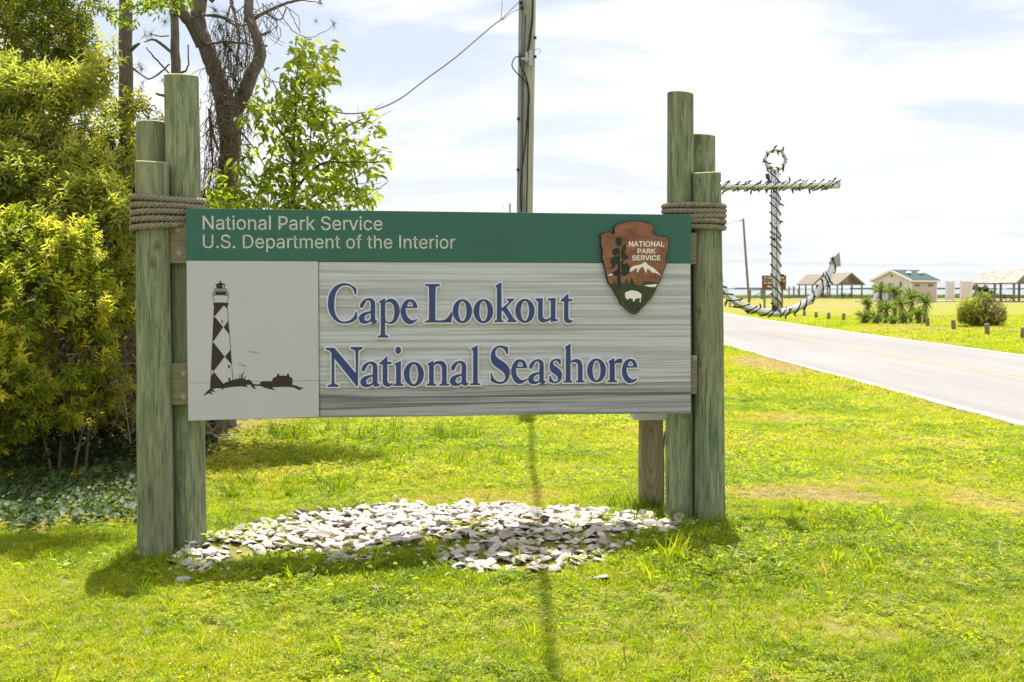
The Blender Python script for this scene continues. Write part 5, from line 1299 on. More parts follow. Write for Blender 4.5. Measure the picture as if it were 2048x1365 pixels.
# ground cover of round grey-green leaves in the shade
n = 17000
x = rng.uniform(-5.8, -1.0, n); y = rng.uniform(7.4, 12.8, n)
px_, py_ = proj(x, y, 0 * x)
kp = cover_zone(x, y)
x, y = x[kp], y[kp]; n = len(x); z = ground_z(x, y) + rng.uniform(.03, .11, n)
V = []; nn = 7
C = np.stack([x, y, z], -1); A = np.stack([rng.normal(0, .55, n), rng.normal(-.1, .55, n), np.ones(n)], -1); A /= np.linalg.norm(A, axis=1)[:, None]
U = np.cross(A, np.array([0, 1., 0])); U /= np.linalg.norm(U, axis=1)[:, None]; Wv = np.cross(A, U); rr = rng.uniform(.012, .030, n)
ring = [C + (U * math.cos(6.2832 * q / nn) + Wv * math.sin(6.2832 * q / nn)) * (rr * (1 if q else .75))[:, None] + A * (.006 * (q % 2)) for q in range(nn)]
V = np.stack([C - A * .004] + ring, 1).reshape(-1, 3); b = np.arange(n)[:, None] * (nn + 1)
Ft = np.concatenate([b + np.array([[0, 1 + q, 1 + (q + 1) % nn]]) for q in range(nn)])
MAT['cover'] = leaf_mat('round_ground_leaf', [(.025, .05, .015), (.055, .095, .03), (.12, .17, .075)], [(.04, .08, .01), (.08, .16, .02), (.14, .24, .03)], .25, .55, .4)
tag(link('ground_cover', mesh_np('ground_cover', V, Ft, MAT['cover'], False, {'tint': ('FACE', 'FLOAT', np.tile(np.clip(rng.normal(.5, .25, n), 0, 1), nn).astype(np.float32))})), kind='stuff')
# leaf litter under the bushes
n = 2600; x = rng.uniform(-6, -2.2, n); y = rng.uniform(9.8, 13.5, n)
V, Fq = leaf_arrays(np.stack([x, y, ground_z(x, y) + .012 + rng.uniform(0, .02, n)], -1), rand_dir(n) * np.array([1, 1, .2]), np.tile([0, 0, 1.], (n, 1)) + rng.normal(size=(n, 3)) * .3, rng.uniform(.03, .07, n), rng.uniform(.012, .03, n))
tag(link('fallen_leaves', mesh_np('fallen_leaves', V, Fq, simple('leaf_litter', (.13, .085, .055), .9, .4, 6))), kind='stuff')
# a few broad weeds round the logs
V = []; pts_ = []
for (cx, cy, rr_, n_) in [(-2.28, 6.72, .16, 26), (-1.78, 7.05, .18, 26), (-1.55, 7.35, .25, 34), (-1.9, 6.45, .35, 60), (-1.2, 6.5, .5, 70), (-.35, 6.9, .3, 18), (.1, 6.65, .3, 16), (-.9, 6.25, .6, 60), (1.0, 6.4, .7, 90), (-2.6, 6.6, .3, 30)]:
    for i in range(n_):
        a = rng.uniform(0, 6.28); d = rr_ * math.sqrt(rng.uniform()); pts_.append((cx + d * math.cos(a), cy + d * math.sin(a) * .6))
pts_ = np.array(pts_); n = len(pts_)
V, Fq = leaf_arrays(np.stack([pts_[:, 0], pts_[:, 1], ground_z(pts_[:, 0], pts_[:, 1]) + rng.uniform(.02, .075, n)], -1), rand_dir(n) * np.array([1, 1, .35]) + np.array([0, 0, .15]), np.tile([0, -.1, 1.], (n, 1)) + rng.normal(size=(n, 3)) * .3, rng.uniform(.025, .055, n), rng.uniform(.016, .034, n))
tag(link('broadleaf_weeds', mesh_np('broadleaf_weeds', V, Fq, MAT['leaf_d'], False, {'tint': ('FACE', 'FLOAT', np.tile(np.clip(rng.normal(.55, .18, n), 0, 1), 2).astype(np.float32))})), kind='stuff')

# ------------------------------------------------------------------ trees behind the sign
def px_tube(m, pts, n=10, sub=5, rough=0.0):
    """pts: (px, py, Y, width in photograph pixels)"""
    Q = []
    for px, py, Y_, w in pts:
        p = at(px, py, Y_); Q.append((p.x, p.y, p.z, w * .5 * Y_ / F))
    S = smooth_path(Q, sub)
    P = [Vector(q[:3]) + Vector(rng.normal(size=3)) * rough for q in S]
    m.tube(P, [max(.002, q[3]) for q in S], n)
    return P
PINE = thing('forked_pine', 'twisted forked pine wrapped in dry vines, behind the left-hand logs', 'tree', (at(445, 700, 13.5).x, 13.5, 0))
m = MB()
px_tube(m, [(440, 930, 13.5, 62), (445, 700, 13.5, 56), (448, 500, 13.5, 50), (449, 420, 13.5, 46), (454, 360, 13.5, 42), (461, 300, 13.5, 42), (458, 240, 13.5, 46), (447, 195, 13.5, 40), (432, 150, 13.45, 34), (412, 95, 13.4, 31), (398, 50, 13.4, 29), (400, 0, 13.4, 28), (410, -80, 13.4, 30)], 14, 5, .006)
px_tube(m, [(408, 90, 13.4, 34), (385, 50, 13.3, 26), (362, 20, 13.2, 22), (345, -40, 13.2, 18)], 10, 4, .004)
px_tube(m, [(465, 225, 13.5, 34), (488, 190, 13.5, 28), (503, 150, 13.5, 26), (520, 110, 13.5, 24), (512, 70, 13.5, 20), (500, 40, 13.5, 20), (497, 0, 13.5, 18), (500, -60, 13.5, 14)], 10, 5, .004)
m.build('trunk', MAT['bark'], PINE, True)
m = MB()
BR = [[(505, 40, 13.5, 9), (530, 25, 13.4, 7), (570, 8, 13.3, 6), (600, 0, 13.2, 5), (640, -12, 13.2, 3)],
      [(532, 26, 13.4, 5), (560, 40, 13.3, 3), (575, 15, 13.2, 2.5), (590, 45, 13.1, 2), (600, 65, 13.1, 1.5)],
      [(600, 0, 13.2, 3), (625, 3, 13.1, 2.2), (645, 8, 13.1, 1.6)],
      [(515, 70, 13.5, 8), (528, 68, 13.5, 6), (540, 63, 13.5, 4)], [(518, 95, 13.5, 7), (530, 92, 13.5, 5), (535, 92, 13.5, 3)],
      [(405, 85, 13.3, 6), (385, 40, 13.2, 5), (430, 30, 13.1, 4), (480, 50, 13.1, 3), (500, 75, 13, 2.4)],
      [(410, 88, 13.3, 5), (450, 85, 13.3, 5), (490, 88, 13.3, 4), (512, 96, 13.3, 3)], [(400, 30, 13.3, 5), (440, 35, 13.3, 6), (475, 52, 13.3, 5), (505, 45, 13.3, 4)],
      [(462, 0, 13.4, 8), (470, 30, 13.4, 7), (478, 70, 13.4, 6), (476, 110, 13.4, 4), (470, 160, 13.4, 2.5)],
      [(525, 85, 13.4, 3), (527, 130, 13.3, 2.6), (540, 160, 13.2, 2.2), (570, 166, 13.1, 1.6), (585, 150, 13.1, 1.2)],
      [(555, 15, 13.2, 2), (585, 60, 13.1, 1.8), (620, 75, 13.1, 1.5), (655, 60, 13.0, 1.2), (668, 48, 13, 1.2)],
      [(480, 262, 13.4, 4), (510, 300, 13.3, 3), (540, 345, 13.2, 2), (580, 372, 13.2, 1.4)], [(435, 300, 13.4, 5), (425, 260, 13.4, 4), (418, 220, 13.4, 5), (425, 330, 13.4, 4), (415, 390, 13.4, 3)],
      [(490, 135, 13.6, 4), (495, 90, 13.5, 3), (488, 50, 13.5, 3), (495, 15, 13.5, 2)], [(420, 0, 13.4, 16), (440, -30, 13.4, 14), (470, -60, 13.4, 10)]]
for b_ in BR: px_tube(m, b_, 6, 5, .004)
for i in range(46):
    x0 = rng.uniform(455, 560); y0 = rng.uniform(-5, 60); x1 = x0 + rng.normal(0, 18); y1 = y0 + rng.uniform(10, 60)
    px_tube(m, [(x0, y0, 13.3, 1.8), ((x0 + x1) / 2 + rng.normal(0, 12), (y0 + y1) / 2, 13.3, 1.4), (x1, y1, 13.3, .9)], 4, 3)
m.build('branch', MAT['bark'], PINE, True)['kind'] = 'stuff'
m = MB()
for i in range(330):                                   # hanging dry vines
    if i < 200: x0 = rng.uniform(425, 510); y0 = rng.uniform(20, 200); L = rng.uniform(30, 130)
    elif i < 280: x0 = rng.normal(458, 26); y0 = rng.uniform(180, 360); L = rng.uniform(30, 100)
    else: x0 = rng.uniform(410, 440); y0 = rng.uniform(210, 330); L = rng.uniform(40, 120)
    x1 = x0 + rng.normal(0, 14)
    px_tube(m, [(x0, y0, 13.2 + rng.normal(0, .12), 1.5), (x0 + rng.normal(0, 10), y0 + L * .35, 13.2, 1.3), (x1 + rng.normal(0, 8), y0 + L * .7, 13.2, 1.2), (x1, y0 + L, 13.2, .8)], 3, 3)
for i in range(70):
    y0 = rng.uniform(130, 420); px_tube(m, [(440 + rng.normal(0, 10), y0, 13.15, 2.2), (460, y0 + rng.normal(0, 25), 13.1, 2.4), (480 + rng.normal(0, 10), y0 + rng.normal(0, 30), 13.15, 2)], 4, 3)
m.build('dry_vines', MAT['vine'], PINE)['kind'] = 'stuff'
def needles(m, px, py, Y_, L, n, dirn=None):
    c = at(px, py, Y_)
    for i in range(n):
        d = Vector(rng.normal(size=3)).normalized()
        if dirn is not None: d = (d + Vector(dirn) * 1.1).normalized()
        s = d.orthogonal().normalized() * .0018; t = c + d * L * rng.uniform(.7, 1.1); b = len(m.v)
        m.v += [tuple(c - s), tuple(c + s), tuple(t)]; m.f.append((b, b + 1, b + 2))
m = MB()
for (px, py, L, n_) in [(640, 2, .13, 60), (668, 48, .12, 50), (632, 42, .09, 30), (440, 55, .16, 90), (450, 90, .16, 80), (462, 100, .17, 90), (455, 70, .14, 60), (482, 130, .14, 60), (480, 185, .17, 90), (500, 150, .13, 60), (430, 20, .15, 60), (520, 115, .12, 40), (455, 30, .14, 60), (560, 300, .14, 40), (470, 160, .13, 60), (380, 10, .15, 70), (350, 30, .15, 70), (400, 25, .14, 70)]:
    needles(m, px, py, 13.1, L, n_)
m.build('needles', leafset('pine_needle', (.06, .08, .02), (.08, .12, .02), (.12, .16, .02), (.2, .2, .03), (.1, .15, .02), (.2, .3, .02), (.3, .4, .02), (.4, .4, .03), .4), PINE)['kind'] = 'stuff'

SP = thing('slender_pine', 'slender straight pine rising behind the tallest left log', 'tree', (at(350, 700, 14.6).x, 14.6, 0))
m = MB()
px_tube(m, [(356, 880, 14.6, 26), (354, 600, 14.6, 24), (354, 300, 14.6, 21), (352, 150, 14.6, 20), (350, 70, 14.6, 17), (348, 0, 14.6, 15), (347, -80, 14.6, 14)], 10, 4, .004)
m.build('trunk', MAT['bark'], SP, True)
m = MB()
for b_ in [[(342, 105, 14.5, 6), (325, 90, 14.4, 6), (308, 80, 14.3, 5), (288, 84, 14.2, 2)], [(340, 128, 14.5, 3), (318, 148, 14.4, 4), (300, 158, 14.3, 3.5), (285, 152, 14.3, 3), (265, 135, 14.2, 2)], [(338, 148, 14.5, 3), (315, 122, 14.4, 3.5), (292, 95, 14.3, 2)], [(362, 145, 14.5, 5), (374, 140, 14.4, 4), (377, 115, 14.4, 3), (376, 90, 14.3, 3)], [(335, 193, 14.5, 7), (312, 187, 14.4, 4)], [(338, 72, 14.5, 3), (318, 73, 14.4, 2.5), (300, 68, 14.3, 1.5)]]:
    px_tube(m, b_, 6, 4, .003)
m.build('branch', MAT['bark'], SP, True)['kind'] = 'stuff'
m = MB()
for (px, py, n_) in [(302, 68, 40), (290, 72, 30), (283, 138, 50), (268, 140, 40), (330, 45, 50), (325, 160, 30), (340, 25, 60), (285, 165, 25), (262, 175, 40), (278, 128, 25)]: needles(m, px, py, 14.2, .14, n_)
m.build('needles', bpy.data.materials['pine_needle'], SP)['kind'] = 'stuff'
BP = thing('straight_pine', 'thick straight grey trunk rising between the bush and the left-hand logs', 'tree', (at(252, 700, 15.5).x, 15.5, 0))
m = MB()
px_tube(m, [(252, 880, 15.5, 38), (252, 500, 15.5, 32), (253, 250, 15.5, 29), (252, 120, 15.5, 27), (251, 0, 15.5, 25), (250, -90, 15.5, 23)], 12, 4, .005)
m.build('trunk', MAT['bark_grey'], BP, True)
m = MB(); px_tube(m, [(262, 100, 15.4, 9), (272, 92, 15.3, 7), (280, 87, 15.3, 4)], 7, 3); m.build('branch', MAT['bark_grey'], BP, True)

# drooping-leaved young tree at the right of the pine
LT = thing('young_leafy_tree', 'young tree with drooping light green leaves rising above the left half of the sign', 'tree', (at(600, 700, 12.2).x, 12.2, 0))
m = MB()
sk = [[(425, 900, 12.2, 16), (450, 760, 12.2, 13), (530, 600, 12.2, 11), (575, 480, 12.2, 10), (588, 380, 12.2, 9), (585, 320, 12.2, 8), (590, 240, 12.2, 6), (592, 170, 12.2, 4), (600, 110, 12.1, 2)],
      [(590, 330, 12.2, 6), (620, 310, 12.1, 5), (660, 280, 12, 4), (700, 250, 11.9, 3), (740, 235, 11.9, 2)], [(588, 380, 12.2, 6), (640, 330, 12, 5), (700, 325, 11.9, 3.5), (780, 326, 11.8, 1.5)],
      [(586, 300, 12.2, 5), (560, 262, 12.2, 4), (530, 220, 12.1, 3), (500, 200, 12.1, 2)], [(588, 250, 12.2, 4), (560, 200, 12.2, 3), (545, 160, 12.2, 2)], [(592, 200, 12.2, 3), (620, 150, 12.2, 2.5), (640, 100, 12.2, 1.5)],
      [(590, 420, 12.2, 6), (540, 380, 12.2, 4), (490, 370, 12.2, 3), (440, 385, 12.2, 2)], [(596, 460, 12.2, 6), (650, 400, 12.1, 4), (700, 380, 12, 3), (730, 410, 12, 1.5)], [(620, 310, 12.1, 3), (625, 240, 12, 2.5), (640, 215, 12, 2)],
      [(700, 328, 11.9, 2), (730, 312, 11.9, 1.6), (765, 300, 11.9, 1.2)]]
for b_ in sk: px_tube(m, b_, 6, 4, .003)
for i in range(26):
    x0 = rng.uniform(640, 730); y0 = rng.uniform(230, 420); px_tube(m, [(x0, y0, 12, 1.6), (x0 + rng.uniform(20, 40), y0 - rng.uniform(0, 25), 12, 1.2), (x0 + rng.uniform(45, 75), y0 - rng.uniform(10, 60), 12, .7)], 3, 3)
m.build('trunk', MAT['twig'], LT, True)
CL = [(606, 105, 34), (660, 98, 20), (628, 128, 40), (650, 150, 30), (585, 150, 28), (612, 178, 38), (530, 165, 16), (560, 190, 26), (538, 215, 40), (590, 225, 42), (640, 225, 34), (500, 215, 14), (560, 265, 44), (610, 270, 44), (655, 275, 40), (690, 262, 26), (735, 232, 16), (745, 262, 20), (710, 300, 30), (760, 308, 18), (725, 325, 16), (775, 322, 9), (585, 310, 44), (640, 325, 44), (690, 350, 28),
      (530, 300, 18), (560, 360, 36), (610, 380, 46), (660, 395, 44), (705, 390, 26), (725, 408, 16), (500, 385, 34), (450, 395, 34), (415, 395, 24), (540, 405, 40), (430, 410, 26), (480, 412, 30), (590, 420, 44), (650, 430, 44), (700, 420, 24), (430, 350, 14), (522, 360, 22), (490, 352, 14), (545, 338, 22), (745, 345, 18), (735, 385, 20), (690, 310, 30), (470, 330, 16), (500, 300, 18), (480, 240, 14), (560, 460, 60), (640, 480, 60), (480, 470, 50)]
C = []; 
for (px, py, r) in CL:
    n_ = int(r * r / 13)
    for i in range(n_):
        a = rng.uniform(0, 6.28); d = r * math.sqrt(rng.uniform())
        C.append(tuple(at(px + d * math.cos(a), py + d * math.sin(a) * .9, 12.1 + rng.normal(0, .10 + r * .006))))
C = np.array(C); n = len(C)
kk = vn3(C, 5.5, 5) > .42; C = C[kk]; n = len(C)
D_ = np.stack([rng.normal(0, .75, n) + .25, rng.normal(0, .6, n), rng.normal(-.45, .4, n)], -1)
N_ = np.stack([rng.normal(0, .5, n), rng.normal(-.1, .6, n), np.ones(n)], -1)
ln = rng.uniform(.065, .125, n)
V, Fq = leaf_arrays(C, D_, N_, ln, ln * .42, .3)
tint = np.clip(rng.normal(.5, .22, n) + (vn3(C, 2.5, 9) - .5), 0, 1)
V = V - np.array(origin_of(LT))
link('crown', mesh_np('crown', V, Fq, MAT['leaf_d'], False, {'tint': ('FACE', 'FLOAT', np.tile(tint, 2).astype(np.float32))}), LT)['kind'] = 'stuff'
# leaves of an overhanging branch along the top edge
OB = thing('overhanging_branch', 'leafy branch tips hanging into view along the top edge, left of the pine fork', 'branch', tuple(at(330, -30, 12.6)))
m = MB(); px_tube(m, [(440, -40, 12.8, 8), (380, -10, 12.7, 6), (320, 5, 12.6, 4), (270, 12, 12.5, 3), (210, 28, 12.4, 2)], 6, 4, .003); px_tube(m, [(300, 8, 12.6, 3), (268, 28, 12.5, 2), (240, 40, 12.4, 1.5)], 5, 3); m.build('twig', MAT['twig'], OB, True)
C = []
for (px, py, r) in [(215, 22, 16), (240, 35, 16), (262, 45, 14), (285, 12, 20), (310, 18, 18), (330, 5, 18), (260, 8, 16), (355, 8, 16), (375, -5, 20), (300, -12, 30), (225, 40, 10)]:
    for i in range(int(r * r / 9)):
        a = rng.uniform(0, 6.28); d = r * math.sqrt(rng.uniform()); C.append(tuple(at(px + d * math.cos(a), py + d * math.sin(a), 12.5 + rng.normal(0, .15))))
C = np.array(C); n = len(C); ln = rng.uniform(.05, .085, n)
V, Fq = leaf_arrays(C, rand_dir(n) + np.array([0, 0, -.3]), rand_dir(n) + np.array([0, 0, 1.]), ln, ln * .45)
link('leaves', mesh_np('leaves', V - np.array(origin_of(OB)), Fq, MAT['leaf_d'], False, {'tint': ('FACE', 'FLOAT', np.tile(np.clip(rng.normal(.35, .2, n), 0, 1), 2).astype(np.float32))}), OB)['kind'] = 'stuff'

# unseen needle clusters and limbs added above the picture to dapple lawn and bushes
def shade_canopy(parent, blobs_, frm, n_):
    m = MB(); tw = MB()
    for (c, r) in blobs_:
        c = Vector(c); a0 = Vector(frm)
        md = a0.lerp(c, .5) + Vector((0, 0, .3)); tw.tube([a0, md, c], [.05, .035, .012], 6)
        for i in range(int(n_ * r[0])):
            d = rand_dir(1)[0]; p = c + Vector((d[0] * r[0], d[1] * r[1], d[2] * r[2])) * float(rng.uniform(.2, 1))
            for q in range(16):
                e = Vector(rng.normal(size=3)).normalized(); s_ = e.orthogonal().normalized() * .008; b = len(m.v)
                m.v += [tuple(p - s_), tuple(p + s_), tuple(p + e * .20)]; m.f.append((b, b + 1, b + 2))
    tw.build('added_limb', MAT['bark'], parent, True)['kind'] = 'stuff'
    m.build('shade_canopy', bpy.data.materials['pine_needle'], parent)['kind'] = 'stuff'
shade_canopy(BP, [((-5.2, 16.2, 9.0), (1.7, 1.3, 1.0)), ((-6.8, 15.6, 8.6), (1.5, 1.2, .9)), ((-3.05, 10.2, 8.7), (.62, .42, .4))], (-5.25, 15.5, 7.2), 420)  # last cluster is added out of view to shade the lawn at the left
shade_canopy(PINE, [((-2.9, 13.0, 7.6), (1.1, .7, .5)), ((-2.0, 13.4, 7.9), (.9, .45, .4)), ((-3.6, 12.2, 7.6), (.9, .6, .4))], (-3.4, 13.4, 5.4), 380)
# ------------------------------------------------------------------ utility pole, wires
UP = thing('utility_pole', 'tall grey-green wooden utility pole rising behind the middle of the sign, cables running down it', 'utility pole', (at(1049, 430, 17).x, 17, 0))
k = NM('weathered_pole', 0.9, 0.15)
g1 = k.noise(k.coord('Object', (8, 8, .7)), 1.6, 6, .6, .6); g2 = k.noise(k.coord('Object', (60, 60, 1.5)), 1.5, 4, .6)
col = k.ramp(g1, [(.3, (.28, .29, .22)), (.5, (.40, .41, .32)), (.7, (.50, .48, .40))]); col = k.mix(k.ramp(g2, [(.35, .7), (.48, 0)]), col, (.10, .085, .065))
k.color(col); k.bump(g2, .4, .004); MAT['pole'] = k.m
m = MB(); px_tube(m, [(1046, 830, 17, 33), (1050, 420, 17, 31), (1053, 200, 17, 31), (1056, 0, 17, 31), (1060, -350, 17, 28), (1062, -520, 17, 26)], 20, 6)
m.build('pole', MAT['pole'], UP, True)
m = MB(); px_tube(m, [(1033, 830, 16.9, 7), (1037, 420, 16.9, 7), (1039, 200, 16.9, 7), (1041, 0, 16.9, 7), (1044, -200, 16.9, 7)], 8, 4); m.build('conduit', simple('pole_conduit', (.30, .33, .36), .45, .08, 6), UP, True)
MAT['cable'] = simple('black_cable', (.03, .028, .028), .6, .1, 5)
for c_ in [[(1066, -60, 16.8, 3.5), (1065, 30, 16.82, 4.5), (1061, 70, 16.83, 5), (1056, 102, 16.83, 4)],
           [(1060, 108, 16.82, 2.5), (1045, 112, 16.8, 2.5), (1030, 116, 16.8, 2.5), (1024, 132, 16.8, 2.5), (1034, 147, 16.8, 2.5), (1048, 160, 16.82, 2.8), (1056, 182, 16.83, 3), (1054, 250, 16.83, 3), (1049, 300, 16.83, 3), (1043, 350, 16.83, 3), (1041, 390, 16.83, 3), (1045, 440, 16.83, 3)],
           [(1040, 106, 16.82, 2.5), (1041, 130, 16.8, 2.8), (1052, 155, 16.82, 2.8), (1058, 185, 16.83, 2.8), (1057, 240, 16.83, 2.8), (1055, 330, 16.83, 2.8), (1053, 440, 16.83, 2.8)],
           [(1066, 102, 16.8, 1), (1074, 98, 16.8, 1), (1081, 101, 16.8, 1), (1078, 109, 16.8, 1)], [(1044, 430, 16.86, 1.5), (1046, 200, 16.86, 1.5), (1051, 30, 16.86, 1.5)]]:
    m = MB(); px_tube(m, c_, 6, 5); m.build('cable', MAT['cable'], UP, True)
def pxbox(m, x0, y0, x1, y1, Y_, dep):
    a, b = at(x0, y0, Y_), at(x1, y1, Y_); m.box(((a.x + b.x) / 2, Y_, (a.z + b.z) / 2), (abs(b.x - a.x), dep, abs(a.z - b.z)))
m = MB(); pxbox(m, 1042, 116, 1058, 120, 16.78, .03); pxbox(m, 1058, 101, 1065, 132, 16.8, .05); pxbox(m, 1050, 106, 1056, 124, 16.8, .05); m.build('bracket', simple('pole_bracket', (.42, .42, .42), .4, .1, 8, metal=.6), UP)
for (x_, y_) in [(1042, 6), (1044, 16), (1070, 76), (1070, 114), (1037, 238), (1036, 340)]:
    m = MB(); pxbox(m, x_ - 3, y_ - 2, x_ + 3, y_ + 2, 16.84, .08); m.build('clamp', MAT['cable'], UP)
SW = thing('service_wire', 'thin sagging wire from the utility pole down into the young leafy tree', 'wire', tuple(at(900, 140, 15)))
m = MB()
px_tube(m, [(1040, 2, 16.9, 1.6), (1012, 30, 16.6, 1.8), (1003, 39, 16.5, 2.6), (985, 52, 16.3, 2.6), (950, 82, 15.8, 2.6), (905, 120, 15.2, 2.8), (850, 160, 14.6, 2.8), (800, 198, 14, 3), (750, 220, 13.4, 3), (700, 228, 12.9, 3), (652, 220, 12.4, 3), (640, 215, 12.2, 3)], 6, 5)
px_tube(m, [(1039, 18, 16.9, 1.2), (1020, 28, 16.6, 1.2), (1003, 40, 16.5, 1.6), (1004, 15, 16.6, 1.2), (1004, -40, 16.8, 1.2)], 5, 5)
m.build('wire', simple('service_cable', (.10, .085, .075), .7, .15, 5), SW, True)
OC = thing('overhead_cable', 'thick cable overhead whose shadow draws a dark line across the lawn', 'cable', (.2, 16, 8.6))
m = MB(); P = []
for i in range(30):
    t = i / 29; y_ = 17 - t * 42; P.append((.205 + .03 * t + .1 * (1 - t) ** 6 + .010 * math.sin(t * 60), y_, 8.2 - 4 * 1.3 * t * (1 - t)))
m.tube(P, .021, 8); m.build('cable_line', MAT['cable'], OC, True)

# ------------------------------------------------------------------ anchor of silver tube wound with fairy lights
YA = 7.98
AN = thing('anchor_decoration', 'silver tube anchor wound with dark green fairy-light string, fixed beside the right-hand logs', 'anchor', tuple(at(1552, 620, YA)))
k = NM('silver_tube', 0.28, 0.5); k.b.inputs['Metallic'].default_value = 0.85
nz = k.noise(k.coord('Object'), 9, 4, .6); k.color(k.ramp(nz, [(.3, (.52, .52, .53)), (.7, (.74, .74, .74))])); k.bump(nz, .1, .01); MAT['tube'] = k.m
k = NM('creamy_tube', 0.5, 0.4); nz = k.noise(k.coord('Object'), 7, 4, .6); k.color(k.ramp(nz, [(.3, (.50, .47, .36)), (.7, (.66, .64, .55))])); k.b.inputs['Metallic'].default_value = .25; MAT['tube_b'] = k.m
MAT['lightwire'] = simple('light_string_green', (.012, .035, .026), .5, .2, 6)
MAT['bulb'] = simple('clear_bulb', (.62, .64, .60), .15, .05, 6)
for off_ in (-4.6, 4.6):
    m = MB(); px_tube(m, [(1549.5 + off_, 342, YA, 8.4), (1551 + off_, 480, YA, 8.4), (1552.5 + off_, 622, YA, 8.4)], 12, 4); m.build('shank_tube', MAT['tube'], AN, True)
m = MB(); px_tube(m, [(1424, 374, YA - .01, 15), (1550, 372, YA - .01, 15), (1679, 370, YA - .01, 15)], 14, 4); m.build('cross_tube', MAT['tube'], AN, True)
arm = [(1424, 520, YA, 13), (1430, 548, YA, 14), (1442, 574, YA, 14), (1462, 597, YA, 14.5), (1488, 613, YA, 15), (1520, 623, YA, 15), (1552, 627, YA, 15), (1584, 620, YA, 15), (1612, 606, YA, 15), (1636, 585, YA, 14.5), (1652, 562, YA, 14), (1662, 540, YA, 13.5), (1666, 530, YA, 13)]
m = MB(); px_tube(m, arm, 14, 5); m.build('curved_arm', MAT['tube'], AN, True)
m = MB(); P = []
for i in range(29):
    a = 2 * math.pi * i / 28; P.append(tuple(at(1550.5 + 20 * math.cos(a), 320 + 20.5 * math.sin(a), YA)))
m.tube(P, .0105, 8, False); m.build('ring', MAT['tube_b'], AN, True)
def fluke(pts):
    m = MB(); f = [at(x_, y_, YA - .018) for x_, y_ in pts]; b = [at(x_, y_, YA + .018) for x_, y_ in pts]; n = len(pts)
    m.add(f + b, [tuple(range(n)), tuple(range(2 * n - 1, n - 1, -1))] + [(i, i + n, (i + 1) % n + n, (i + 1) % n) for i in range(n)]); m.build('fluke', simple('fluke_grey', (.36, .36, .36), .6, .15, 9), AN)
fluke([(1679, 504), (1657, 526), (1664, 536), (1682, 533)]); fluke([(1424, 500), (1419, 526), (1428, 528), (1440, 520)])
def wind(path, radpx, turns, jit, nb, label='light_string', phase=0.0, skew=0.0):
    """wire spiralling round a path given in photograph pixels, with bulbs on short sockets"""
    S = smooth_path([tuple(at(p[0], p[1], YA)) for p in path], 24); S = np.array(S)
    seg = np.linalg.norm(np.diff(S, axis=0), axis=1); cum = np.concatenate([[0], np.cumsum(seg)]); tot = cum[-1]
    n = int(turns * 14); s_ = np.linspace(0, tot, n)
    s_ = np.clip(s_ + np.interp(np.linspace(0, turns, n), np.arange(int(turns) + 2), rng.normal(0, jit * tot / turns, int(turns) + 2)), 0, tot)
    C_ = np.stack([np.interp(s_, cum, S[:, i]) for i in range(3)], -1)
    T_ = np.gradient(C_, axis=0); T_ = np.stack([np.interp(s_, cum, np.gradient(S[:, i])) for i in range(3)], -1); T_ /= np.linalg.norm(T_, axis=1)[:, None] + 1e-9
    Yv = np.array([0, 1., 0]); A_ = np.cross(T_, Yv); r = radpx * YA / F
    th = np.linspace(0, turns * 2 * math.pi, n) + phase
    P = C_ + (A_ * np.cos(th)[:, None] + Yv * np.sin(th)[:, None]) * (r * (1.12 + .12 * rng.uniform(size=n)))[:, None] + T_ * (np.cos(th) * r * skew)[:, None]
    m = MB(); m.tube([tuple(p) for p in P], .0044, 5, False)
    o = m.build(label, MAT['lightwire'], AN, True)
    for i in range(nb):
        j = int((i + .5 + rng.uniform(-.3, .3)) * n / nb); j = max(0, min(n - 1, j))
        if P[j][1] > YA + .015 and rng.uniform() < .8: j = (j + 7) % n
        a = Vector(P[j]); dn = (Vector(P[j]) - Vector(C_[j])).normalized(); d = (dn * 1.0 + Vector(T_[j]) * rng.normal(0, .8) + Vector(rng.normal(size=3)) * .25).normalized()
        q = MB(); q.tube([a, a + d * .021], [.0056, .0062], 6); so = q.build('bulb_socket', MAT['lightwire'], o)
        q = MB(); q.tube([a + d * .020, a + d * .031, a + d * .036], [.0034, .0034, .0008], 6)
        qm = q.build('bulb', MAT['bulb'], o)
wind([(1549.5, 342), (1551, 480), (1552.5, 622)], 9, 15, .3, 12, skew=.8)
wind([(1428, 374), (1550, 372), (1540, 372)][:2], 8, 10, .35, 26, skew=1.3)
wind([(1552, 372), (1672, 370)], 8, 10, .35, 26, skew=1.3, phase=1.5)
wind([p[:2] for p in arm[1:7]], 7.5, 9, .3, 15, skew=.7)
wind([p[:2] for p in arm[6:]] + [(1668, 524)], 7.5, 9, .3, 16, skew=.7)
wind([(1550.5 + 20 * math.cos(a / 16 * 6.283), 320 + 20.5 * math.sin(a / 16 * 6.283)) for a in range(17)], 3.2, 8, .1, 13)
m = MB(); a_ = at(1538, 355, YA - .02)
m.tube([a_ + Vector((-.012, 0, .025)), a_ + Vector((-.008, 0, .0)), a_ + Vector((.004, 0, -.028))], [.014, .016, .005], 8); m.build('plug', simple('teal_plug', (.02, .10, .09), .5, .1, 6), AN, True)

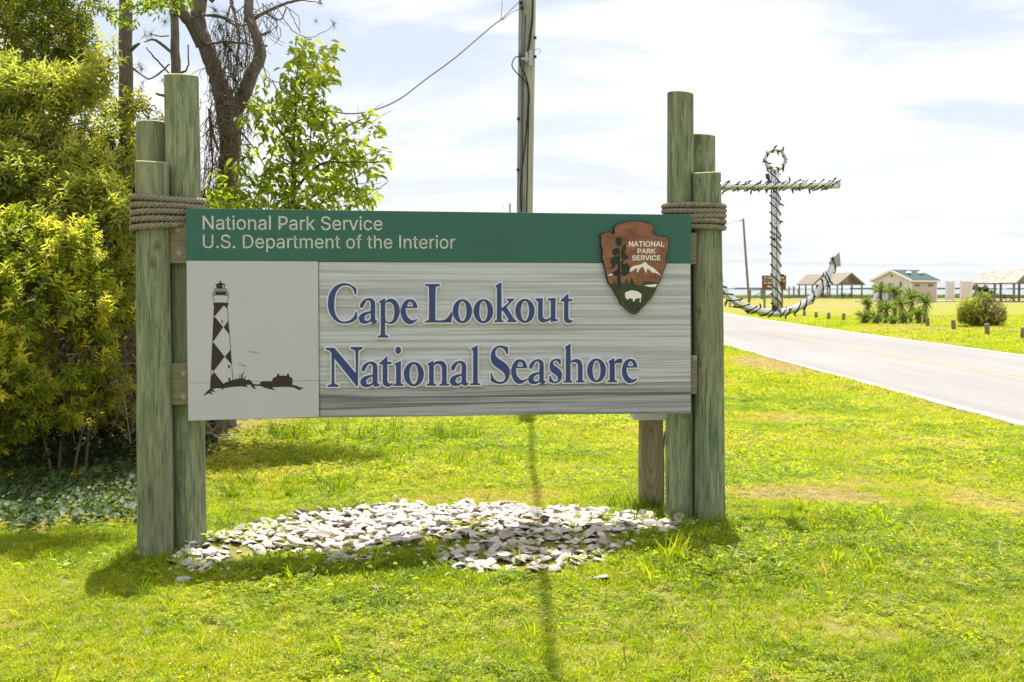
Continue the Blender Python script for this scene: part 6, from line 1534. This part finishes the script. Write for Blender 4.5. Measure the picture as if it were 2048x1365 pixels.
# ------------------------------------------------------------------ background: pavilions, restroom, bollards, plants
MAT['shingle_pale'] = simple('pale_shingle', (.24, .205, .165), .9, .15, 3)
MAT['shingle_patchy'] = simple('patchy_shingle', (.34, .30, .27), .9, .5, 2.2)
MAT['pav_wood'] = simple('pavilion_wood', (.21, .18, .14), .9, .15, 3)
MAT['slat'] = simple('pale_slat', (.46, .42, .36), .9, .1, 3)
MAT['pad'] = simple('concrete_pad', (.34, .325, .305), .9, .05, 2)
def pavilion(name, label, base, theta, hw, Lg, eave, rise, roofmat, zb=0.0):
    """gable-roofed open shelter; the gable end faces the camera, the ridge runs away at theta to the left"""
    t = thing(name, label, 'pavilion', (base[0], base[1], zb), 0, 'open picnic pavilions by the water')
    d = Vector((-math.sin(theta), math.cos(theta), 0)); s = Vector((math.cos(theta), math.sin(theta), 0)); B = Vector((base[0], base[1], zb))
    def Pp(a, b, z): return B + s * a + d * b + Vector((0, 0, z))
    oh = .45
    for sg in (-1, 1):
        m = MB(); e0, e1 = Pp(sg * (hw + .3), -oh, eave - .1), Pp(sg * (hw + .3), Lg + oh, eave - .1); r0, r1 = Pp(0, -oh, eave + rise), Pp(0, Lg + oh, eave + rise)
        up = Vector((0, 0, .14)); m.add([e0, e1, r1, r0, e0 + up, e1 + up, r1 + up, r0 + up], [(0, 1, 2, 3), (7, 6, 5, 4), (0, 4, 5, 1), (1, 5, 6, 2), (2, 6, 7, 3), (3, 7, 4, 0)])
        o = m.build('roof_slope', roofmat, t); bm_fix(o.data)
        m = MB(); m.bar(Pp(sg * hw, -.1, eave), Pp(sg * hw, Lg + .1, eave), .15, .25); m.build('eave_beam', MAT['pav_wood'], t)
        for q in range(3):
            m = MB(); p = Pp(sg * hw, Lg * q / 2, 0); m.bar(p, p + Vector((0, 0, eave)), .22, .22, (0, 1, 0)); m.build('post', MAT['pav_wood'], t)
    for b_ in (0, Lg):
        m = MB(); m.bar(Pp(-hw, b_, eave), Pp(hw, b_, eave), .15, .28); m.bar(Pp(0, b_, eave), Pp(0, b_, eave + rise), .15, .15, (0, 1, 0)); m.bar(Pp(-hw, b_, eave), Pp(0, b_, eave + rise - .05), .14, .14); m.bar(Pp(hw, b_, eave), Pp(0, b_, eave + rise - .05), .14, .14)
        m.build('gable_truss', MAT['pav_wood'], t)
        for q in range(1, 16):
            if q == 8 or b_ == 0 and q > 8: continue
            a = -hw + 2 * hw * q / 16; h = rise * (1 - abs(a) / hw) - .08
            if h > .15:
                m = MB(); m.bar(Pp(a, b_ + .1, eave + .1), Pp(a, b_ + .1, eave + h), .10, .05, (0, 1, 0)); m.build('gable_slat', MAT['slat'], t)
    m = MB(); m.bar(Pp(0, -.3, .06), Pp(0, Lg + .3, .06), 2 * hw + .8, .1); m.build('floor_pad', MAT['pad'], t)
    return Pp
def picnic_table(loc, rz, label):
    t = thing('picnic_table', label, 'table', loc, rz, 'picnic tables in the pavilions')
    wood = bpy.data.materials.get('table_wood') or simple('table_wood', (.085, .075, .06), .85, .2, 4)
    c, s_ = math.cos(rz), math.sin(rz); R = Matrix.Rotation(rz, 3, 'Z')
    def local(m, name):
        me = m.mesh(name, wood); return link(name, me, t)
    m = MB(); m.box((0, 0, .76), (1.8, .75, .05)); local(m, 'tabletop')
    for sg in (-1, 1):
        m = MB(); m.box((0, sg * .68, .45), (1.8, .28, .05)); local(m, 'bench')
        m = MB(); m.bar((sg * .65, -.5, 0), (sg * .65, .25, .74), .09, .05); m.bar((sg * .65, .5, 0), (sg * .65, -.25, .74), .09, .05); m.bar((sg * .65, -.7, .42), (sg * .65, .7, .42), .05, .1); local(m, 'leg_frame')
    return t
def gx_(px, Y_): return at(px, 600, Y_).x
YB = 186
pavilion('picnic_pavilion', 'picnic pavilion nearer of the pair, right behind the fluke of the anchor', (gx_(1699, YB), YB), math.radians(27), 2.65, 4.6, 2.35, 1.8, MAT['shingle_pale'])
pavilion('picnic_pavilion', 'smaller picnic pavilion left of its twin, left of the fluke of the anchor', (gx_(1642, 196), 196), math.radians(27), 1.95, 3.3, 2.4, 1.6, MAT['shingle_pale'])
pavilion('picnic_pavilion', 'picnic pavilion with a patchy whitish roof, cut by the right edge of the picture', (gx_(2052, 140), 140), math.radians(36), 2.75, 5.0, 2.35, 1.65, MAT['shingle_patchy'])
picnic_table((gx_(1695, 187), 187.5, .1), .4, 'dark picnic table in the nearer pavilion of the pair')
picnic_table((gx_(1652, 199), 199, .1), .2, 'dark picnic table between the two distant pavilions')
picnic_table((gx_(2020, 140), 140.5, .1), .35, 'dark picnic table in the pavilion at the right edge')

# restroom
phi = math.radians(38); B0 = Vector((gx_(1820.5, 139), 139, 0))
RS = thing('restroom_building', 'small cream-sided restroom building with a green roof and two white roof vents', 'building', tuple(B0))
dl = Vector((math.cos(phi), math.sin(phi), 0)); dg = Vector((-math.sin(phi), math.cos(phi), 0)); LW, GW, EH, RH = 5.7, 5.2, 2.75, 1.15
def RP_(a, b, z): return B0 + dl * a + dg * b + Vector((0, 0, z))
k = NM('cream_siding', .8, .2)
wv = k.n('ShaderNodeTexWave', wave_type='BANDS', bands_direction='Z', wave_profile='SAW'); k.l(k.coord('Object'), wv.inputs[0]); wv.inputs['Scale'].default_value = 1.5
k.color(k.mix(k.ramp(wv.outputs[1], [(0, 0), (.85, 0), (1, .35)]), (.58, .47, .45), (.34, .28, .26))); k.bump(wv.outputs[1], .4, .03); MAT['siding'] = k.m
MAT['siding_gable'] = simple('gable_siding', (.68, .60, .62), .8, .05, 3)
MAT['cream_trim'] = simple('cream_trim', (.78, .73, .72), .7, .03, 3)
m = MB(); m.add([RP_(0, 0, 0), RP_(LW, 0, 0), RP_(LW, 0, EH), RP_(0, 0, EH)], [(0, 1, 2, 3)]); m.add([RP_(0, GW, 0), RP_(LW, GW, 0), RP_(LW, GW, EH), RP_(0, GW, EH)], [(3, 2, 1, 0)]); m.build('side_wall', MAT['siding'], RS)
for a_, rev in ((0, True), (LW, False)):
    m = MB(); P5 = [RP_(a_, 0, 0), RP_(a_, GW, 0), RP_(a_, GW, EH), RP_(a_, GW / 2, EH + RH), RP_(a_, 0, EH)]; m.add(P5, [(0, 1, 2, 3, 4)[::-1] if rev else (0, 1, 2, 3, 4)]); m.build('gable_wall', MAT['siding_gable'], RS)
k = NM('green_roof', .6, .3); nz = k.noise(k.coord('Object'), 3, 4, .6); k.color(k.ramp(nz, [(.3, (.016, .052, .056)), (.7, (.030, .080, .082))])); MAT['green_roof'] = k.m
for sg in (0, 1):
    m = MB(); b0 = -.35 if sg == 0 else GW + .35; ez = EH - .12
    q = [RP_(-.3, b0, ez), RP_(LW + .3, b0, ez), RP_(LW + .3, GW / 2, EH + RH), RP_(-.3, GW / 2, EH + RH)]; up = Vector((0, 0, .13)); m.add(q + [p + up for p in q], [(0, 1, 2, 3), (7, 6, 5, 4), (0, 4, 5, 1), (1, 5, 6, 2), (2, 6, 7, 3), (3, 7, 4, 0)]); o = m.build('roof_slope', MAT['green_roof'], RS); bm_fix(o.data)
    m = MB(); m.bar(RP_(-.34, b0, ez - .03), RP_(LW + .34, b0, ez - .03), .1, .22); m.bar(RP_(-.34, b0, ez), RP_(-.34, GW / 2, EH + RH), .1, .24); m.bar(RP_(LW + .34, b0, ez), RP_(LW + .34, GW / 2, EH + RH), .1, .24); m.build('fascia', MAT['cream_trim'], RS)
m = MB(); m.bar(RP_(-.3, GW / 2, EH + RH + .12), RP_(LW + .3, GW / 2, EH + RH + .12), .2, .06); m.build('ridge_cap', MAT['cream_trim'], RS)
for a_ in (LW * .29, LW * .74):
    c = RP_(a_, GW * .26, EH + RH * .5 + .1)
    m = MB(); m.lathe(c, [(.20, -.25), (.20, .12)], 12); o = m.build('roof_vent', simple('vent_stack', (.12, .12, .12), .6, .1, 4), RS, True)
    q = MB(); q.lathe(c + Vector((0, 0, .10)), [(.37, 0), (.36, .1), (.26, .24), (.08, .30)], 14); q.build('vent_cap', MAT['cream_trim'], o, True)
for a_ in (LW * .23, LW * .74):
    m = MB(); m.bar(RP_(a_ - .62, -.03, EH - .68), RP_(a_ + .62, -.03, EH - .68), .08, .40); o = m.build('window', MAT['cream_trim'], RS)
    q = MB(); q.bar(RP_(a_ - .56, -.08, EH - .68), RP_(a_ + .56, -.08, EH - .68), .04, .32); q.build('pane', simple('window_grey', (.16, .17, .18), .3, .1, 3), o)
for a_ in (.06, LW - .06):
    m = MB(); m.bar(RP_(a_, -.03, 0), RP_(a_, -.03, EH), .14, .08, (0, 1, 0)); m.build('corner_board', MAT['cream_trim'], RS)
m = MB(); m.bar(RP_(-.04, GW * .52, 0), RP_(-.04, GW * .52, 2.35), .08, 1.05, tuple(dl)); m.build('door', simple('door_teal', (.20, .27, .26), .6, .05, 3), RS)
for b_ in (GW * .25, GW * .78):
    m = MB(); m.bar(RP_(-.05, b_, 1.75), RP_(-.05, b_, 2.5), .08, .42, tuple(dl)); m.build('shutter', simple('shutter_dark', (.10, .12, .17), .6, .1, 3), RS)
m = MB(); m.bar(RP_(-.06, GW / 2, EH + .35), RP_(-.06, GW / 2, EH + .62), .06, .3, tuple(dl)); m.build('gable_vent', bpy.data.materials['shutter_dark'], RS)
m = MB(); m.box(tuple(RP_(LW * .62, GW / 2, .05)), (10.5, 8.2, .1), Matrix.Rotation(phi, 3, 'Z')); m.build('floor_pad', MAT['pad'], RS)
for (x0, x1, yy, lab) in [(1892, 1907, 142, 'cream privacy screen next to the restroom building'), (1921, 1942, 140, 'cream privacy screen standing alone right of the restroom building')]:
    a, b = gx_(x0, yy), gx_(x1, yy); t = thing('privacy_screen', lab, 'screen', (a, yy, .1), 0, 'cream privacy screens')
    m = MB(); m.box(((a + b) / 2, yy, 1.42), (b - a, .10, 2.25)); m.build('panel', MAT['siding_gable'], t)
    for xx in (a, b):
        m = MB(); m.box((xx, yy - .03, 1.35), (.16, .2, 2.6)); m.build('post', MAT['cream_trim'], t)

# brown direction sign
YS = 97
BS = thing('direction_sign', 'brown direction sign with white arrows and place names, behind the anchor shank', 'sign', (gx_(1548, YS), YS, 0))
MAT['brown'] = simple('brown_sign', (.17, .065, .038), .5, .05, 1)
a, b = at(1524, 551.5, YS), at(1572, 580, YS)
m = MB(); m.box(((a.x + b.x) / 2, YS, (a.z + b.z) / 2), (b.x - a.x, .05, a.z - b.z)); m.build('sign_face', MAT['brown'], BS)
for px in (1529.5, 1564.5):
    m = MB(); p = at(px, 600, YS); m.box((p.x, YS + .08, .85), (.16, .1, 1.9)); m.build('post', MAT['pav_wood'], BS)
def uvs(px, py):
    p = at(px, py, YS); return (p.x, p.z)
def flat_xz(name, items, y_, mat, parent):
    m = MB()
    for cs in items:
        cu = bpy.data.curves.new('o', 'CURVE'); cu.dimensions = '2D'; cu.fill_mode = 'BOTH'; cu.extrude = .004
        for c in cs:
            s_ = cu.splines.new('POLY'); s_.points.add(len(c) - 1)
            for i, (x, z) in enumerate(c): s_.points[i].co = (x, z, 0, 1)
            s_.use_cyclic_u = True
        o = bpy.data.objects.new('o', cu); me = bpy.data.meshes.new_from_object(o)
        m.add([(v_.co.x, y_ + v_.co.z, v_.co.y) for v_ in me.vertices], [tuple(p.vertices) for p in me.polygons]); bpy.data.meshes.remove(me); bpy.data.objects.remove(o)
    return m.build(name, mat, parent)
MAT['sign_white'] = simple('sign_white', (.72, .66, .60), .5, .03, 1)
for s_, x0, x1, yb in (('Visitor Center', 1535, 1568, 557.5), ('Core Sound', 1535, 1559.5, 567.8), ('Museum', 1535, 1553, 575)):
    items_ = text_contours(s_, (x0, yb), (x1, yb), 3.6, .008, uvs); wd_ = list(text_contours.word)
    for q_ in range(len(s_.split())):
        flat_xz('lettering', [it for it, w_ in zip(items_, wd_) if w_ == q_], YS - .032, MAT['sign_white'], BS)
def arrow(cx, cy, left):
    P = [(0, -2.6), (2.2, -.2), (.7, -.2), (.7, 2.4), (-.7, 2.4), (-.7, -.2), (-2.2, -.2)]
    if left: P = [(y, x) for x, y in P]
    return [[uvs(cx + x, cy + y) for x, y in P]]
flat_xz('arrow', [arrow(1530.5, 556, False)], YS - .032, MAT['sign_white'], BS); flat_xz('arrow', [arrow(1530.5, 566.5, True)], YS - .032, MAT['sign_white'], BS)
m = MB(); p, q = uvs(1524.5, 560.8), uvs(1571.5, 560.8); m.box(((p[0] + q[0]) / 2, YS - .03, p[1]), (q[0] - p[0], .01, .02)); m.build('divider_line', MAT['sign_white'], BS)

# distant poles
P2 = thing('utility_pole', 'leaning bare wooden utility pole far off, left of the anchor shank', 'utility pole', (gx_(1498, 140), 140, 0))
m = MB(); px_tube(m, [(1498.5, 605, 140, 5.2), (1492, 520, 140, 4.6), (1486.5, 437, 140, 4.2)], 8, 3); m.build('pole', MAT['pav_wood'], P2, True)
m = MB(); pxbox(m, 1480, 440.5, 1486, 442.5, 140, .1); m.build('insulator_arm', MAT['bolt'], P2)
DW = thing('distant_wire', 'thin far wire running left from the leaning pole', 'wire', tuple(at(1465, 446, 139))); m = MB(); px_tube(m, [(1481, 441, 140, .7), (1465, 445, 138, .7), (1445, 452, 135, .7), (1380, 468, 130, .7)], 4, 4); m.build('wire', MAT['cable'], DW)
P3 = thing('distant_pole', 'tiny far pole top with fittings peeping over the sign, left of the tall utility pole', 'utility pole', (gx_(1020, 260), 260, -.7))
m = MB(); px_tube(m, [(1020, 582, 214, 3.6), (1020, 407, 214, 3)], 6, 3); m.build('pole', MAT['pav_wood'], P3)
m = MB(); px_tube(m, [(1019, 414, 213.8, .8), (1011, 410, 213.8, .8), (1007, 412, 213.8, .8), (1009, 420, 213.8, .8), (1014, 421, 213.8, .8)], 4, 3); px_tube(m, [(1019, 421, 213.8, .8), (1011, 424, 213.8, .8)], 4, 3); m.build('fitting', MAT['bolt'], P3)

# bollards
k = NM('bollard_wood', .9, .1); g = k.noise(k.world((3, 3, .8)), 3, 5, .6); oi = k.n('ShaderNodeObjectInfo')
k.color(k.mix(k.ramp(oi.outputs['Random'], [(0, 0.), (1, 1.)]), k.ramp(g, [(.3, (.17, .16, .12)), (.7, (.33, .30, .23))]), k.ramp(g, [(.3, (.13, .15, .09)), (.7, (.24, .25, .16))]))); MAT['bollard'] = k.m
bm_ = MB(); bm_.lathe((0, 0, 0), [(.085, -.1), (.084, .38), (.080, .415)], 14); bme = bm_.mesh('bollard', MAT['bollard'], True)
for px, py, hp, lab in [(2046, 681.5, 27, 'bollard cut by the right edge of the picture'), (1975, 672.5, 25, 'grey bollard standing right in front of the round shrub'), (1908, 662, 22, 'greenish bollard just left of the round shrub'), (1855.5, 653.5, 18, 'bollard beside the right foot of the yucca clump'),
                    (1687, 643, 16, 'bollard left of the yucca clump, nearest one to it'), (1657, 640.8, 15, 'second bollard to the left of the yucca clump'), (1632.5, 637.8, 13.5, 'third bollard to the left of the yucca clump'), (1609, 634, 12.5, 'bollard just below the curved right arm of the anchor'),
                    (1482, 616.5, 8, 'tiny far bollard right of the leaning pole foot, first of four'), (1470, 615.8, 10, 'tiny far bollard, second of four beyond the road at the logs'), (1460, 615.2, 10, 'tiny far bollard, third of four beyond the road at the logs'), (1450.5, 613, 9, 'tiny far bollard right against the edge of the front log')]:
    p = on_ground(px, py); h = hp * p.y / F
    o = link('bollard', bme, None, (p.x, p.y, gz(p.x, p.y))); o.scale = (1, 1, h / .415); o.rotation_euler = (rng.normal(0, .03), rng.normal(.03, .04), rng.uniform(0, 6))
    tag(o, lab, 'bollard', 'short wooden bollards along the far side of the road')

# yuccas
MAT['yucca'] = leafset('yucca_blade', (.07, .10, .03), (.13, .18, .05), (.22, .27, .08), (.36, .30, .18), (.10, .18, .02), (.22, .34, .03), (.34, .46, .05), (.4, .34, .15), .35, .4, .4)
def yucca(px, py_head, r_px, py_base, Y_, label, dead=.25, n=95):
    c = at(px, py_head, Y_); r = r_px * Y_ / F; b = on_ground(px, py_base)
    t = thing('yucca', label, 'yucca', (c.x, Y_, 0), 0, 'yuccas growing in a clump beyond the road')
    m = MB(); m.tube([(c.x, Y_, -.05), (c.x + .03, Y_, c.z * .6), (c.x, Y_, c.z)], [.09, .08, .07], 7); m.build('trunk', MAT['bark_grey'], t, True)
    d = rand_dir(n); d[:, 2] = np.where(rng.uniform(size=n) < .72, np.abs(d[:, 2]) * 1.1 - .1, d[:, 2]); d /= np.linalg.norm(d, axis=1)[:, None]
    C_ = np.array(c) + np.array([0, 0, -.1]) * rng.uniform(0, 1, n)[:, None]
    V, Fq = leaf_arrays(C_, d, np.tile([0, 0, 1.], (n, 1)) + rng.normal(size=(n, 3)) * .2, rng.uniform(.75, 1.1, n) * r, np.full(n, .030), .2)
    tt = np.clip(rng.normal(.45, .15, n), 0, .8)
    h = max(.15, c.z - .1); nd = int(n * dead * 2)
    C2 = np.stack([np.full(nd, c.x), np.full(nd, Y_), rng.uniform(max(.1, c.z - h * .75), c.z, nd)], -1); d2 = np.stack([rng.normal(0, .5, nd), rng.normal(0, .5, nd), np.full(nd, -.9)], -1)
    V2, F2 = leaf_arrays(C2, d2, rand_dir(nd), rng.uniform(.5, .8, nd) * r, np.full(nd, .035), .2)
    nv = len(V); V = np.concatenate([V, V2]) - np.array([c.x, Y_, 0]); nq = len(Fq) // 2
    Fall = np.concatenate([Fq[:nq], F2[:nd] + nv, Fq[nq:], F2[nd:] + nv]); T1 = np.concatenate([tt, rng.uniform(.85, 1.0, nd)])
    link('leaves', mesh_np('leaves', V, Fall, MAT['yucca'], False, {'tint': ('FACE', 'FLOAT', np.tile(T1, 2).astype(np.float32))}), t)['kind'] = 'stuff'
for a in [(1761, 580, 24, 650, 55, 'tall yucca at the back left of the clump, in front of the restroom gable'), (1790, 583, 22, 650, 54.5, 'tall yucca in the middle of the clump with a brown skirted trunk'),
          (1822, 592, 24, 650, 54, 'bright green yucca head right of the middle of the clump'), (1850, 602, 24, 650, 53.5, 'rightmost yucca, leaning out of the clump'), (1735, 606, 18, 648, 54, 'short yucca head at the left rim of the clump'),
          (1803, 606, 24, 650, 53, 'dense low yucca head in front of the tall ones'), (1772, 614, 26, 650, 53, 'broad yucca head below the back left one'), (1728, 632, 22, 648, 52.5, 'lowest yucca at the left foot of the clump'),
          (1752, 634, 22, 650, 52, 'low yucca beside the leftmost foot of the clump'), (1838, 626, 24, 650, 52.2, 'low yucca with brown dead leaves at the right foot of the clump'), (1808, 632, 22, 650, 52, 'low yucca at the middle foot of the clump'), (1785, 640, 16, 650, 51.5, 'smallest yucca at the front of the clump')]:
    yucca(*a)
# round shrub
RB = thing('round_shrub', 'round shrub, green at the left and reddish-brown at the right, beyond the road', 'shrub', (gx_(1958, 49), 49, 0))
m = MB()
for i in range(60):
    a = rng.uniform(0, 6.28); x0 = RB.location.x + rng.normal(0, .3); P = smooth_path([(x0, 49 + rng.normal(0, .2), -.02), (x0 + .35 * math.cos(a), 49 + .3 * math.sin(a), .5), (x0 + .62 * math.cos(a), 49 + .5 * math.sin(a), rng.uniform(.5, 1.0))], 3)
    m.tube(P, [.018, .016, .014, .012, .01, .008, .006][:len(P)], 4, False)
m.build('stems', MAT['vine'], RB, True)
crown('green_leaves', [blob(1945, 622, 49, 30, 1, .8), blob(1960, 612, 49.2, 28), blob(1930, 632, 49, 16), blob(1958, 640, 48.6, 24, 1, .5)], 190, 9, .07, .03, .14, MAT['leaf_a'], RB, (.36, .25), .5, .43, .06, seed=31, twigs=False)
MAT['leaf_red'] = leafset('leaf_reddish', (.06, .035, .02), (.11, .075, .035), (.15, .14, .04), (.25, .2, .06), (.08, .04, .02), (.16, .1, .03), (.2, .24, .03), (.3, .3, .05), .3)
crown('reddish_leaves', [blob(1980, 622, 48.7, 28, 1, .9), blob(1990, 632, 48.8, 22), blob(1965, 642, 48.4, 16, 1, .6), blob(1970, 604, 49, 12), blob(1985, 642, 48.9, 18, 1, .6)], 130, 8, .06, .022, .14, MAT['leaf_red'], RB, (.4, .25), .5, .36, .1, seed=32, twigs=False)
# windswept tree near the right pavilion
WT = thing('windswept_tree', 'small dark windswept tree between the privacy screen and the right-hand pavilion', 'tree', (gx_(1962, 150), 150, 0))
m = MB(); px_tube(m, [(1966, 602, 150, 4), (1963, 590, 150, 3.4), (1957, 580, 150, 3), (1946, 572, 150, 2)], 6, 4, .03); px_tube(m, [(1962, 588, 150, 3), (1970, 578, 150, 2)], 6, 3); m.build('trunk', MAT['bark'], WT, True)
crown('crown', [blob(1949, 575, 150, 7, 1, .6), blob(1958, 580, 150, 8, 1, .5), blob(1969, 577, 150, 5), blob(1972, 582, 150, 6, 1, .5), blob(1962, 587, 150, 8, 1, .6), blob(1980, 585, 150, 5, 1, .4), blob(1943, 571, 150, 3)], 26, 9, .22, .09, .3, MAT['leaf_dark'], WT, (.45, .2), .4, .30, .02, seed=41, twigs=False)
KI = thing('equipment_box', 'small teal box on legs under the windswept tree', 'box', (gx_(1961, 146), 146, 0))
m = MB(); pxbox(m, 1955, 588, 1966, 597, 146, .5); m.build('box_body', simple('teal_box', (.06, .16, .15), .6, .1, 2), KI)
for px in (1956.5, 1964.5):
    m = MB(); pxbox(m, px - .8, 597, px + .8, 604, 146, .1); m.build('leg', bpy.data.materials['teal_box'], KI)
# gate and posts left of the brown sign
GT = thing('swing_gate', 'open metal pipe gate with a green post, left of the brown direction sign', 'gate', (gx_(1520, 150), 150, 0))
m = MB(); px_tube(m, [(1500, 581, 150, 1.8), (1524, 580, 150, 1.8)], 6, 2); px_tube(m, [(1502, 596, 150, 1.8), (1521, 585.5, 150, 1.8)], 6, 2); m.build('pipe_arm', MAT['pav_wood'], GT)
m = MB(); pxbox(m, 1499.5, 580, 1502, 598, 150, .16); m.build('end_post', MAT['pav_wood'], GT)
m = MB(); pxbox(m, 1521.5, 579.5, 1526.5, 599, 150, .3); m.build('green_post', simple('gate_green', (.13, .22, .17), .7, .1, 2), GT)
GT2 = thing('swing_gate', 'pipe gate half seen behind the brown direction sign, right of the green post', 'gate', (gx_(1560, 150), 150, 0))
m = MB(); px_tube(m, [(1533, 580.5, 150, 1.8), (1578, 581, 150, 1.8)], 6, 2); px_tube(m, [(1532, 593, 150, 1.8), (1545, 586, 150, 1.8)], 6, 2); m.build('pipe_arm', MAT['pav_wood'], GT2)
m = MB(); pxbox(m, 1577, 573.5, 1579.2, 598, 150, .16); m.build('end_post', MAT['pav_wood'], GT2)
for (px, y0, y1, w, c_, lab) in [(1587.6, 573, 596.5, 3, (.20, .17, .13), 'short wooden marker post right of the gate'), (1596, 578, 590, 3.2, (.45, .20, .24), 'small pinkish notice on a thin stake near the water')]:
    t = thing('marker_post', lab, 'post', (gx_(px, 170), 170, 0)); m = MB(); pxbox(m, px - w / 2, y0, px + w / 2, (y0 + y1) / 2 if w > 3.1 else y1, 170, .12); m.build('marker', simple('marker_%d' % int(px), c_, .8, .1, 2), t)
    m = MB(); pxbox(m, px - .6, (y0 + y1) / 2, px + .6, 596, 170.2, .1); m.build('stake', MAT['pav_wood'], t)
# grassy bank between lawn and water
dune = [blade_tuft(26, .75, .45, .05, .5, 80 + s, None) for s in range(3)]
k = NM('beach_grass_blade', .6, .2); a = k.attr('tint', 'INSTANCER').outputs['Fac']
k.color(k.ramp(a, [(0, (.07, .10, .02)), (.5, (.15, .17, .03)), (1, (.27, .23, .08))])); k.translucent(k.ramp(a, [(0, (.14, .22, .01)), (.5, (.3, .35, .02)), (1, (.4, .35, .1))]), .4)
for d_ in dune: d_.materials.append(k.m)
DC = make_collection('beach_grass_tufts', dune)
n = 6500; x = rng.uniform(-60, 125, n); y = rng.uniform(199, 210, n); z = ground_z(x, y) * 0 - 1.6 * np.clip((y - 205) / 11.0, 0, 1) ** 2
h_ = .55 + .9 * fbm(x * .12, y * .05, 3, 3) ** 1.5
tag(scatter('beach_grass', np.stack([x, y, z], -1), np.stack([rng.normal(0, .1, n), rng.normal(0, .1, n), rng.uniform(0, 6, n)], -1), h_ * rng.uniform(.7, 1.2, n) * 1.15, rng.integers(0, 3, n), np.clip(fbm(x * .08, y * .1, 5, 3) * 1.6 - .3 + rng.normal(0, .1, n), 0, 1), DC), kind='stuff')
